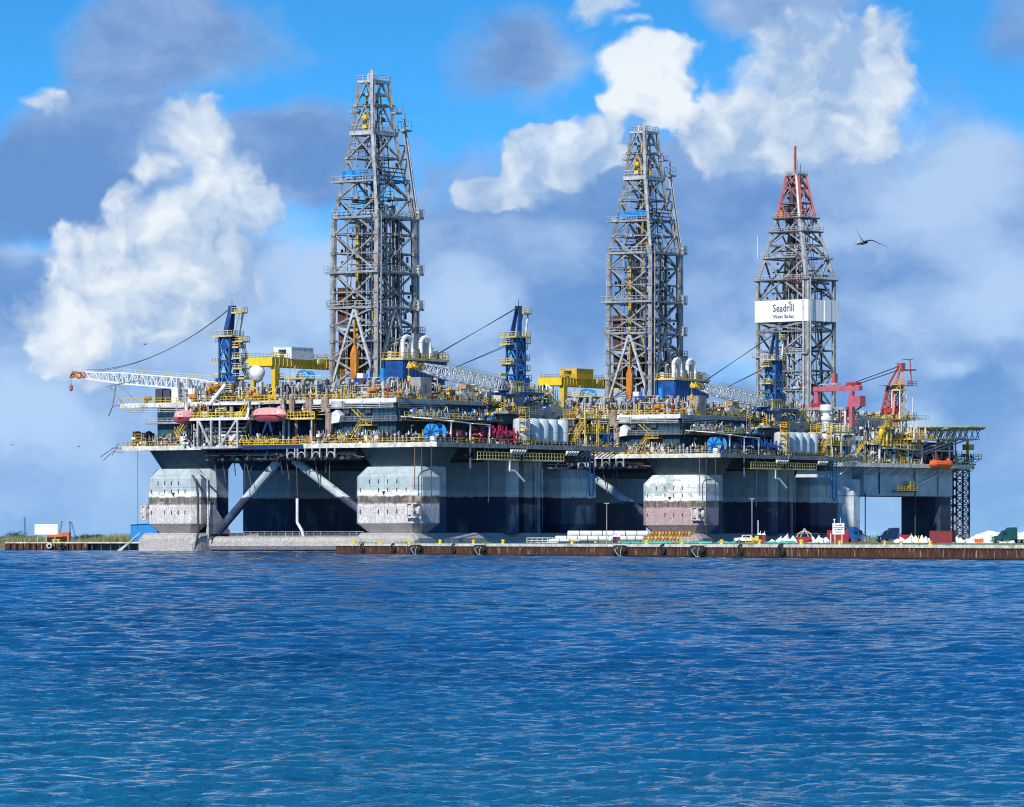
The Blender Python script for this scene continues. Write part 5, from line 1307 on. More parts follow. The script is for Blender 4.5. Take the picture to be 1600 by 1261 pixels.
    for (z_, ex, lo) in ((64.0, 1.1, 2.0), (55.9, .5, 1.4), (76.6, .6, .4)):
        w, l = prof(z_); X0, X1, Y0, Y1 = cx - w / 2, cx + w / 2, cy - l / 2, cy + l / 2
        platform(dk, X0 - lo, X1 + ex, Y0 - ex, Y1 + ex, z_, 'steel', 'steel_light', .35, 1.4, hole=(X0 + .8, X1 - .8, Y0 + .8, Y1 - .8))
    platform(dk, X0 - 1.8, X0 + .6, Y0 - .8, Y0 + 2.0, 44.4); platform(dk, X0 - 1.8, X0 + .6, Y0 - .8, Y0 + 2.0, 56.4)
    w, l = prof(84.9); X0, X1, Y0, Y1 = cx - w / 2, cx + w / 2, cy - l / 2, cy + l / 2
    platform(dk, X0 - 2.6, X1, Y0 - .9, Y0 + 1.6, 84.9); platform(dk, X0 + 1, X1, Y0, Y0 + .9, 75.4)
    for k in range(4): bar('girder', (X0 + .2, Y0 - .3, 86.0 + k * .42), (X1 - .2, Y0 - .3, 86.0 + k * .42), .26, 'blue_light', dk); bar('girder', (X1 + .3, Y0 + 1, 85.2 + k * .9), (X1 + .3, Y1 - 1, 85.2 + k * .9), .26, 'blue' if k < 2 else 'steel_dark', dk)
    platform(dk, cx - 3.4, cx + 3.4, cy - 4.8, cy + 4.8, 96.4, 'steel_light', 'steel_light', .9, 1.5, hole=(cx - 1.6, cx + 1.6, cy - 3, cy + 3))
    platform(dk, cx - 3.2, cx - 1, cy - 4.6, cy - 2.8, 92.6)
    platform(dk, cx + 2.6, cx + 4, cy + 3, cy + 5.6, 101.0); platform(dk, cx - 4.6, cx - 2.6, cy - 3.4, cy - 1.8, 101.0)
    w, l = prof(107.8)
    platform(dk, cx - w / 2 - .3, cx + w / 2 + .3, cy - l / 2 - .3, cy + l / 2 + .3, 108.1, 'steel_light', 'steel_light', .5, 1.2)
    clutter(dk, cx - 1.6, cx + 1, cy - 2, cy + 2, 108.1, 4, 71, ['machinery_skid', 'gooseneck_vent', 'locker'], (.5, .75))
    for k in range(3): bar('crown_beam', (cx - 1.4 + k * 1.3, cy - 2.7, 104.9), (cx - 1.4 + k * 1.3, cy + 2.7, 104.9), .6, 'steel_light', dk)
    # crown mast running up the near edge
    pts = [corner(76.8, 1) + Vector((.3, -.4, 0)), corner(96.4, 1) + Vector((-.1, -.5, 0)), Vector((cx + 2.0, cy - 3.6, 110.3))]
    for a, b_ in zip(pts, pts[1:]): bar('mast_pipe', a, b_, .62, 'steel_light', dk)
    for o in (-.7, .7, 1.5): bar('riser_pipe', corner(38.3, 1) + Vector((o, -.6 + o * .3, 0)), corner(76.8, 1) + Vector((o, -.6 + o * .3, 0)), .32, 'steel' if o != -.7 else 'blue', dk, 'cyl')
    # outer standpipe mast on the right
    yb = cy + prof(64)[1] / 2 + .5; xb = cx + prof(64)[0] / 2
    ap = Vector((cx + 3.6, cy + 6.6, 96.8)); mpt = Vector((xb + .2, yb, 76.8))
    for o in (0, .9):
        bar('outer_mast', mpt + Vector((0, o, 0)), ap + Vector((0, o, 0)), .5, 'steel_light' if o else 'steel', dk)
        bar('outer_mast', (xb + .2, yb + o, 38.3), mpt + Vector((0, o, 0)), .55, 'steel_light' if not o else 'steel', dk)
    platform(dk, ap.x - .9, ap.x + .9, ap.y - .9, ap.y + 2.0, 97.2, 'steel', 'steel_light', .4, 2.0)
    place('machinery_skid', dk, (ap.x, ap.y + .5, 97.2), 0, (.5, .5, 1.6), 1); bar('antenna', ap + Vector((0, .6, 0)), ap + Vector((0, .6, 4.2)), .14, 'steel_dark', dk)
    for z_, k in ((55.9, 1), (64.0, 1), (77.0, 1)): 
        platform(dk, xb - .4, xb + 1.4, yb - .2, yb + 1.7, z_, 'steel', 'steel_light', .5, 1.9)
        blk('cabinet', xb + .2, xb + 1.2, yb + .2, yb + 1.6, z_, z_ + 1.8, 'steel_light', dk)
    for z_ in (93.5, 90.3, 85.5, 81): 
        q = corner(z_, 2); t_ = (z_ - 76.8) / 20; e = mpt.lerp(ap, t_); bar('outrigger', q, e, .3, 'steel_dark', dk)
        bar('outrigger', corner(z_ - 4, 2), e, .3, 'steel_dark', dk)
    # ladder trunk on the left edge
    q0 = corner(38.3, 0) + Vector((-.8, -.2, 0)); q1 = corner(76.8, 0) + Vector((-.8, -.2, 0))
    mb = MB()
    for ox, oy in ((0, 0), (.9, 0), (0, .9), (.9, .9)): mb.tube(q0 + Vector((ox, oy, 0)), q1 + Vector((ox, oy, 0)), .1, 4)
    n = 40
    for k in range(n):
        z0_ = q0.lerp(q1, k / n); mb.box(z0_.x - .1, z0_.x + 1.0, z0_.y - .1, z0_.y + 1.0, z0_.z, z0_.z + .14)
    mb.build('ladder_trunk', 'steel_light', dk)
    # secondary steel: cables, cable trays, ladders and stubs inside the mast
    mb = MB(); md = MB(); r_ = random.Random(77)
    for k in range(34):
        x_, y_ = r_.uniform(-.46, .46), r_.uniform(-.46, .46); za = r_.uniform(38, 60); zb = r_.uniform(66, 106)
        w0, l0 = prof(za); w1, l1 = prof(zb); (mb if k % 2 else md).tube((cx + x_ * w0 * .9, cy + y_ * l0 * .9, za), (cx + x_ * w1 * .9, cy + y_ * l1 * .9, zb), r_.uniform(.05, .14), 4)
    for k in range(150):
        z_ = r_.uniform(39, 107); w, l = prof(z_); f_ = r_.choice([0, 1, 2, 3]); u = r_.uniform(-.5, .5); s_ = r_.uniform(.3, 1.6)
        x_, y_ = ((u * w, -l / 2), (w / 2, u * l), (u * w, l / 2), (-w / 2, u * l))[f_]
        t_ = md if k % 3 else mb
        if k % 2: t_.box(cx + x_ - .2, cx + x_ + .2, cy + y_ - .2, cy + y_ + .2, z_, z_ + s_)
        else: t_.tube((cx + x_, cy + y_, z_), (cx + x_ * .4, cy + y_ * .4, z_ + r_.uniform(-.4, .4)), .1, 4)
    mb.build('cable_runs', 'steel', dk, kind='stuff'); md.build('cable_runs', 'black_steel', dk, kind='stuff')
    for f_, (xa_, ya_) in enumerate(((-.18, -.5), (.5, .12), (.5, -.22))):
        lad = MB(); n = 70
        for k in range(n):
            z_ = 39 + k * .9; 
            if z_ > 96: break
            w, l = prof(z_); x_, y_ = cx + xa_ * w, cy + ya_ * l; w1, l1 = prof(z_ + .9); x1_, y1_ = cx + xa_ * w1, cy + ya_ * l1
            for o in (-.22, .22): lad.tube((x_ + (o if f_ == 0 else 0), y_ + (0 if f_ == 0 else o), z_), (x1_ + (o if f_ == 0 else 0), y1_ + (0 if f_ == 0 else o), z_ + .9), .05, 4)
            lad.tube((x_ - (.22 if f_ == 0 else 0), y_ - (0 if f_ == 0 else .22), z_), (x_ + (.22 if f_ == 0 else 0), y_ + (0 if f_ == 0 else .22), z_), .05, 4)
        lad.build('ladder', 'steel_light', dk)
    # inside: guide rails, racked drill pipe, hoist gear
    for (dx_, dy_, w_, z0_, z1_, m_) in ((-2.2, -3.2, .75, 44, 76, 'yellow'), (-2.2, 2.6, .5, 44, 92, 'yellow'), (2.4, -2, .5, 55, 90, 'machine_yellow'), (3.4, 5.0, .45, 40, 76, 'steel_dark'), (-4.4, 2, .45, 40, 76, 'steel_dark'), (.6, .8, .6, 40, 88, 'steel_dark'), (1.6, 5.5, .5, 40, 80, 'steel'),
                                      (3.9, 1.0, .4, 40, 78, 'steel'), (-.8, 5.6, .6, 40, 80, 'steel_dark'), (4.6, -4.6, .4, 40, 76, 'steel'), (.0, -5.4, .5, 40, 76, 'steel_dark'), (4.6, 3.0, .4, 40, 76, 'steel_dark'), (2.6, 7.0, .4, 40, 76, 'steel'), (-1.0, 2.0, .4, 77, 104, 'machine_yellow'), (1.2, -2.0, .35, 80, 106, 'steel_dark')):
        bar('guide_rail', (cx + dx_, cy + dy_, z0_), (cx + dx_ * (.5 if z1_ > 80 else 1), cy + dy_ * (.5 if z1_ > 80 else 1), z1_), w_, m_, dk)
    for (dx_, dy_, sx_, sy_, z0_, z1_) in ((-4.4, -5.2, 2.2, 2.0, 52, 60.5), (-4.4, -4.6, 2.2, 2.4, 43.5, 50.5), (.3, 1.0, 3.0, 3.2, 42, 50)):
        rk = MB(); nx = 6
        for i in range(nx):
            for j in range(5): x_ = cx + dx_ - sx_ / 2 + sx_ * i / (nx - 1); y_ = cy + dy_ - sy_ / 2 + sy_ * j / 4; rk.tube((x_, y_, z0_), (x_, y_, z1_), .22, 4)
        rk.build('racked_drill_pipe', 'rack_brown', dk)
    for zz in (47, 58, 66, 70, 79, 87, 93):
        w, l = prof(zz); place('machinery_skid', dk, (cx + rg.uniform(-1.5, 2), cy + rg.uniform(-3, 3), zz), rg.choice([0, pi / 2]), rg.uniform(.9, 1.4), 0)
        bar('catwalk', (cx - w / 2, cy + rg.uniform(-2, 2), zz), (cx + w / 2, cy + rg.uniform(-2, 2), zz), .35, 'steel_dark', dk)
        bar('catwalk', (cx + rg.uniform(-2, 2), cy - l / 2, zz + 1), (cx + rg.uniform(-2, 2), cy + l / 2, zz + 1), .35, 'steel_dark', dk)
    for (dx_, dy_) in ((-1.6, -1.2), (.4, -2.2), (-.6, 2.4), (1.0, 1.8)):
        bar('hoist_cylinder', (cx + dx_, cy + dy_, 97), (cx + dx_ * .8, cy + dy_ * .8, 104.6 + (dx_ > 0)), .42, 'yellow', dk, 'cyl')
    mb = MB(); mb.box(cx - 2.0, cx - .2, cy - 2.4, cy - .6, 97.2, 98.0); mb.box(cx - 2.2, cx + .2, cy - 2.0, cy - 1.2, 99.6, 100.1); mb.tube((cx - 2, cy - 2.2, 98), (cx, cy - 1.6, 101), .17, 5); mb.tube((cx, cy - 2.2, 98), (cx - 2, cy - 1.6, 101), .17, 5)
    mb.lathe((cx - .4, cy - 2.4, 99.6), [(.1, -.5), (.7, -.4), (.7, .4), (.1, .5)], 10, 'x'); mb.build('travelling_block', 'yellow_bright', dk)
    # top drive (orange) hanging low on the left face
    y_ = cy - prof(50)[1] / 2 - .9; x_ = G.F(554, 570, y_).x
    mb = MB(); mb.loft([[(x_ + dx * k, y_ + dy * k2, z) for dx, dy in ((-.8, -.5), (.8, -.5), (.8, .5), (-.8, .5))] for z, k, k2 in ((38.4, .3, .5), (39.8, .8, .9), (40.4, 1.0, 1), (45.2, 1.1, 1), (46.6, .5, .7), (47.2, .2, .4), (53, .2, .4))])
    mb.build('top_drive', 'orange', dk)
    # --- blue houses and what stands on them
    bx, by = -23.6, 26.0
    MB().box(bx - 6.3, bx, by, by + 17.5, 39.3, 43.6).build('engine_house', 'blue', root)
    for k in range(12): blk('wall_rib', bx, bx + .12, by + .4 + k * 1.5, by + .6 + k * 1.5, 39.4, 43.5, 'blue', root)
    blk('deck_edge_beam', bx - 6.6, bx + .3, by - .3, by + 17.8, 43.6, 44.0, 'yellow_pale', root)
    rail([(bx - 6.4, by - .2, 44), (bx + .2, by - .2, 44), (bx + .2, by + 17.6, 44)], root, 'yellow', 1.3, .08, 1.2)
    mb = MB(); mb.box(bx - 6, bx - .5, by + .5, by + 17, 34, 39.3); mb.build('engine_casing', 'steel_dark', root)
    for k, oy in enumerate((1.6, 8.6)):
        mb = MB(); xx = bx - 1.2; yy = by + oy
        mb.path([(xx, yy, 44), (xx, yy, 47.8)] + [(xx, yy + 1.7 - 1.7 * cos(a_), 47.8 + 1.2 * sin(a_)) for a_ in [pi * i / 8 for i in range(1, 9)]] + [(xx, yy + 3.4, 46.0)], .52, 10)
        mb.build('gooseneck_duct', 'white', root, smooth=True)
        for q in range(3): blk('fan_box', xx - .8, xx + .8, yy + 3.4 + q * 1.1 - .45, yy + 3.8 + q * 1.1, 44.1, 46.2 - q * .4, ['white', 'steel_light', 'steel_dark'][q], root)
    clutter(root, bx - 5, bx - .5, by + .5, by + 17, 44, 12, 23, ['machinery_skid', 'locker', 'gooseneck_vent', 'pump_unit', 'floodlight_pole'], (.8, 1.1))
    # funnel block stepping up behind
    mb = MB(); mb.loft([[(bx - 10, by + y0_, z), (bx - 5.6, by + y0_, z), (bx - 5.6, by + y1_, z), (bx - 10, by + y1_, z)] for z, y0_, y1_ in ((44, 9, 20.5), (46.5, 10, 20), (48.2, 11, 18.5), (48.3, 12, 16.5), (50.2, 12, 16.3))]); mb.build('funnel', 'steel', root)
    rail([(bx - 10, by + 12, 50.2), (bx - 5.6, by + 12, 50.2), (bx - 5.6, by + 16.3, 50.2)], root, 'steel_dark', 1.4, .08, .8)
    for k in range(6): place('gooseneck_vent', root, (bx - 1, by + 14 + k * .8, 44.1), pi / 2, .7, k)
    sx_ = G.F(552, 600, 20).x; sx1 = G.F(583, 600, 20).x
    MB().box(sx_, sx1, 20, 26, 35, 39.4).build('tool_house', 'blue', root)
    for k in range(6): blk('wall_rib', sx_ + .3 + k * 1.0, sx_ + .42 + k * 1.0, 19.9, 20, 35.2, 39.3, 'blue', root)
    blk('air_cooler', sx_ - .5, sx_ + 1.2, 22, 24, 39.4, 40.6, 'white', root)
    # frames right of the tool house
    for k in range(3):
        for z_ in (34, 36.6): place('access_frame', root, (sx1 + 1.8 + k * 2.4, 18, z_), 0, 1.15, k % 2)
    bar('vertical_tank', (G.F(598, 600, 15).x, 15, 34), (G.F(598, 600, 15).x, 15, 41.2), 1.3, 'blue_light', root, 'cyl')
    for i in range(16):
        p = G.R(rg.uniform(640, 790), 610, -9.5 - rg.uniform(0, 5)); place(rg.choice(['locker', 'machinery_skid', 'access_frame', 'storage_tank', 'gooseneck_vent']), root, (p.x, p.y, 34), rg.choice([0, pi / 2]), rg.uniform(1, 1.5), r=rg)
    a = G.R(656, 610, -8.8); blk('locker_house', -12, -8.6, a.y, a.y + 4.2, 34, 39.0, 'steel', root)
    a = G.R(728, 606, -9); blk('crate', -11.5, -9, a.y, a.y + 3.6, 36.2, 38.6, 'pipe_brown', root); blk('locker_house', -13, -9, a.y - 2, a.y + 5, 34, 36.2, 'white', root)
    blk('locker_house', -13, -9, a.y + 7, a.y + 10, 34, 36.4, 'white_patch', root)
    # the mass of small pipework on every level
    xa = -84 if first else -55
    small_works(root, 'small_pipework', xa + 14, -9.5, 3, 9, 34, 3.4, 900, 301)
    small_works(root, 'small_pipework', xa, -40, 9, 30, 34, 4.6, 700, 302)
    small_works(root, 'small_pipework', -28, -10, 9, 24, 34, 4.6, 420, 303)
    small_works(root, 'small_pipework', -14, -8.6, 4, 40, 34, 3.8, 700, 304, s=1.1)
    small_works(root, 'small_pipework', -9, -.5, 34, 50, 31.8, 3.0, 260, 305)
    small_works(root, 'small_pipework', -22, -6, 46, 66, 34, 4.5, 420, 306, s=1.3)
    small_works(root, 'small_pipework', -5.6, -2.4, 3, 36, 29.6, 2.6, 420, 307, (('black_steel', 6), ('steel', 3), ('white', 1), ('yellow', 1), ('blue_light', 1)))
    small_works(root, 'small_pipework', -5, 4.2, 1, 37, 24, 3.0, 620, 308, (('black_steel', 6), ('steel', 3), ('white', 2), ('yellow', 1)))
    small_works(root, 'small_pipework', -5, 4.4, 58, 73, 24, 5.5, 520, 309, (('black_steel', 3), ('steel_light', 3), ('white', 2), ('yellow', 4)))
    small_works(root, 'small_pipework', -31, -9, .3, 2.4, 24, 3.2, 520, 310, (('black_steel', 5), ('steel', 4), ('white', 2), ('yellow', 1)))
    small_works(root, 'small_pipework', -60, -32, .4, 3.5, 24, 2.2, 420, 311, (('black_steel', 6), ('steel', 3), ('yellow', 2), ('orange', 1)))
    small_works(root, 'small_pipework', -60, -30, 1.0, 12, 30.5, 3.2, 500, 312, (('black_steel', 6), ('steel', 3), ('white', 1), ('yellow', 1)))
    small_works(root, 'under_deck_pipework', -60, -18, .4, 4.2, 20.6, 2.4, 420, 313, (('black_steel', 5), ('steel_dark', 4), ('hull_shaded', 2), ('rust_brown', 1)), 1.2)
    small_works(root, 'under_deck_pipework', 1.2, 4.6, 14, 56, 20.8, 2.2, 320, 314, (('black_steel', 5), ('steel_dark', 4), ('steel', 1), ('rust_brown', 1)), 1.1)
    if first:
        small_works(root, 'small_pipework', -82, -66, .5, 3.2, 24, 3.0, 300, 315, (('black_steel', 4), ('steel', 4), ('white', 2), ('yellow', 1), ('orange', 1)))
        small_works(root, 'small_pipework', -66, -56, -1.5, 2.6, 24, 5.4, 320, 316, (('black_steel', 4), ('steel', 4), ('white', 2)))
        small_works(root, 'small_pipework', -66, -56, -1.8, 2.6, 30.2, 3.4, 260, 317, (('black_steel', 4), ('steel', 2), ('yellow', 2), ('orange', 1), ('white', 1)))
    # crane on the right edge
    y_c = G.R(806, 600, -4).y
    pedestal_crane(root, -4, y_c, radians(-90 - 2), z0=36.6, top=56.0, blen=34.5, slack=0, tipz=41.0, tipmat='machine_yellow', second=True)
    blk('crane_platform', -8, .5, y_c - 5, y_c + 5, 35.6, 36.2, 'blue', root); rail([(.5, y_c - 5, 36.2), (.5, y_c + 5, 36.2)], root, 'yellow_pale', 1.1, .07)
    bar('crane_pedestal', (-4, y_c, 31), (-4, y_c, 35.6), 3.6, 'hull_grey', root, 'cyl')
    stairs((.5, y_c + 10.5, 32.5), (.5, y_c + 5, 36.2), 1.2, root, 'yellow_pale')
    p = G.R(792, 600, 1.0)
    for k in range(6): bar('boom_rest', (-1.0, y_c - 6 + k * .9, 36), (-1.0, y_c - 6 + k * .9, 38.6), .24, 'yellow_pale', root)
    blk('boom_rest_box', -1.3, -.8, y_c - 6.4, y_c - 1.2, 35.8, 36.4, 'yellow', root); blk('boom_rest_box', -1.3, -.8, y_c - 6.4, y_c - 1.2, 38.3, 38.7, 'yellow', root)
    if first:
        # left crane with its boom out over the side
        x_c = G.F(357, 600, 12).x
        pedestal_crane(root, x_c, 12, radians(180 + 2), z0=37.2, top=56.4, blen=41.0, slack=3.2, tipz=41.2)
        # overhanging gear at the deck's left end
        mb = MB(); mb.path([(-86.5, 2.4, 34), (-90.5, 2.4, 38.2)], .18, 5); mb.path([(-81.5, 2.4, 34), (-88.0, 2.4, 38.6)], .14, 5); mb.path([(-91.5, 2.4, 38.2), (-81.5, 2.4, 39.4)], .16, 5); mb.path([(-88.6, 2.4, 38.3), (-89.6, 2.4, 33.6), (-84, 2.4, 34)], .18, 5)
        mb.path([(-89.6, 2.4, 33.6), (-90.8, 2.4, 31.4)], .2, 5); mb.build('flare_outrigger', 'steel', root)
        p = G.F(268, 605, 5)
        for k in range(5): blk('generator_locker', p.x - 4 + k * 2.4, p.x - 2 + k * 2.4, 4, 7, 34, 37.4 - .3 * (k % 2), ['steel_dark', 'steel_dark', 'white', 'steel', 'white_patch'][k], root)
        place('hooded_ventilator', root, (p.x - 5.5, 2.8, 34), 0, .7, 0)
        for (px, py, s_) in ((298, 620, .8), (325, 608, .85), (334, 604, .8), (325, 638, .9), (399, 617, .75), (388, 612, .7)):
            q = G.F(px, py, 2.0); place('hooded_ventilator', root, (q.x, 1.2 if py > 630 else 3.0, q.z - 1.2), px, s_, 0)
        mb = MB(); a = G.F(328, 633, .4); b_ = G.F(352, 601, 3); mb.path([(a.x, .2, a.z), ((a.x + b_.x) / 2 - .4, 1, a.z + 1.6), (b_.x, 3, b_.z)], .42, 8); mb.build('exhaust_pipe', 'white_patch', root)
        # winch drum on the lower deck corner
        q = G.F(224, 679, 3); mb = MB(); mb.lathe((q.x, 3, 26.0), [(.4, -1.9), (1.7, -1.8), (1.7, -1.5), (1.3, -1.4), (1.3, 1.4), (1.7, 1.5), (1.7, 1.8), (.4, 1.9)], 16, 'x'); wd = mb.build('hose_reel', 'rubber', root, smooth=True)
        blk('reel_frame', q.x - 2.1, q.x - 1.9, 1.5, 4.5, 24, 27.6, 'steel', wd); blk('reel_frame', q.x + 1.9, q.x + 2.1, 1.5, 4.5, 24, 27.2, 'black_steel', wd)
        mb = MB(); mb.path([(-84, -.6, 23.6), (-86.5, -.9, 23.9), (-88.2, -1.2, 22.9), (-90, -1.4, 21.8)], .16, 6); mb.path([(-84, -.6, 22.8), (-86.8, -.9, 23.0), (-89.4, -1.2, 21.0)], .14, 6); mb.path([(-87, -1, 22), (-85, -1, 24.8)], .12, 6); mb.build('mooring_gear', 'steel', root)
        bar('hanging_chain', (-79.3, -.9, 23), (-79.3, -.9, 5), .12, 'black_steel', root, 'cyl')
        # lifeboat station truss
        q0 = G.F(310, 690, -2.2).x; q1 = G.F(372, 690, -2.2).x; zt = 30.0
        blk('station_deck', G.F(294, 648, -2).x, G.F(392, 648, -2).x, -2.6, 3, 29.7, 30.2, 'white_patch', root)
        blk('station_base', q0 - .3, q1 + .3, -2.6, -.8, 23.3, 23.8, 'steel_light', root)
        xs = [q0, q0 + (q1 - q0) * .34, q0 + (q1 - q0) * .56, q1]
        for y_ in (-2.4, 2.4):
            for x_ in xs: bar('truss_post', (x_, y_, 23.8), (x_, y_, zt - .2), .42, 'steel_light' if y_ < 0 else 'steel', root)
            bar('truss_brace', (xs[0] + .3, y_, zt - .3), (xs[1] - .3, y_, 24), .42, 'steel_light', root); bar('truss_brace', (xs[2] + .2, y_, 24), (xs[3] - .3, y_, zt - .3), .42, 'steel_light', root)
        rail([(G.F(298, 645, -2).x, -2.4, 30.2), (G.F(386, 645, -2).x, -2.4, 30.2)], root, 'yellow_bright', 1.25, .09, 1.1)
        for px, sg in ((296, -1), (388, 1)):
            q = G.F(px, 645, -2).x; mb = MB(); mb.loft([[(q - .3, y, 29.9), (q + .3, y, 29.9), (q + .25 + sg * .9, y, 34.2), (q - .25 + sg * .9, y, 34.2)] for y in (-2.6, -2.2)]); mb.build('davit', 'white', root)
            blk('davit_arm', q - .2 + sg * .9 - (0 if sg < 0 else 0), q + .2 + sg * .9, -4.6, -2.2, 33.9, 34.2, 'white', root)
        clutter(root, q0, q1, .5, 2.0, 24.1, 9, 81, ['machinery_skid', 'valve_manifold', 'locker', 'storage_tank'], (1.0, 1.4)); clutter(root, q0, q1, -1.5, 2.0, 30.2, 8, 82, ['hooded_ventilator', 'storage_tank', 'locker', 'machinery_skid'], (.7, 1.0))
        for k in range(4): bar('pipe', (q0, .6, 26.2 + k * .9), (q1, .6, 26.2 + k * .9), .4, ['white_patch', 'steel', 'steel_light', 'steel_dark'][k], root, 'cyl')
        blk('walkway', q0, G.F(408, 620, 1).x, .6, 2.2, 33.2, 33.7, 'white_patch', root)
        for px in (345, 352, 362): q = G.F(px, 630, 1.5); bar('silencer', (q.x, 1.5, 30.4), (q.x, 1.5, 33), 1.0, 'pipe_brown', root, 'cyl')
        stairs((G.F(372, 645, 0).x, .2, 30.2), (G.F(388, 622, 0).x, .2, 34), 1.1, root, side=(0, 1, 0))
        stairs((G.F(288, 688, 0).x, .1, 24), (G.F(272, 666, 0).x, .1, 27.4), 1.1, root, side=(0, 1, 0)); stairs((G.F(274, 664, 0).x, 1.4, 27.4), (G.F(289, 645, 0).x, 1.4, 30.8), 1.1, root, side=(0, 1, 0))
        # recess with bracing right of the truss
        for (pa, pb2) in ((376, 392), (404, 392), (404, 420), (430, 420)):
            bar('recess_brace', (G.F(pa, 690, 3).x, 3, 24), (G.F(pb2, 655, 3).x, 3, 30), .5, 'navy' if pa != 376 else 'steel', root)
        q2 = G.F(422, 655, 0)
        bar('post', (G.F(443, 655, 0).x, 0, 24), (G.F(443, 655, 0).x, 0, 33), .4, 'steel_light', root)
    # level with exhaust cans above the recess
    for px in (441, 454, 480, 504): q = G.F(px, 628, 1.0); bar('silencer', (q.x, 1.2, 31.2), (q.x, 1.2, 34.6), 1.0, 'pipe_brown', root, 'cyl')
    return dk

def rig_root(FR, lab):
    return empty('drilling_rig', (FR.X0, FR.D, 0), FR.yaw, label=lab, cat='drilling rig', group='semi-submersible drilling rigs moored in a row')
rig1 = rig_root(R1, 'nearest large drilling rig at left with white and grey columns and a grey steel derrick')
rig(R1, rig1, 1)
rig2 = rig_root(R2, 'middle drilling rig with one pink-stained pale column and a grey steel derrick')
rig(R2, rig2, 2)
q = R1.F(422, 646, -3.6); M1 = Matrix.Translation((R1.X0, R1.D, 0)) @ Matrix.Rotation(R1.yaw, 4, 'Z')
lifeboat(M1 @ Vector((q.x, -3.8, 30.55)), R1.yaw, 'pink enclosed lifeboat seen side-on under the radome', 9.3, s=1.3)
q = R1.F(286, 646, -3.6)
lifeboat(M1 @ Vector((q.x - .5, -2.4, 30.45)), R1.yaw + radians(50), 'faded red lifeboat seen end-on, left of the truss frame', 5.0, s=1.25)
# ================================================================== THIRD RIG
R3 = Frame(1325, 1330, -42)
m, t, b = new_mat('plating_pale')
co = t.co('Object'); x, y, z = t.sep(co)
n1 = t.noise(co, 0.3, 6, 0.6); run = t.noise(t.v('MULTIPLY', co, (1.2, 1.2, .12)), 0.9, 5, 0.65)
top = t.mix(t.ss(n1, .3, .7), (0.44, 0.51, 0.55), (0.62, 0.67, 0.69))
top = t.mix(t.ss(run, .55, .72, 0, .5), top, (0.22, 0.22, 0.21))
top = t.mix(t.m('MULTIPLY', t.ss(z, 9, 5), t.ss(t.noise(co, .35, 6, .7), .38, .56)), top, (0.22, 0.18, 0.14))
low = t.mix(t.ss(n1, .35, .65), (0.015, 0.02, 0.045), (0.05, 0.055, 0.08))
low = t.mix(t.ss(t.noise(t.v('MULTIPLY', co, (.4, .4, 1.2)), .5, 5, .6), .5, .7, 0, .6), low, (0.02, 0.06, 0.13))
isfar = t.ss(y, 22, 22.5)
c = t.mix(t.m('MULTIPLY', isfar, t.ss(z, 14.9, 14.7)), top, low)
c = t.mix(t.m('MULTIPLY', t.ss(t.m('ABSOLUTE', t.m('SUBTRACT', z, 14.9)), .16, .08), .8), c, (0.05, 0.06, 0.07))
t.put(b.inputs['Base Color'], c); b.inputs['Roughness'].default_value = 0.5
t.put(b.inputs['Normal'], t.bump(run, .2, .1))

rig3 = empty('drilling_rig', (R3.X0, R3.D, 0), R3.yaw, label='farthest drilling rig at right with a white lettered banner on its derrick', cat='drilling rig', group='semi-submersible drilling rigs moored in a row')
root = rig3
G = R3
yg0, yg1, yg2 = G.R(1352, 800, 0).y, G.R(1405, 800, 0).y, G.R(1487, 800, 0).y
mb = MB()
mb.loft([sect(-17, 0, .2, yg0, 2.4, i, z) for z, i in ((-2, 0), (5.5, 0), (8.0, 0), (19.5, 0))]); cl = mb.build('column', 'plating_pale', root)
mb = MB(); mb.loft([sect(-21, -1.9, -3.6, yg0 - 1.2, 2.4, i, z) for z, i in ((9.0, 2.0), (13.0, 0), (23, 0))]); mb.build('blister', 'plating_pale', cl)
yc = G.R(1405, 800, -14).y
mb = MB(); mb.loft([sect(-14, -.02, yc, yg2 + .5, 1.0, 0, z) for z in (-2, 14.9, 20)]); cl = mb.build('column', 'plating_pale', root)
mb = MB(); mb.loft([sect(-14.4, .8, yc + 1, yg2 + 4, .6, 0, z) for z in (-2, 1.6)]); mb.build('pontoon_top', 'plating_pale', cl)
MB().box(-17, -.05, yg0 - .6, yg2 + .4, 14.92, 23).build('side_hull', 'plating_pale', root)
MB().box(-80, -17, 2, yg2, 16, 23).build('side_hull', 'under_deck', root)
mb = MB(); mb.add([(.06, yg0 + .2, 15), (.06, yg0 + 8, 15), (.06, yg0 + .2, 23), (-.1, yg0 + .2, 15), (-.1, yg0 + 8, 15), (-.1, yg0 + .2, 23)], [(0, 1, 2), (5, 4, 3), (0, 3, 4, 1), (1, 4, 5, 2), (2, 5, 3, 0)]); mb.build('gusset_plate', 'plating_pale', root)
mb = MB(); mb.box(-86, 3, -6, G.R(1518, 727, 2).y, 23.0, 23.9); mb.build('main_deck', 'deck_plate', root)
ye = G.R(1518, 727, 3).y
blk('deck_edge_beam', 3, 3.2, -6, ye, 23.0, 24.1, 'deck_edge', root); blk('deck_edge_beam', -60, 3.2, -6.2, -6, 23.0, 24.1, 'deck_edge', root)
rail([(-40, -6, 24), (3, -6, 24), (3, G.R(1440, 720, 3).y, 24)], root, 'yellow_pale', 1.3, .08); rail([(3, G.R(1493, 720, 3).y, 24), (3, ye, 24), (-3, ye, 24)], root, 'yellow_pale', 1.5, .09)
for i in range(34): bar('deck_strut', (3, -3 + i * 1.75, 23), (.4, -4.2 + i * 1.75, 20.8), .22, 'steel_light' if i % 3 else 'white', root)
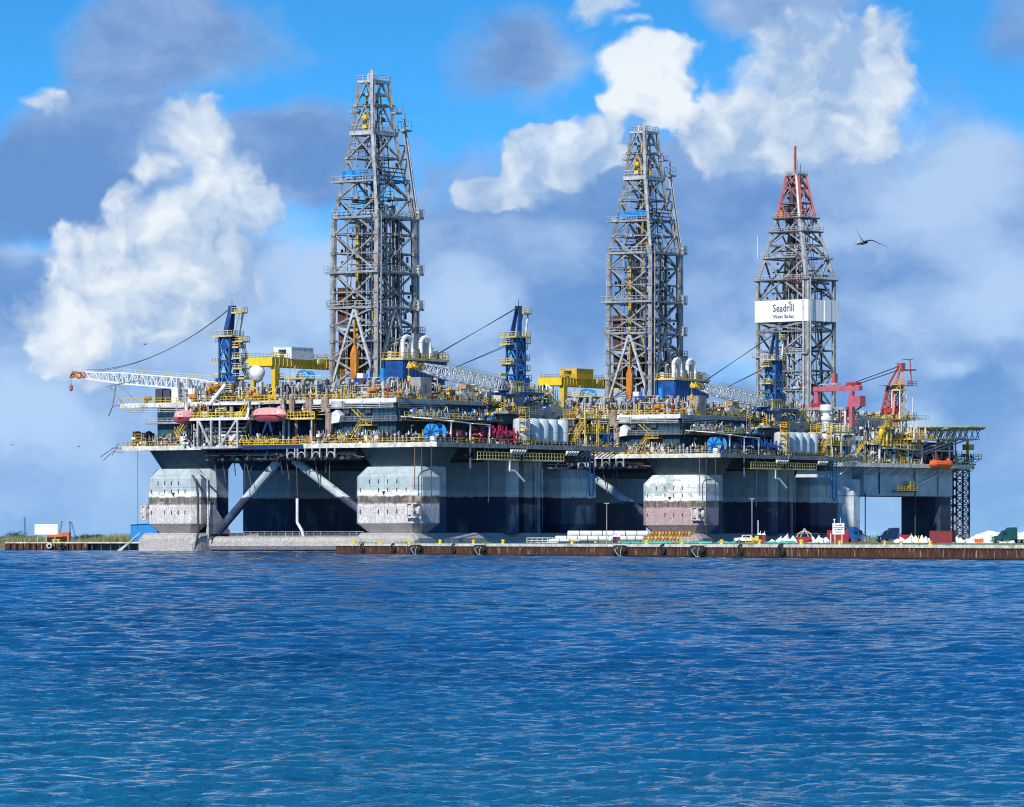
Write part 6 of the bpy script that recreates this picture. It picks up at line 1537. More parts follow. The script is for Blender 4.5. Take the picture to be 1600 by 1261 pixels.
for px, a_, b_, m_ in ((1374, 730, 772, 'black_steel'), (1430, 732, 838, 'steel_dark'), (1466, 728, 774, 'steel'), (1352, 770, 838, 'black_steel')):
    p = G.R(px, a_, .2); bar('drain_pipe', (.2, p.y, p.z), (.2, p.y, G.z(.2, p.y, b_)), .35, m_, root, 'cyl')
p = G.R(1432, 758, .8); q = G.R(1466, 742, .8); bar('davit_arm', (.8, p.y, p.z), (.8, q.y, q.z), .35, 'white', root); bar('davit_arm', (.8, p.y, p.z), (.8, p.y, p.z + 4.4), .45, 'white', root)
p = G.R(1400, 765, 1.6); q = G.R(1430, 765, 1.6); blk('hanging_platform', .2, 2.4, p.y, q.y, p.z - .6, p.z - .3, 'black_steel', root); rail([(2.3, p.y, p.z - .3), (2.3, q.y, p.z - .3)], root, 'yellow', 1.2, .08)
place('access_frame', root, (1.3, q.y - 2.4, p.z - .3), 0, 1.1, 0)
# stair tower at the far right corner
y0, y1 = G.R(1487, 800, -1).y + .4, G.R(1517, 800, 1).y
tw = MB().box(-6, .6, y0, y1, 22.4, 22.9).build('stair_tower', 'steel_dark', root)
for (x_, y_) in ((-5.4, y0), (.4, y0), (-5.4, y1), (.4, y1), (.4, (y0 + y1) / 2)): bar('leg', (x_, y_, 0), (x_, y_, 22.6), .38, 'rack_brown', tw)
for k in range(9):
    za, zb = k * 2.5, (k + 1) * 2.5; ym = (y0 + y1) / 2
    for (a_, b_) in (((.4, y0), (.4, ym)), ((.4, ym), (.4, y1)), ((-5.4, y0), (.4, y0)), ((-5.4, y1), (.4, y1)), ((-5.4, y0), (-5.4, y1))):
        bar('girder', (*a_, zb), (*b_, zb), .22, 'rack_brown', tw)
        bar('brace', (*a_, za), (*b_, zb), .18, 'rack_brown', tw); bar('brace', (*b_, za), (*a_, zb), .18, 'rack_brown', tw)
# houses on deck
ca_, cb_ = G.F(1307, 700, 1.0).x, G.F(1332, 700, 1.0).x
hs = MB().box(ca_, cb_, 1.0, G.R(1347, 700, cb_).y, 24, 31.6).build('deck_house', 'white', root)
yw = G.R(1337, 700, cb_).y; blk('window', cb_, cb_ + .08, yw, yw + 1.1, 28.4, 30.4, 'glass', hs); blk('window', cb_, cb_ + .08, yw + 1.7, yw + 2.8, 28.4, 30.4, 'glass', hs); blk('roof_locker', cb_ - 3.2, cb_ - .4, .9, 2, 31.2, 31.9, 'rust_brown', hs)
MB().box(-22, -5.5, 7, G.R(1396, 675, -5.5).y, 29.5, 36.6).build('accommodation_block', 'white', root)
yq = [G.R(px, 675, -5.5).y for px in (1340, 1352, 1366, 1380)]
for y_ in yq: blk('window', -5.5, -5.42, y_, y_ + 1.2, 31.2, 32.6, 'glass', root)
blk('accommodation_ledge', -5.5, -4.8, 7, yq[3] + 3, 33.2, 33.5, 'white_patch', root)
MB().box(-30, -5.0, 4, yg2 + 6, 24, 29.2).build('deck_house', 'machine_grey', root)
for i in range(6): bar('post', (2.6, 11 + i * 6.5, 24), (2.6, 11 + i * 6.5, 29.4), .4, 'white', root)
blk('walkway', -5, 2.8, 8, 30, 29.2, 29.5, 'deck_edge', root); rail([(2.7, 8, 29.5), (2.7, 30, 29.5)], root, 'yellow', 1.3, .09)
blk('walkway', -5.4, -2, 7, 34, 36.6, 36.8, 'deck_edge', root); rail([(-2, 7, 36.8), (-2, 40, 36.8)], root, 'yellow', 1.2, .08)
a = G.R(1300, 715, 2.6); stairs((2.4, -3, 24.2), (2.4, 3, 29.4), 1.1, root); stairs((2.0, 9, 29.4), (2.0, 15, 35.8), 1.1, root); stairs((2.0, 22, 24), (2.0, 17, 29.4), 1.1, root)
clutter(root, -16, -4, -5, .5, 24, 14, 201); clutter(root, -1, 2.4, 12, 27, 24, 10, 202, ['machinery_skid', 'access_frame', 'valve_manifold', 'storage_tank']); clutter(root, -4, 2, 12, 30, 29.5, 10, 203, ['machinery_skid', 'access_frame', 'valve_manifold', 'hooded_ventilator'])
clutter(root, -20, -5.6, 8, 34, 36.6, 22, 204, s=(.8, 1.3)); clutter(root, -40, -18, -4, 8, 24, 12, 205, s=(1.2, 1.6)); clutter(root, -45, -20, 0, 20, 34, 16, 207, s=(1.2, 1.8))
MB().box(-48, -20, -2, 34, 24, 34).build('deck_house', 'white_patch', root)
clutter(root, -4.6, 2, 30, 50, 24, 16, 206, ['machinery_skid', 'access_frame', 'locker', 'pump_unit', 'storage_tank'], (.9, 1.4))
small_works(root, 'small_pipework', -18, 2.4, -5.6, 2, 24, 5.0, 700, 401, (('black_steel', 4), ('white', 6), ('yellow_pale', 2), ('steel', 2)))
small_works(root, 'small_pipework', -1, 2.6, 2, 32, 24, 5.0, 700, 402, (('black_steel', 5), ('white', 6), ('yellow_pale', 2), ('steel', 2)))
small_works(root, 'small_pipework', -4.6, 2.0, 6, 34, 29.5, 6.5, 800, 403, (('black_steel', 3), ('white', 7), ('yellow_pale', 2), ('steel', 2)))
small_works(root, 'small_pipework', -20, -5.6, 6, 40, 36.6, 2.6, 700, 404, (('black_steel', 3), ('white', 4), ('yellow', 2), ('crane_red', 1), ('steel', 3)))
small_works(root, 'small_pipework', -45, -18, -3, 12, 34, 7.0, 800, 405, (('black_steel', 5), ('white', 2), ('yellow', 2), ('crane_red', 1), ('steel', 4)), 1.4)
small_works(root, 'small_pipework', -2, 2.6, 34, 56, 24, 4.0, 420, 406, (('black_steel', 6), ('white', 2), ('yellow', 2), ('steel', 2)))
for k, (px0, px1, z0_, z1_) in enumerate(((1350, 1362, 24.2, 27.0), (1366, 1374, 29.6, 33.0), (1398, 1408, 24.2, 26.6), (1318, 1326, 31.8, 34.6), (1386, 1396, 24.2, 27.6))):
    ya, yb = G.R(px0, 700, 1.0).y, G.R(px1, 700, 1.0).y; blk('deck_locker', -2.0, 1.0 + .2 * k, ya, yb, z0_, z1_, ['white', 'white_patch', 'white', 'deck_edge', 'white_patch'][k], root)
# white exhaust silo
p = G.F(1291, 660, -1); mb = MB(); mb.lathe((p.x, -1, 31), [(1.2, 0), (1.2, 2.8), (1.0, 3.0), (1.0, 4.6), (1.5, 5.2), (1.5, 6.1), (1.0, 6.3), (1.0, 7.0), (1.8, 7.8), (1.8, 9.2), (1.5, 9.4), (.1, 9.5)], 18); mb.build('exhaust_silo', 'white', root, smooth=True)
blk('silo_house', p.x - 2.4, p.x + 2.4, -3, 2, 24, 31, 'white', root)
# yellow gas bottle racks beside the helideck
for k in range(3):
    p = G.R(1381 + k * 6, 690, 3); mb = MB(); mb.lathe((2.2, p.y, 29.2), [(.1, -.6), (.85, -.2), (.9, 3.8), (.6, 4.5), (.1, 4.7)], 12); mb.build('gas_tank', 'yellow_bright' if k == 0 else 'machine_yellow', root, smooth=True)
a = G.R(1376, 690, 2).y; c_ = G.R(1400, 690, 2).y
blk('rack_deck', .6, 3.6, a, c_, 28.2, 28.5, 'steel_light', root); rail([(3.5, a, 34.4), (3.5, c_, 34.4)], root, 'yellow', 1.2, .08); blk('rack_deck', .6, 3.6, a, c_, 34.1, 34.4, 'yellow', root)
# helideck
hc = G.R(1479, 664, 3.0); HR = 11.6
pts = [(3.0 + HR * cos(pi / 8 + k * pi / 4), hc.y + HR * sin(pi / 8 + k * pi / 4)) for k in range(8)]
mb = MB(); mb.loft([[(x_, y_, 34.4) for x_, y_ in pts], [(x_, y_, 34.7) for x_, y_ in pts]]); hd = mb.build('helideck', 'tarp_green', root)
mb = MB()
for k in range(8):
    (xa, ya), (xb_, yb_) = pts[k], pts[(k + 1) % 8]; n = 6
    for i in range(n):
        q = Vector((xa, ya, 34.6)).lerp(Vector((xb_, yb_, 34.6)), i / n); o = (q - Vector((3, hc.y, 34.6))).normalized() * 1.4; mb.tube(q, q + o + Vector((0, 0, .15)), .06, 4)
    qa_ = Vector((xa, ya, 34.7)) + (Vector((xa, ya, 0)) - Vector((3, hc.y, 0))).normalized() * 1.4; qb_ = Vector((xb_, yb_, 34.7)) + (Vector((xb_, yb_, 0)) - Vector((3, hc.y, 0))).normalized() * 1.4; mb.tube(qa_, qb_, .08, 4)
mb.build('safety_net_frame', 'yellow_pale', hd)
for k in range(9):
    y_ = hc.y - 9 + k * 2.25; hw = 10.2 if abs(y_ - hc.y) < 5 else 7.4
    bar('truss_chord', (3 - hw, y_, 34.2), (3 + hw, y_, 34.2), .3, 'steel_light', hd)
for x_ in (-5, -.5, 4, 8.5):
    lo0, lo1 = hc.y - 9.5, hc.y + 9.0
    bar('truss_chord', (x_, lo0, 33.9), (x_, lo1, 33.9), .32, 'steel_light', hd); bar('truss_chord', (x_, lo0 - 1, 31.2), (x_, lo1 - 1.5, 31.2), .3, 'steel', hd)
    n = 7
    for i in range(n):
        ya = lo0 + (lo1 - lo0) * i / n; yb_ = lo0 + (lo1 - lo0) * (i + 1) / n
        bar('brace', (x_, ya, 31.2), (x_, yb_ - .6, 33.9), .2, 'steel_light', hd); bar('brace', (x_, yb_ - .8, 31.2), (x_, ya + .4, 33.9), .2, 'steel', hd)
for x_ in (2.5, 5.5):
    bar('strut', (x_ - 3, hc.y - 12, 27.0), (x_, hc.y + 1, 31.2), .45, 'steel_light', hd); bar('strut', (x_ - 3, hc.y - 12, 26.4), (x_, hc.y + 6, 31.1), .35, 'steel', hd); bar('strut', (x_ - 3, hc.y - 12, 27), (x_ - 3, hc.y - 13, 34), .4, 'steel_light', hd)
a = G.R(1424, 680, 4).y; c_ = G.R(1459, 680, 4).y
for (x_, y_) in ((5, a), (5, (a + c_) / 2), (5, c_)): bar('post', (x_, y_, 31.3), (x_, y_, 34.3), .34, 'white', hd)
blk('walkway', 1, 5.2, a, c_, 30.9, 31.2, 'yellow_pale', hd); rail([(5.1, a, 31.2), (5.1, c_, 31.2)], hd, 'yellow', 1.4, .09); clutter(hd, 2, 4, a + 1, c_ - 1, 31.2, 4, 3, ['access_frame', 'machinery_skid'], (.8, 1))
blk('access_platform', 0, 4, G.R(1458, 668, 4).y, G.R(1478, 668, 4).y, 34.0, 34.3, 'orange', hd)
a = G.R(1397, 700, 1).y; c_ = G.R(1422, 700, 1).y; MB().box(-8, .6, a, c_, 28.6, 32.4).build('deck_house', 'steel_dark', root)
blk('walkway', .6, 3.4, a, c_ + 2, 27.9, 28.2, 'steel', root); rail([(3.3, a, 28.2), (3.3, c_ + 2, 28.2)], root, 'yellow_pale', 1.2, .08)
MB().box(-9, -.5, c_, G.R(1490, 700, -.5).y, 24.0, 30.4).build('deck_house', 'navy', root)
for px in (1466, 1474, 1482): q = G.R(px, 690, .3); bar('silencer', (.3, q.y, 28), (.3, q.y, 31), 1.0, 'steel', root, 'cyl')
blk('walkway', -.5, 3.0, G.R(1447, 700, 2).y, G.R(1493, 700, 2).y, 27.8, 28.1, 'white_patch', root); bar('post', (3, G.R(1493, 700, 3).y, 24), (3, G.R(1493, 700, 3).y, 31), .35, 'steel_light', root)
# mast at the far corner
p = G.R(1512, 700, 1); bar('mast', (1, p.y, 24), (1, p.y, 31.4), .6, 'yellow_pale', root); blk('mast_cab', 0, 2.4, p.y - 1.2, p.y + 1.2, 28.4, 30.0, 'yellow', root); bar('mast_arm', (1, p.y - 2, 31), (1, p.y + 2.4, 31.2), .25, 'white', root)
blk('corner_platform', 2, 5, ye - 1, ye + 2.2, 25.6, 25.8, 'yellow_pale', root); rail([(5, ye - 1, 25.8), (5, ye + 2.2, 25.8)], root, 'yellow_pale', 1.3, .09); bar('strut', (4.5, ye + 2, 25.6), (2, ye - 1, 23.4), .2, 'steel_light', root)
q = G.R(1426, 640, -2); bar('whip_antenna', (-2, q.y, 34.6), (-2, q.y, 43), .12, 'white', root)
# red lattice crane
q = G.R(1392, 640, -8); Zc = lambda z: 36 + (z - 36) * .70
cr = MB().lathe((-8, q.y, 36), [(2.0, 0), (2.0, 2.4), (2.6, 2.8), (2.6, 4)], 14).build('crane', 'red', root)
h_ = 1.5; zt = 36 + 21 * .62
for (u, v) in ((-h_, -h_), (h_, -h_), (h_, h_), (-h_, h_)):
    bar('leg', (-8 + u * 1.5, q.y + v * 1.2, Zc(39)), (-8 + u * .9, q.y + v * 1.1 + 2.0, Zc(51)), .6, 'crane_red', cr)
    bar('mast_leg', (-8 + u * .9, q.y + v * 1.1 + 2.0, Zc(51)), (-8 + u * .25, q.y + v * .3 + 4.6, Zc(59.0)), .5, 'crane_red', cr)
for k in range(5):
    za, zb = Zc(39 + k * 2.4), Zc(41.4 + k * 2.4); oa, ob = k * .4, (k + 1) * .4
    for (u0, v0, u1, v1) in ((-1.8, -1.7, 1.8, -1.7), (1.8, -1.7, 1.8, 1.7), (-1.8, -1.7, -1.8, 1.7)):
        bar('brace', (-8 + u0, q.y + v0 + oa, za), (-8 + u1 * .9, q.y + v1 + ob, zb), .3, 'crane_red', cr); bar('brace', (-8 + u1, q.y + v1 + oa, za), (-8 + u0 * .9, q.y + v0 + ob, zb), .3, 'crane_red', cr); bar('girder', (-8 + u0, q.y + v0 + ob, zb), (-8 + u1, q.y + v1 + ob, zb), .34, 'crane_red', cr)
blk('winch_room', -9.4, -6.6, q.y - .6, q.y + 1.6, Zc(39.2), Zc(42.4), 'red', cr); blk('platform', -10.6, -5.4, q.y - 2.4, q.y + 5.6, Zc(50.9), Zc(51.2), 'crane_red', cr)
blk('mast_head', -8.9, -7.1, q.y + 3.8, q.y + 5.6, Zc(57.2), Zc(60.4), 'crane_red', cr); rail([(-6, q.y + 5, Zc(51.2)), (-6, q.y + 9.5, Zc(51.2)), (-9, q.y + 9.5, Zc(51.2))], cr, 'crane_red', 1.3, .08)
bar('ladder', (-7.6, q.y + 9.2, Zc(51.2)), (-7.6, q.y + 8.4, Zc(62.2)), .25, 'crane_red', cr)
bar('mast_arm', (-7.6, q.y + 4.5, Zc(57.4)), (-7.6, q.y + 11, Zc(57.8)), .5, 'crane_red', cr); bar('mast_arm', (-7.6, q.y + 5, Zc(61.8)), (-7.6, q.y + 10, Zc(62.2)), .22, 'crane_red', cr)
p1_ = G.F(1318, 604, 6)
for dz_ in (0, -1.3): 
    mb = MB(); mb.tube((-8, q.y + 4.6, Zc(59.3) + dz_ * .8), (p1_.x, 6, p1_.z + dz_ * .5), .14, 4); mb.build('cable', 'black_steel', cr)
# pale yellow lattice mast next to the crane
q = G.R(1405, 640, -5); lm = blk('lattice_mast', -6.5, -3.5, q.y - 1.6, q.y + 1.6, 45.0, 45.4, 'yellow_pale', root)
for (u, v) in ((-1.4, -1.5), (1.4, -1.5), (1.4, 1.5), (-1.4, 1.5)):
    mb = MB(); mb.tube((-5 + u, q.y + v, 34.6), (-5 + u, q.y + v, 45), .2, 4); mb.build('mast_leg', 'white_patch', root)
for k in range(4):
    z_ = 34.6 + k * 2.6; bar('mast_brace', (-3.6, q.y - 1.5, z_), (-3.6, q.y + 1.5, z_ + 2.6), .2, 'yellow_pale', root); bar('mast_brace', (-3.6, q.y + 1.5, z_), (-3.6, q.y - 1.5, z_ + 2.6), .2, 'white_patch', root); bar('mast_girder', (-3.6, q.y - 1.5, z_), (-3.6, q.y + 1.5, z_), .24, 'yellow_pale', root)
clutter(root, -6, -3, q.y - 1, q.y + 3, 36.6, 6, 9, ['access_frame', 'machinery_skid', 'valve_manifold'], (1, 1.3)); place('access_frame', root, (-5, q.y, 45.4), 0, 1.1, 0)
# pink travelling crane
a = G.F(1273, 608, 3); c_ = G.F(1345, 608, 3)
pc = MB().box(a.x, c_.x, 2.2, 3.8, a.z - .7, a.z + .6).build('gantry_crane', 'pink_red', root)
blk('leg', c_.x - 3.8, c_.x - 2.6, 2.4, 3.6, 34, a.z - .9, 'pink_red', pc); blk('machine_house', c_.x - 2.2, c_.x + .6, 1.8, 4.4, a.z - 5.2, a.z - 2.2, 'pink_red', pc); blk('end_carriage', c_.x - 4.4, c_.x - .6, 2.0, 4.0, a.z + .8, a.z + 1.6, 'red', pc)
bar('leg', (c_.x - 3.2, 3, a.z - 1), (c_.x - 5.8, 3, 35), .7, 'pink_red', pc); bar('brace', (c_.x - 3.2, 3, 38), (c_.x + .6, 3, a.z - 5), .35, 'steel_dark', pc); bar('brace', (c_.x + .6, 3, 36), (c_.x - 3.2, 3, a.z - 5), .35, 'steel_dark', pc)
blk('leg', a.x + .2, a.x + 1.5, 2.4, 3.6, a.z - 4.4, a.z - .9, 'pink_red', pc); blk('end_carriage', a.x - .8, a.x + 3.4, 2.0, 4.0, a.z - 5.2, a.z - 4.0, 'red', pc)
e_ = G.F(1241, 632, 2.5); blk('runway_beam', e_.x, c_.x - 4, 1.6, 2.6, a.z - 6.0, a.z - 5.2, 'steel', root)
for k in range(9): bar('runway_post', (e_.x + 1 + k * 2.2, 2.1, 34), (e_.x + 1 + k * 2.2, 2.1, a.z - 6.0), .35, ['steel_light', 'steel_dark', 'white'][k % 3], root)
blk('winch_cab', a.x + 6.8, a.x + 7.9, 2.0, 3.4, a.z + 1.4, a.z + 4.2, 'crane_red', pc); blk('walkway', a.x + 3, a.x + 9, 1.8, 3.8, a.z + 1.1, a.z + 1.4, 'steel_light', pc)
clutter(root, e_.x, c_.x - 4, 3, 8, 34, 12, 45, ['machinery_skid', 'access_frame', 'valve_manifold', 'gooseneck_vent'], (1.0, 1.5))
# derrick 3
cxy = G.F(1262, 560, 20); X1 = cxy.x; cx, cy = X1 - 9.1, 20 + 6.0
def pr3(z):
    if z <= 77.4: return 18.2, 12.2
    if z <= 95.2: k = (z - 77.4) / 17.8; return 18.2 + (9.0 - 18.2) * k, 12.2 + (6.6 - 12.2) * k
    k = (z - 95.2) / 13; return 9.0 - 4.8 * k, 6.6 - 3.4 * k
lv = [40, 45.6, 51.2, 57, 62.6, 65.2, 71.4, 77.4, 83.6, 87.4, 91.4, 95.4, 99.6, 104, 108]
dk, corner = derrick(root, cx, cy, lv, pr3, 'mast_steel', topmat='crane_red', wleg=.9, wb=.46, topz=95, chev='AVAVXXAVAAVVAX')
w, l = 18.2, 12.2
bx0, bx1, by0, by1 = cx - w / 2 - .6, cx + w / 2 + .9, cy - l / 2 - .6, cy + l / 2 + 1.8
m, t, b = new_mat('banner_sheet')
co_ = t.n.new('ShaderNodeNewGeometry').outputs['Position']
t.put(b.inputs['Base Color'], t.mix(t.ss(t.noise(t.v('MULTIPLY', co_, (1, 1, .12)), .9, 5, .65), .5, .72, 0, .6), (0.80, 0.81, 0.82), (0.55, 0.54, 0.50))); b.inputs['Roughness'].default_value = 0.4
t.put(b.inputs['Normal'], t.bump(t.noise(t.v('MULTIPLY', co_, (3, 3, .05)), 1.0, 3, .5), .5, .15))
MB().box(bx0, bx1, by0 - .12, by0, 65.3, 71.5).build('banner', 'banner_sheet', dk)
bnr = MB().box(bx1 - .12, bx1, by0, by1, 65.3, 71.5).build('banner', 'banner_sheet', dk)
MB().box(bx1, bx1 + .16, by0 + 7.2, by0 + 10.2, 65.3, 71.5).build('banner_panel', 'white_clean', dk)
xt = G.F(1224, 485, by0 - .15).x
text('Seadrill', 3.05, 'text_grey', dk, (xt, by0 - .14, 68.2), sx=.88, bold=.05)
text('West Sirius', 1.45, 'text_black', dk, (xt, by0 - .14, 66.3), sx=1.12, bold=.03)
st = MB(); sx0 = xt + 2.35
for k in range(6): 
    a_ = k * pi / 6; st.tube((sx0 - .6 * cos(a_), by0 - .15, 70.7 - .6 * sin(a_)), (sx0 + .6 * cos(a_), by0 - .15, 70.7 + .6 * sin(a_)), .07, 4)
st.build('star_emblem', 'star_green', dk)
for (z_, ex) in ((77.4, .9), (91.4, .9), (95.4, 1.0)):
    w, l = pr3(z_); X0, X1, Y0, Y1 = cx - w / 2, cx + w / 2, cy - l / 2, cy + l / 2
    platform(dk, X0 - ex, X1 + ex, Y0 - ex, Y1 + ex, z_, 'steel_dark', 'steel_light', .3, 1.3, hole=(X0 + .6, X1 - .6, Y0 + .6, Y1 - .6))
w, l = pr3(83.6); platform(dk, cx - w / 2 - 1.2, cx + w / 2 - 3, cy - l / 2 - .8, cy - l / 2 + 1, 84.0); platform(dk, cx + w / 2 - .6, cx + w / 2 + 1.0, cy + l / 2 - 2, cy + l / 2 + 1.4, 83.6)
platform(dk, cx - 10.4, cx - 6, cy - 7.2, cy - 5.4, 55.4); platform(dk, cx + 2, cx + 10, cy - 7.4, cy - 5.6, 56.2)
for (dx_, dy_, w_, z0_, z1_, m_) in ((-3, -3, .9, 42, 92, 'steel_dark'), (2, 2, .8, 42, 90, 'steel_dark'), (-1, 0, .6, 42, 106, 'rack_brown'), (5, -2, .5, 42, 76, 'steel'), (-6, 2, .5, 42, 76, 'steel_dark'), (3, -5, .4, 42, 76, 'steel'), (0, 4, .5, 42, 88, 'steel_dark'), (7, 3, .4, 42, 74, 'steel_dark')):
    k_ = .25 if z1_ > 85 else 1; bar('guide_rail', (cx + dx_, cy + dy_, z0_), (cx + dx_ * k_, cy + dy_ * k_, z1_), w_, m_, dk)
mb = MB(); md = MB(); r_ = random.Random(5)
for k in range(26):
    x_, y_ = r_.uniform(-.46, .46), r_.uniform(-.46, .46); za = r_.uniform(40, 60); zb = r_.uniform(74, 106)
    w0, l0 = pr3(za); w1, l1 = pr3(zb); (mb if k % 2 else md).tube((cx + x_ * w0 * .9, cy + y_ * l0 * .9, za), (cx + x_ * w1 * .9, cy + y_ * l1 * .9, zb), r_.uniform(.07, .16), 4)
for k in range(110):
    z_ = r_.uniform(41, 108); w, l = pr3(z_); x_, y_ = r_.choice([(r_.uniform(-.5, .5) * w, -l / 2), (w / 2, r_.uniform(-.5, .5) * l)]); (md if k % 3 else mb).box(cx + x_ - .22, cx + x_ + .22, cy + y_ - .2, cy + y_ + .2, z_, z_ + r_.uniform(.3, 1.3))
mb.build('cable_runs', 'steel', dk, kind='stuff'); md.build('cable_runs', 'black_steel', dk, kind='stuff')
mb = MB(); mb.box(cx - 3, cx - 1, cy - 2, cy + 2, 94, 99); mb.box(cx - 1, cx + .6, cy - 2, cy, 97, 103); mb.build('travelling_block', 'steel_dark', dk)
mb = MB(); mb.box(cx - 4.2, cx - 2.6, cy - 3, cy - 1.6, 95.6, 97.6); mb.build('winch_box', 'orange', dk)
for zz, mm in ((78.6, 'crane_red'), (74.6, 'rack_brown'), (76.4, 'crane_red')): 
    bar('catwalk', (cx - 1, cy - 4, zz), (cx + 8.5, cy - 4, zz), .6, mm, dk); bar('catwalk', (cx + 8, cy - 4, zz), (cx + 8, cy + 5, zz), .6, mm, dk)
for zz in (50, 58, 74, 80, 86, 98): place('machinery_skid', dk, (cx + rng.uniform(-2, 2), cy + rng.uniform(-1, 1), zz), 0, 1.5, 1); bar('catwalk', (cx - pr3(zz)[0] / 2, cy, zz), (cx + pr3(zz)[0] / 2, cy, zz), .4, 'steel_dark', dk)
platform(dk, cx - 2.6, cx + 2.6, cy - 2.2, cy + 2.2, 108, 'steel', 'steel_light', .4, .9)
bar('antenna_mast', (cx - .3, cy, 108), (cx - .3, cy, 116.2), .55, 'crane_red', dk); bar('antenna', (cx + 1.6, cy, 108), (cx + 1.6, cy, 110.8), .16, 'steel_dark', dk); bar('antenna', (cx + .6, cy, 108), (cx + .5, cy, 112.0), .2, 'steel_light', dk)
bar('antenna', (cx - 10.1, cy - 5, 84), (cx - 10.1, cy - 5, 90.4), .13, 'white', dk)
q1_ = corner(40, 1); q2_ = corner(77.4, 1)
for o in (-1.0, .7, 1.5): bar('mast_pipe', q1_ + Vector((o, -.5, 0)), q2_ + Vector((o, -.5, 0)), .5 if o < 0 else .32, 'steel_light', dk)
bar('mast_pipe', corner(77.4, 1) + Vector((-.3, -.5, 0)), corner(95.4, 1) + Vector((-.3, -.5, 0)), .6, 'steel_light', dk); bar('mast_pipe', corner(95.4, 1) + Vector((-.3, -.5, 0)), corner(108, 1) + Vector((-.6, -.3, 0)), .5, 'white_patch', dk)
for (x_, y_, z_, a_) in ((cx + 3, cy + 2, 45, 0), (cx + 6, cy - 5, 46, 1)): place('machinery_skid', dk, (x_, y_, z_), 0, 2.2, 1); blk('winch_cab', x_ - 1, x_ + 2, y_, y_ + 2, z_, z_ + 2.6, 'rack_brown', dk)
q = G.R(1470, 724, 4.6); M3 = Matrix.Translation((R3.X0, R3.D, 0)) @ Matrix.Rotation(R3.yaw, 4, 'Z')
lifeboat(M3 @ Vector((4.8, q.y, 24.0)), R3.yaw + radians(90), 'bright orange lifeboat on the farthest rig below the helideck', 11.0, 'lifeboat_orange', 'lifeboat_orange', 1.05, canopy=1)

# ================================================================== ON THE QUAY
def at_ground(px, depth): return Vector(((px - 800) * depth / FPX, depth, 1.95))
# long white pipes
PG = 'stacked white pipes on the quay'
def pipe_thing(px0, px1, py, depth, r_, lab, n=7, mat='white_clean'):
    a = W(px0, py, depth); c = W(px1, py, depth + 3)
    f = empty('pipe', (a.x, a.y, a.z), math.atan2(c.y - a.y, c.x - a.x), label=lab, cat='pipe', group=PG)
    l = (c - a).length
    MB().lathe((0, 0, 0), [(r_ * .8, 0), (r_, .1), (r_, l - .1), (r_ * .8, l)], 14, 'x').build('pipe_body', mat, f, smooth=True)
    for k in range(1, n): MB().lathe((l * k / n, 0, 0), [(r_ + .015, -.09), (r_ + .03, 0), (r_ + .015, .09)], 14, 'x').build('joint_band', 'steel_dark', f)
    return f
pipe_thing(887, 1012, 834, 1048, .68, 'upper long white pipe resting on the stack', 7)
pipe_thing(868, 950, 841.5, 1040, .62, 'lower white pipe at the left of the stack', 5)
pipe_thing(952, 1004, 841.5, 1040, .62, 'short lower white pipe beside the red and blue toilets', 4)
pipe_thing(858, 905, 844.8, 1030, .35, 'thin white pipe lying at the stack\'s left foot', 3)
f = empty('trestle', at_ground(853, 1046), 0, label='small white rail frame left of the pipe stack', cat='frame')
rail([(-4.2, 0, 0), (2.6, 0, 0)], f, 'white', 1.1, .09, 1.2)
fl = empty('float_line', W(1014, 834.5, 1050), 0, label='upper row of orange floats in line with the white pipe', cat='floats', group='orange pipeline floats')
MB().tube((-.3, 0, 0), (9.6, .5, 0), .22, 8).build('core_pipe', 'rust_brown', fl)
for k in range(13): MB().lathe((.2 + k * .73, .04 * k, 0), [(.2, -.3), (.55, -.2), (.66, 0), (.55, .2), (.2, .3)], 10, 'x').build('float', 'orange' if k % 3 else 'yellow', fl, smooth=True)
fl = empty('float_line', W(1000, 841.5, 1044), 0, label='lower row of orange floats lying behind the green netting', cat='floats', group='orange pipeline floats')
MB().tube((0, 0, 0), (8.6, .2, 0), .2, 8).build('core_pipe', 'rust_brown', fl)
for k in range(11): MB().lathe((.3 + k * .8, 0, 0), [(.2, -.3), (.45, -.2), (.55, 0), (.45, .2), (.2, .3)], 10, 'x').build('float', 'orange' if k % 2 else 'yellow', fl, smooth=True)
# cradle blocks beneath
for i, px in enumerate((892, 930, 968, 1006, 1040, 1075)):
    p = at_ground(px, 1048); f = MB().box(p.x - .25, p.x + .25, p.y - .8, p.y + .8, 1.95, W(px, 838.5, 1048).z if px < 1010 else 3.1).build('sleeper_block', 'wood_post')
    tag(f, ['timber block under the upper pipe\'s left end', 'timber block second under the upper pipe', 'timber block third under the upper pipe', 'timber block under the upper pipe\'s right end', 'timber block under the middle of the orange floats', 'timber block under the right end of the orange floats'][i], 'block', 'timber blocks under pipes and floats')
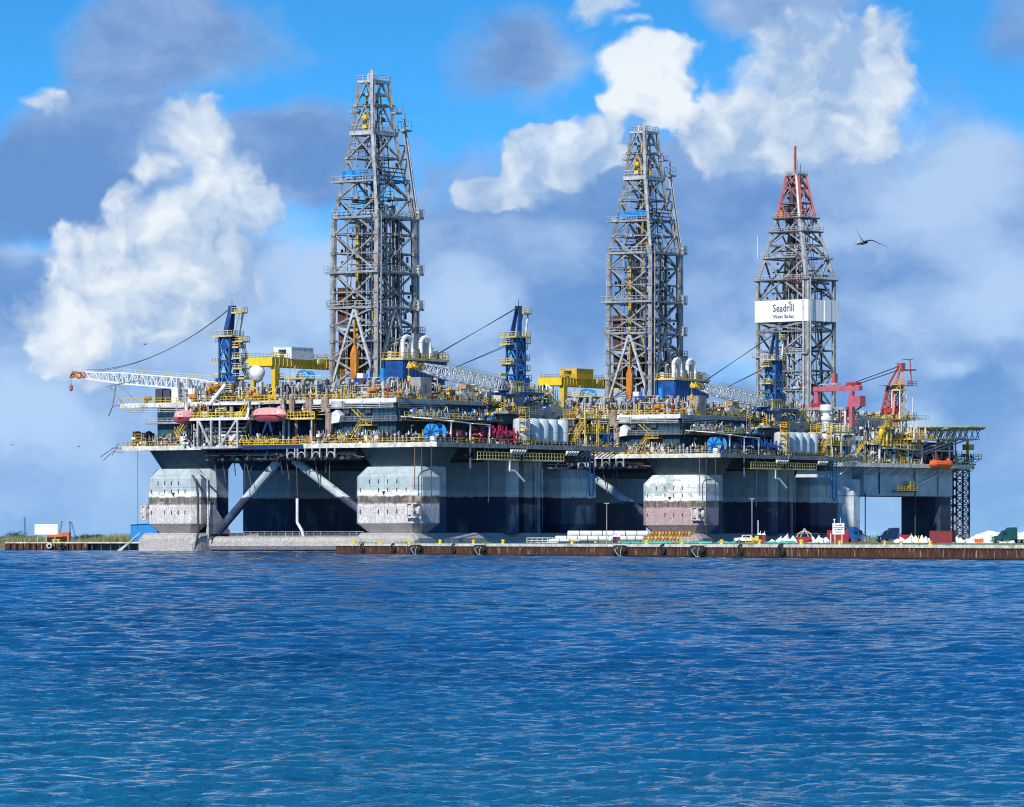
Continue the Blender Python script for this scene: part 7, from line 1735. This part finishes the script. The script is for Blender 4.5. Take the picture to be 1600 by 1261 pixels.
# green netting rolls
for i, (a_, b2) in enumerate(((966, 1000), (1002, 1050), (1060, 1112), (1120, 1150), (1196, 1242))):
    p = at_ground(a_, 960); q = at_ground(b2, 960); f = MB(); r_ = random.Random(i); n = 9; rings = []
    for k in range(n):
        x_ = p.x + (q.x - p.x) * k / (n - 1); h1 = .42 + r_.uniform(-.12, .12); rings.append([(x_, 959, 1.95), (x_, 961.4, 1.95), (x_, 961.2, 1.95 + h1 * .7), (x_, 960.2, 1.95 + h1), (x_, 959.1, 1.95 + h1 * .6)])
    f.loft(rings); o = f.build('netting_roll', 'tarp_green'); tag(o, ['green netting roll beside the red and blue toilets', 'green netting roll under the left floats', 'green netting roll right of the orange floats', 'short green netting roll left of the white pickup', 'green netting roll left of the red cradle'][i], 'netting', 'green netting rolls on the quay')
def toilet(px, depth, mat, lab, h_=2.0, w_=1.0):
    p = at_ground(px, depth); f = empty('portable_toilet', p, 0, label=lab, cat='toilet', group='portable toilets on the quay')
    MB().box(-w_ / 2, w_ / 2, 0, w_, .1, h_).build('cabin', mat, f); MB().box(-w_ * .36, w_ * .36, -.05, 0, .2, h_ - .2).build('door', mat, f)
    mb = MB(); mb.loft([[(-w_ / 2 - .04, -.04, h_), (w_ / 2 + .04, -.04, h_), (w_ / 2 + .04, w_ + .04, h_), (-w_ / 2 - .04, w_ + .04, h_)], [(-w_ / 4, w_ / 4, h_ + .35), (w_ / 4, w_ / 4, h_ + .35), (w_ / 4, w_ * .75, h_ + .35), (-w_ / 4, w_ * .75, h_ + .35)]]); mb.build('roof', 'white_clean', f)
    MB().tube((w_ * .3, w_ * .8, h_), (w_ * .3, w_ * .8, h_ + .8), .06, 6).build('vent_pipe', 'white', f)
toilet(960.5, 985, 'navy', 'navy portable toilet in front of the white pipes', 1.35, .75); toilet(966.3, 985, 'red', 'red portable toilet in front of the white pipes', 1.35, .75)
toilet(1186.5, 1000, 'navy', 'navy portable toilet right of the white pickup', 1.75, .9); toilet(1193.2, 1000, 'red', 'red portable toilet right of the navy one by the pickup', 1.75, .8)
def car(px, depth, rz, mat, lab):
    f = empty('pickup_truck', at_ground(px, depth), rz, label=lab, cat='truck')
    b_ = MB()
    prof = [(-2.6, .45), (2.6, .45), (2.6, .95), (1.5, 1.1), (.9, 1.75), (-.9, 1.75), (-1.0, 1.15), (-2.6, 1.1)]
    b_.loft([[(x_, y_, z_) for x_, z_ in prof] for y_ in (-.92, .92)]); b_.build('body', mat, f)
    g = MB(); g.add([(-.75, -.95, 1.2), (.95, -.95, 1.2), (.72, -.95, 1.62), (-.75, -.95, 1.62)], [(0, 1, 2, 3)]); g.add([(-.75, -.925, 1.2), (.95, -.925, 1.2), (.72, -.925, 1.62), (-.75, -.925, 1.62)], [(3, 2, 1, 0)]); g.build('side_window', 'glass', f)
    for x_ in (-1.6, 1.6):
        for y_ in (-.85, .85): w_ = MB().lathe((x_, y_, .38), [(.1, -.12), (.38, -.12), (.38, .12), (.1, .12)], 14, 'y').build('wheel', 'tyre_rubber', f, smooth=True); MB().lathe((x_, y_ - .13 if y_ < 0 else y_ + .13, .38), [(.02, -.01), (.2, -.01), (.2, .01), (.02, .01)], 10, 'y').build('rim', 'chrome', w_)
    MB().box(2.6, 2.65, -.8, -.5, .7, .9).build('headlight', 'glass', f)
car(1166, 1040, 0, 'white_clean', 'white pickup parked behind the green netting')
f = empty('work_stand', at_ground(1174, 985), 0, label='yellow steel stand in front of the white pickup', cat='stand')
rail([(-1.2, 0, 0), (1.0, 0, 0)], f, 'yellow_bright', 1.0, .07, .8); bar('post', (-1.2, 0, 0), (-1.2, 0, 1.5), .12, 'yellow_bright', f); blk('box', .7, 1.5, -.2, .4, .5, 1.5, 'yellow_bright', f)
# red cradle with pale arch
f = empty('anchor_cradle', at_ground(1257, 1050), 0, label='red steel cradle with a pale arched bracket on the quay', cat='cradle')
mb = MB(); mb.box(-1.7, 1.7, -.8, .8, .1, .9); mb.box(-1.5, -1.1, -.8, .8, .9, 1.4); mb.box(1.1, 1.5, -.8, .8, .9, 1.4); mb.box(-.5, .5, -.9, -.7, .4, 1.3); mb.build('base_frame', 'red', f)
mb = MB(); mb.path([(-1.7, 0, 1.2), (-1.4, 0, 2.0), (-.2, 0, 2.7), (0, 0, 3.2), (.2, 0, 2.7), (1.4, 0, 2.0), (1.7, 0, 1.2)], .14, 6); mb.path([(-.9, -.2, 1.0), (-.7, -.2, 1.9), (0, -.1, 2.6), (.7, -.2, 1.9), (.9, -.2, 1.0)], .11, 6); mb.build('arch', 'rope', f)
for k in (-1, 1): MB().lathe((k * .8, -.9, .9), [(.05, -.1), (.4, -.08), (.4, .08), (.05, .1)], 10, 'y').build('winch_wheel', 'red', f)
# white sheeted bundles
r_ = random.Random(21)
bund = [(1218, 1085, 1.9), (1226, 1088, 2.2), (1237, 1086, 1.8), (1271, 1086, 1.6), (1277, 1088, 2.0), (1284, 1086, 1.7), (1290, 1088, 1.5), (1404, 1130, 1.3), (1411, 1132, 1.6), (1420, 1130, 1.9), (1427, 1133, 1.8), (1433, 1130, 1.9), (1439, 1133, 1.9), (1446, 1130, 1.8), (1451, 1133, 1.7), (1490, 1130, 1.6), (1496, 1133, 1.5), (1503, 1130, 1.3), (1510, 1133, 1.1), (1206, 1070, .9), (1215, 1045, .8)]
words_ = ['first', 'second', 'third', 'fourth', 'fifth', 'sixth', 'seventh', 'eighth', 'ninth']
for i, (px, dep, hh) in enumerate(bund):
    p = at_ground(px, dep); mb = MB(); w_ = r_.uniform(.75, 1.2); tilt = r_.uniform(-.5, .5)
    rings = []
    for k, (s_, z_) in enumerate(((1.15, 0), (1.1, .3), (.7, .62), (.15, 1.0))):
        rings.append([(w_ * s_ * cos(2 * pi * j / 5 + i) * (1 + r_.uniform(-.35, .35)) + 1.6 * tilt * z_, w_ * .7 * s_ * sin(2 * pi * j / 5 + i), z_ * hh * .85 * (1 + r_.uniform(-.3, .2))) for j in range(5)])
    mb.loft(rings)
    o = mb.build('sheeted_bundle', 'white_clean'); o.location = p
    if i < 3: lab = 'white sheeted bundle left of the red cradle, ' + words_[i] + ' from the left'
    elif i < 7: lab = 'white sheeted bundle right of the red cradle, ' + words_[i - 3] + ' from the left'
    elif i < 15: lab = 'white sheeted bundle between the dark blue truck and red container, ' + words_[i - 7] + ' from the left'
    elif i < 19: lab = 'white sheeted bundle right of the red container, ' + words_[i - 15] + ' from the left'
    else: lab = ['small flat white bundle behind the navy toilet', 'small flat white bundle right of the red toilet'][i - 19]
    tag(o, lab, 'bundle', 'white sheeted bundles on the quay')
# big white sheeted mound
a = W(1509, 843, 980); mb = MB(); rings = []
for k in range(26):
    u = k / 25; x_ = u * 15; hh = (0.5 + 1.9 * min(1, u * 4.5)) * (1 + .08 * sin(u * 23)) + (.12 if k % 4 == 0 else 0)
    rings.append([(x_, -2.2, 0), (x_, -1.9 - .15 * (k % 3), hh * .6), (x_, -1.0, hh * .95), (x_, 1.0, hh), (x_, 2.4, hh * .6), (x_, 2.6, 0)])
mb.loft(rings); o = mb.build('sheeted_mound', 'white_clean'); o.location = (a.x, 980, 1.95)
tag(o, 'long white sheeted mound behind the dark green truck', 'covered pile')
# trucks
def semi(px, depth, rz, mat, lab, s=1.0, box=None):
    f = empty('truck_tractor', at_ground(px, depth), rz, label=lab, cat='truck', group='truck tractors parked on the quay'); f.scale = (s, s, s)
    b_ = MB()
    b_.loft([[(x_, y_, z_) for x_, z_ in ((-2.6, 1.0), (-.3, 1.0), (-.3, 3.55), (-.8, 3.95), (-2.5, 4.0), (-2.6, 3.6))] for y_ in (-1.15, 1.15)]); b_.build('sleeper', mat, f)
    b_ = MB(); b_.loft([[(x_, y_, z_) for x_, z_ in ((-.3, 1.0), (1.35, 1.0), (1.35, 2.15), (.75, 3.1), (-.3, 3.4))] for y_ in (-1.1, 1.1)]); b_.build('cab', mat, f)
    b_ = MB(); b_.loft([[(1.35, -1.0, .8), (1.35, 1.0, .8), (1.35, .95, 2.1), (1.35, -.95, 2.1)], [(3.3, -.9, .75), (3.3, .9, .75), (3.3, .75, 1.65), (3.3, -.75, 1.65)]]); b_.build('bonnet', mat, f)
    MB().add([(1.36, -.95, 2.2), (1.36, .95, 2.2), (.80, .9, 3.02), (.80, -.9, 3.02), (1.42, -.95, 2.2), (1.42, .95, 2.2), (.86, .9, 3.02), (.86, -.9, 3.02)], [(0, 3, 2, 1), (4, 5, 6, 7), (0, 1, 5, 4), (1, 2, 6, 5), (2, 3, 7, 6), (3, 0, 4, 7)]).build('windscreen', 'glass', f)
    for y_ in (-1.13, 1.11): MB().box(.0, .95, y_, y_ + .03, 2.15, 2.85).build('side_window', 'glass', f)
    MB().box(3.3, 3.36, -.6, .6, .8, 1.6).build('grille', 'chrome', f); MB().box(3.25, 3.55, -1.15, 1.15, .4, .75).build('bumper', 'chrome', f)
    for y_ in (-.95, .75): MB().box(3.3, 3.38, y_, y_ + .2, 1.0, 1.25).build('headlight', 'white_clean', f)
    MB().box(-5.4, 3.2, -.45, .45, .7, 1.0).build('chassis', 'black_steel', f)
    for (x_, ys) in ((2.4, (-1.0, 1.0)), (-3.2, (-.9, .9)), (-4.5, (-.9, .9))):
        for y_ in ys: w_ = MB().lathe((x_, y_, .52), [(.1, -.18), (.52, -.18), (.52, .18), (.1, .18)], 16, 'y').build('wheel', 'tyre_rubber', f, smooth=True); MB().lathe((x_, y_ * 1.2, .52), [(.02, -.02), (.28, -.02), (.28, .02), (.02, .02)], 10, 'y').build('rim', 'chrome', w_)
    for y_ in (-1.2, 1.2): MB().lathe((0, y_ * .9, .75), [(.1, -1.0), (.32, -.95), (.32, .95), (.1, 1.0)], 12, 'x').build('fuel_tank', 'chrome', f); MB().tube((-2.75, y_ * .8, 1.0), (-2.75, y_ * .8, 4.2), .09, 8).build('exhaust_stack', 'chrome', f)
    for y_ in (-1.35, 1.25): MB().box(1.3, 1.4, y_, y_ + .12, 2.1, 2.8).build('mirror', 'chrome', f)
    return f
semi(1339, 1222, radians(-38), 'blue', 'bright blue truck tractor beside the warning sign, facing right')
semi(1389, 1232, radians(180 + 30), 'navy', 'dark blue truck tractor seen through the rig\'s gap, facing left', .95)
semi(1571, 925, radians(180 + 12), 'teal_paint', 'dark green truck tractor at the right edge before the white mound', .78)
container(at_ground(1293.5, 1222), 0, 5.3, 2.4, 3.1, 'red', 'red container behind the warning sign', doors=False, group='red containers on the quay')
p = at_ground(1453, 1010); container(Vector((p.x, 1010, 1.95)), radians(-24), 4.9, 2.3, 2.55, 'container_red', 'dark red container with pale door bars, between white bundles', group='red containers on the quay')
def skip(px0, px1, depth, h_, mat, lab, name='skip'):
    a = at_ground(px0, depth); c = at_ground(px1, depth); f = empty(name, a, 0, label=lab, cat='skip'); w_ = c.x - a.x
    mb = MB(); mb.box(0, w_, 0, .1, .1, h_); mb.box(0, w_, 1.7, 1.8, .1, h_); mb.box(0, .1, .1, 1.7, .1, h_); mb.box(w_ - .1, w_, .1, 1.7, .1, h_); mb.box(.1, w_ - .1, .1, 1.7, .1, .2); mb.build('body', mat, f)
    for k in range(6): MB().box(w_ * k / 5.4, w_ * k / 5.4 + .12, -.08, 0, .1, h_ - .1).build('rib', mat, f)
skip(1404, 1422, 1160, 1.9, 'red', 'low red skip between the dark blue truck and white bundles'); skip(1524, 1537, 960, .95, 'lifeboat_orange', 'orange skip in front of the white mound')
f = empty('barrier', at_ground(1424, 1000), 0, label='yellow post barrier beside the low red skip', cat='barrier'); bar('post', (0, 0, 0), (0, 0, 2.0), .2, 'yellow_bright', f); bar('post', (1.5, 0, 0), (1.5, 0, 1.6), .15, 'yellow_bright', f); bar('cross_bar', (0, 0, 1.2), (1.5, 0, 1.0), .12, 'yellow_bright', f)
p = at_ground(1557, 940); f = empty('crate', p, 0, label='small tan crate before the dark green truck', cat='crate'); blk('body', -.5, .5, 0, .8, 0, .7, 'wood_post', f); blk('lid', -.55, .55, -.05, .85, .7, .78, 'wood_post', f)
p = at_ground(1353, 1190); f = empty('crate', p, 0, label='grey slatted crate at the blue truck\'s nose', cat='crate'); blk('body', -1.0, 1.0, 0, 1.4, .1, 1.6, 'deck_plate', f)
for k in range(6): blk('slat', -1.0 + k * .36, -.85 + k * .36, -.06, 0, .1, 1.6, 'steel_dark', f)
# warning sign
D_ = 870
p = at_ground(1310, D_); sg = empty('warning_sign', p, 0, label='white warning sign with red and black lettering on two posts', cat='sign')
w_ = 18.5 * D_ / FPX; z1 = W(0, 817.5, D_).z - 1.95; z0 = W(0, 835, D_).z - 1.95
MB().box(-w_ / 2, w_ / 2, 0, .06, z0, z1).build('board', 'white_clean', sg)
for x_ in (-.65, .65): MB().box(x_ - .12, x_ + .12, .07, .25, 0, z1 - .1).build('post', 'wood_post', sg)
MB().lathe((-.7, .3, z1), [(.1, 0), (.1, .45), (.2, .55), (.2, .75), (.05, .8)], 8).build('beacon', 'white_clean', sg); MB().tube((.45, .3, z1 - .2), (.4, .3, z1 + 1.0), .05, 5).build('pole', 'white_clean', sg)
text('DANGER', .34, 'text_red', sg, (0, -.015, z1 - .48), bold=.012); text('DO NOT ANCHOR', .29, 'text_black', sg, (0, -.015, z1 - .86), bold=.01, sx=.78); text('OR DREDGE', .29, 'text_black', sg, (0, -.015, z1 - 1.22), bold=.01, sx=.9)
text('PIPELINE CROSSING', .13, 'text_grey', sg, (0, -.015, z1 - 1.5)); text('CALL BEFORE WORK', .12, 'text_grey', sg, (0, -.015, z1 - 1.72))
f = empty('marker_post', at_ground(1298, 900), 0, label='thin white marker post left of the warning sign', cat='post'); bar('post', (0, 0, 0), (0, 0, 1.9), .14, 'white_clean', f)
# lamp posts on the quay in front of the rigs
for i, (px, top_, dep, lab) in enumerate([(948, 787, 1000, 'thin grey lamp post in front of the gap between two rigs'), (1175, 780, 1010, 'thin grey lamp post by the white pickup'), (1184.5, 813, 1005, 'short white pole behind the navy toilet by the pickup')]):
    f = empty('lamp_post', at_ground(px, dep), 0, label=lab, cat='post'); z_ = W(px, top_, dep).z - 1.95
    MB().tube((0, 0, 0), (0, 0, z_), .10, 6).build('pole', 'steel' if i < 2 else 'white', f)
    if i < 2: MB().box(-.5, .5, -.1, .1, z_, z_ + .15).build('lamp_arm', 'steel_light', f)

# ================================================================== BIRDS
def bird(px, py, depth, span, lab, pts, body=1.0, mat='feather', grp='birds in flight'):
    """pts: wing line left tip .. shoulder .. right tip, in metres right/up, with depth"""
    c = W(px, py, depth); f = empty('bird', c, 0, label=lab, cat='bird', group=grp)
    mb = MB(); rings = []
    for i, (x_, z_, w_) in enumerate(pts):
        rings.append([(x_, -w_ * .5, z_), (x_, w_ * .1, z_ + w_ * .13), (x_, w_ * .5, z_ - .01), (x_, w_ * .1, z_ - w_ * .10)])
    mb.loft(rings); mb.build('wings', mat, f, smooth=True)
    b_ = body
    mb = MB(); mb.lathe((0, 0, 0), [(.01, -.42 * b_), (.07 * b_, -.28 * b_), (.13 * b_, 0), (.12 * b_, .15 * b_), (.06 * b_, .32 * b_), (.07 * b_, .40 * b_), (.05 * b_, .48 * b_), (.015 * b_, .56 * b_), (.005, .82 * b_)], 10, 'x')
    o = mb.build('body', mat, f, smooth=True); o.rotation_euler = (0, radians(10), radians(180)); o.location = (-.05 * b_, 0, -.07 * b_)
    MB().sphere((-.42 * b_, 0, .0), .085 * b_, n=10, m=6).build('head', 'feather_white', f, smooth=True)
bird(1350, 378.5, 280, 2, 'large dark pelican gliding right of the lettered banner', [(-.50, .82, .05), (-.34, .52, .16), (-.16, .2, .30), (0, .03, .36), (.28, .10, .34), (.48, .12, .26), (.85, -.05, .18), (1.36, -.28, .04)], .74)
g_ = [(-.8, -.3, .03), (-.5, .12, .12), (-.15, .18, .18), (0, .1, .2), (.15, .18, .18), (.5, .1, .12), (.8, -.28, .03)]
bird(227, 538, 700, 1.6, 'gull with arched wings above the left crane boom', g_, .55)
bird(124, 697, 620, 1, 'small gull low in the sky at far left, wings raised', [(-.35, -.25, .02), (-.1, .0, .1), (0, .03, .14), (.18, .1, .1), (.4, .4, .02)], .4)
bird(20, 695, 700, 1, 'tiny gull at the left edge of the sky', [(-.45, .2, .02), (-.2, .08, .1), (0, 0, .14), (.2, .05, .1), (.4, -.1, .02)], .4, 'feather')
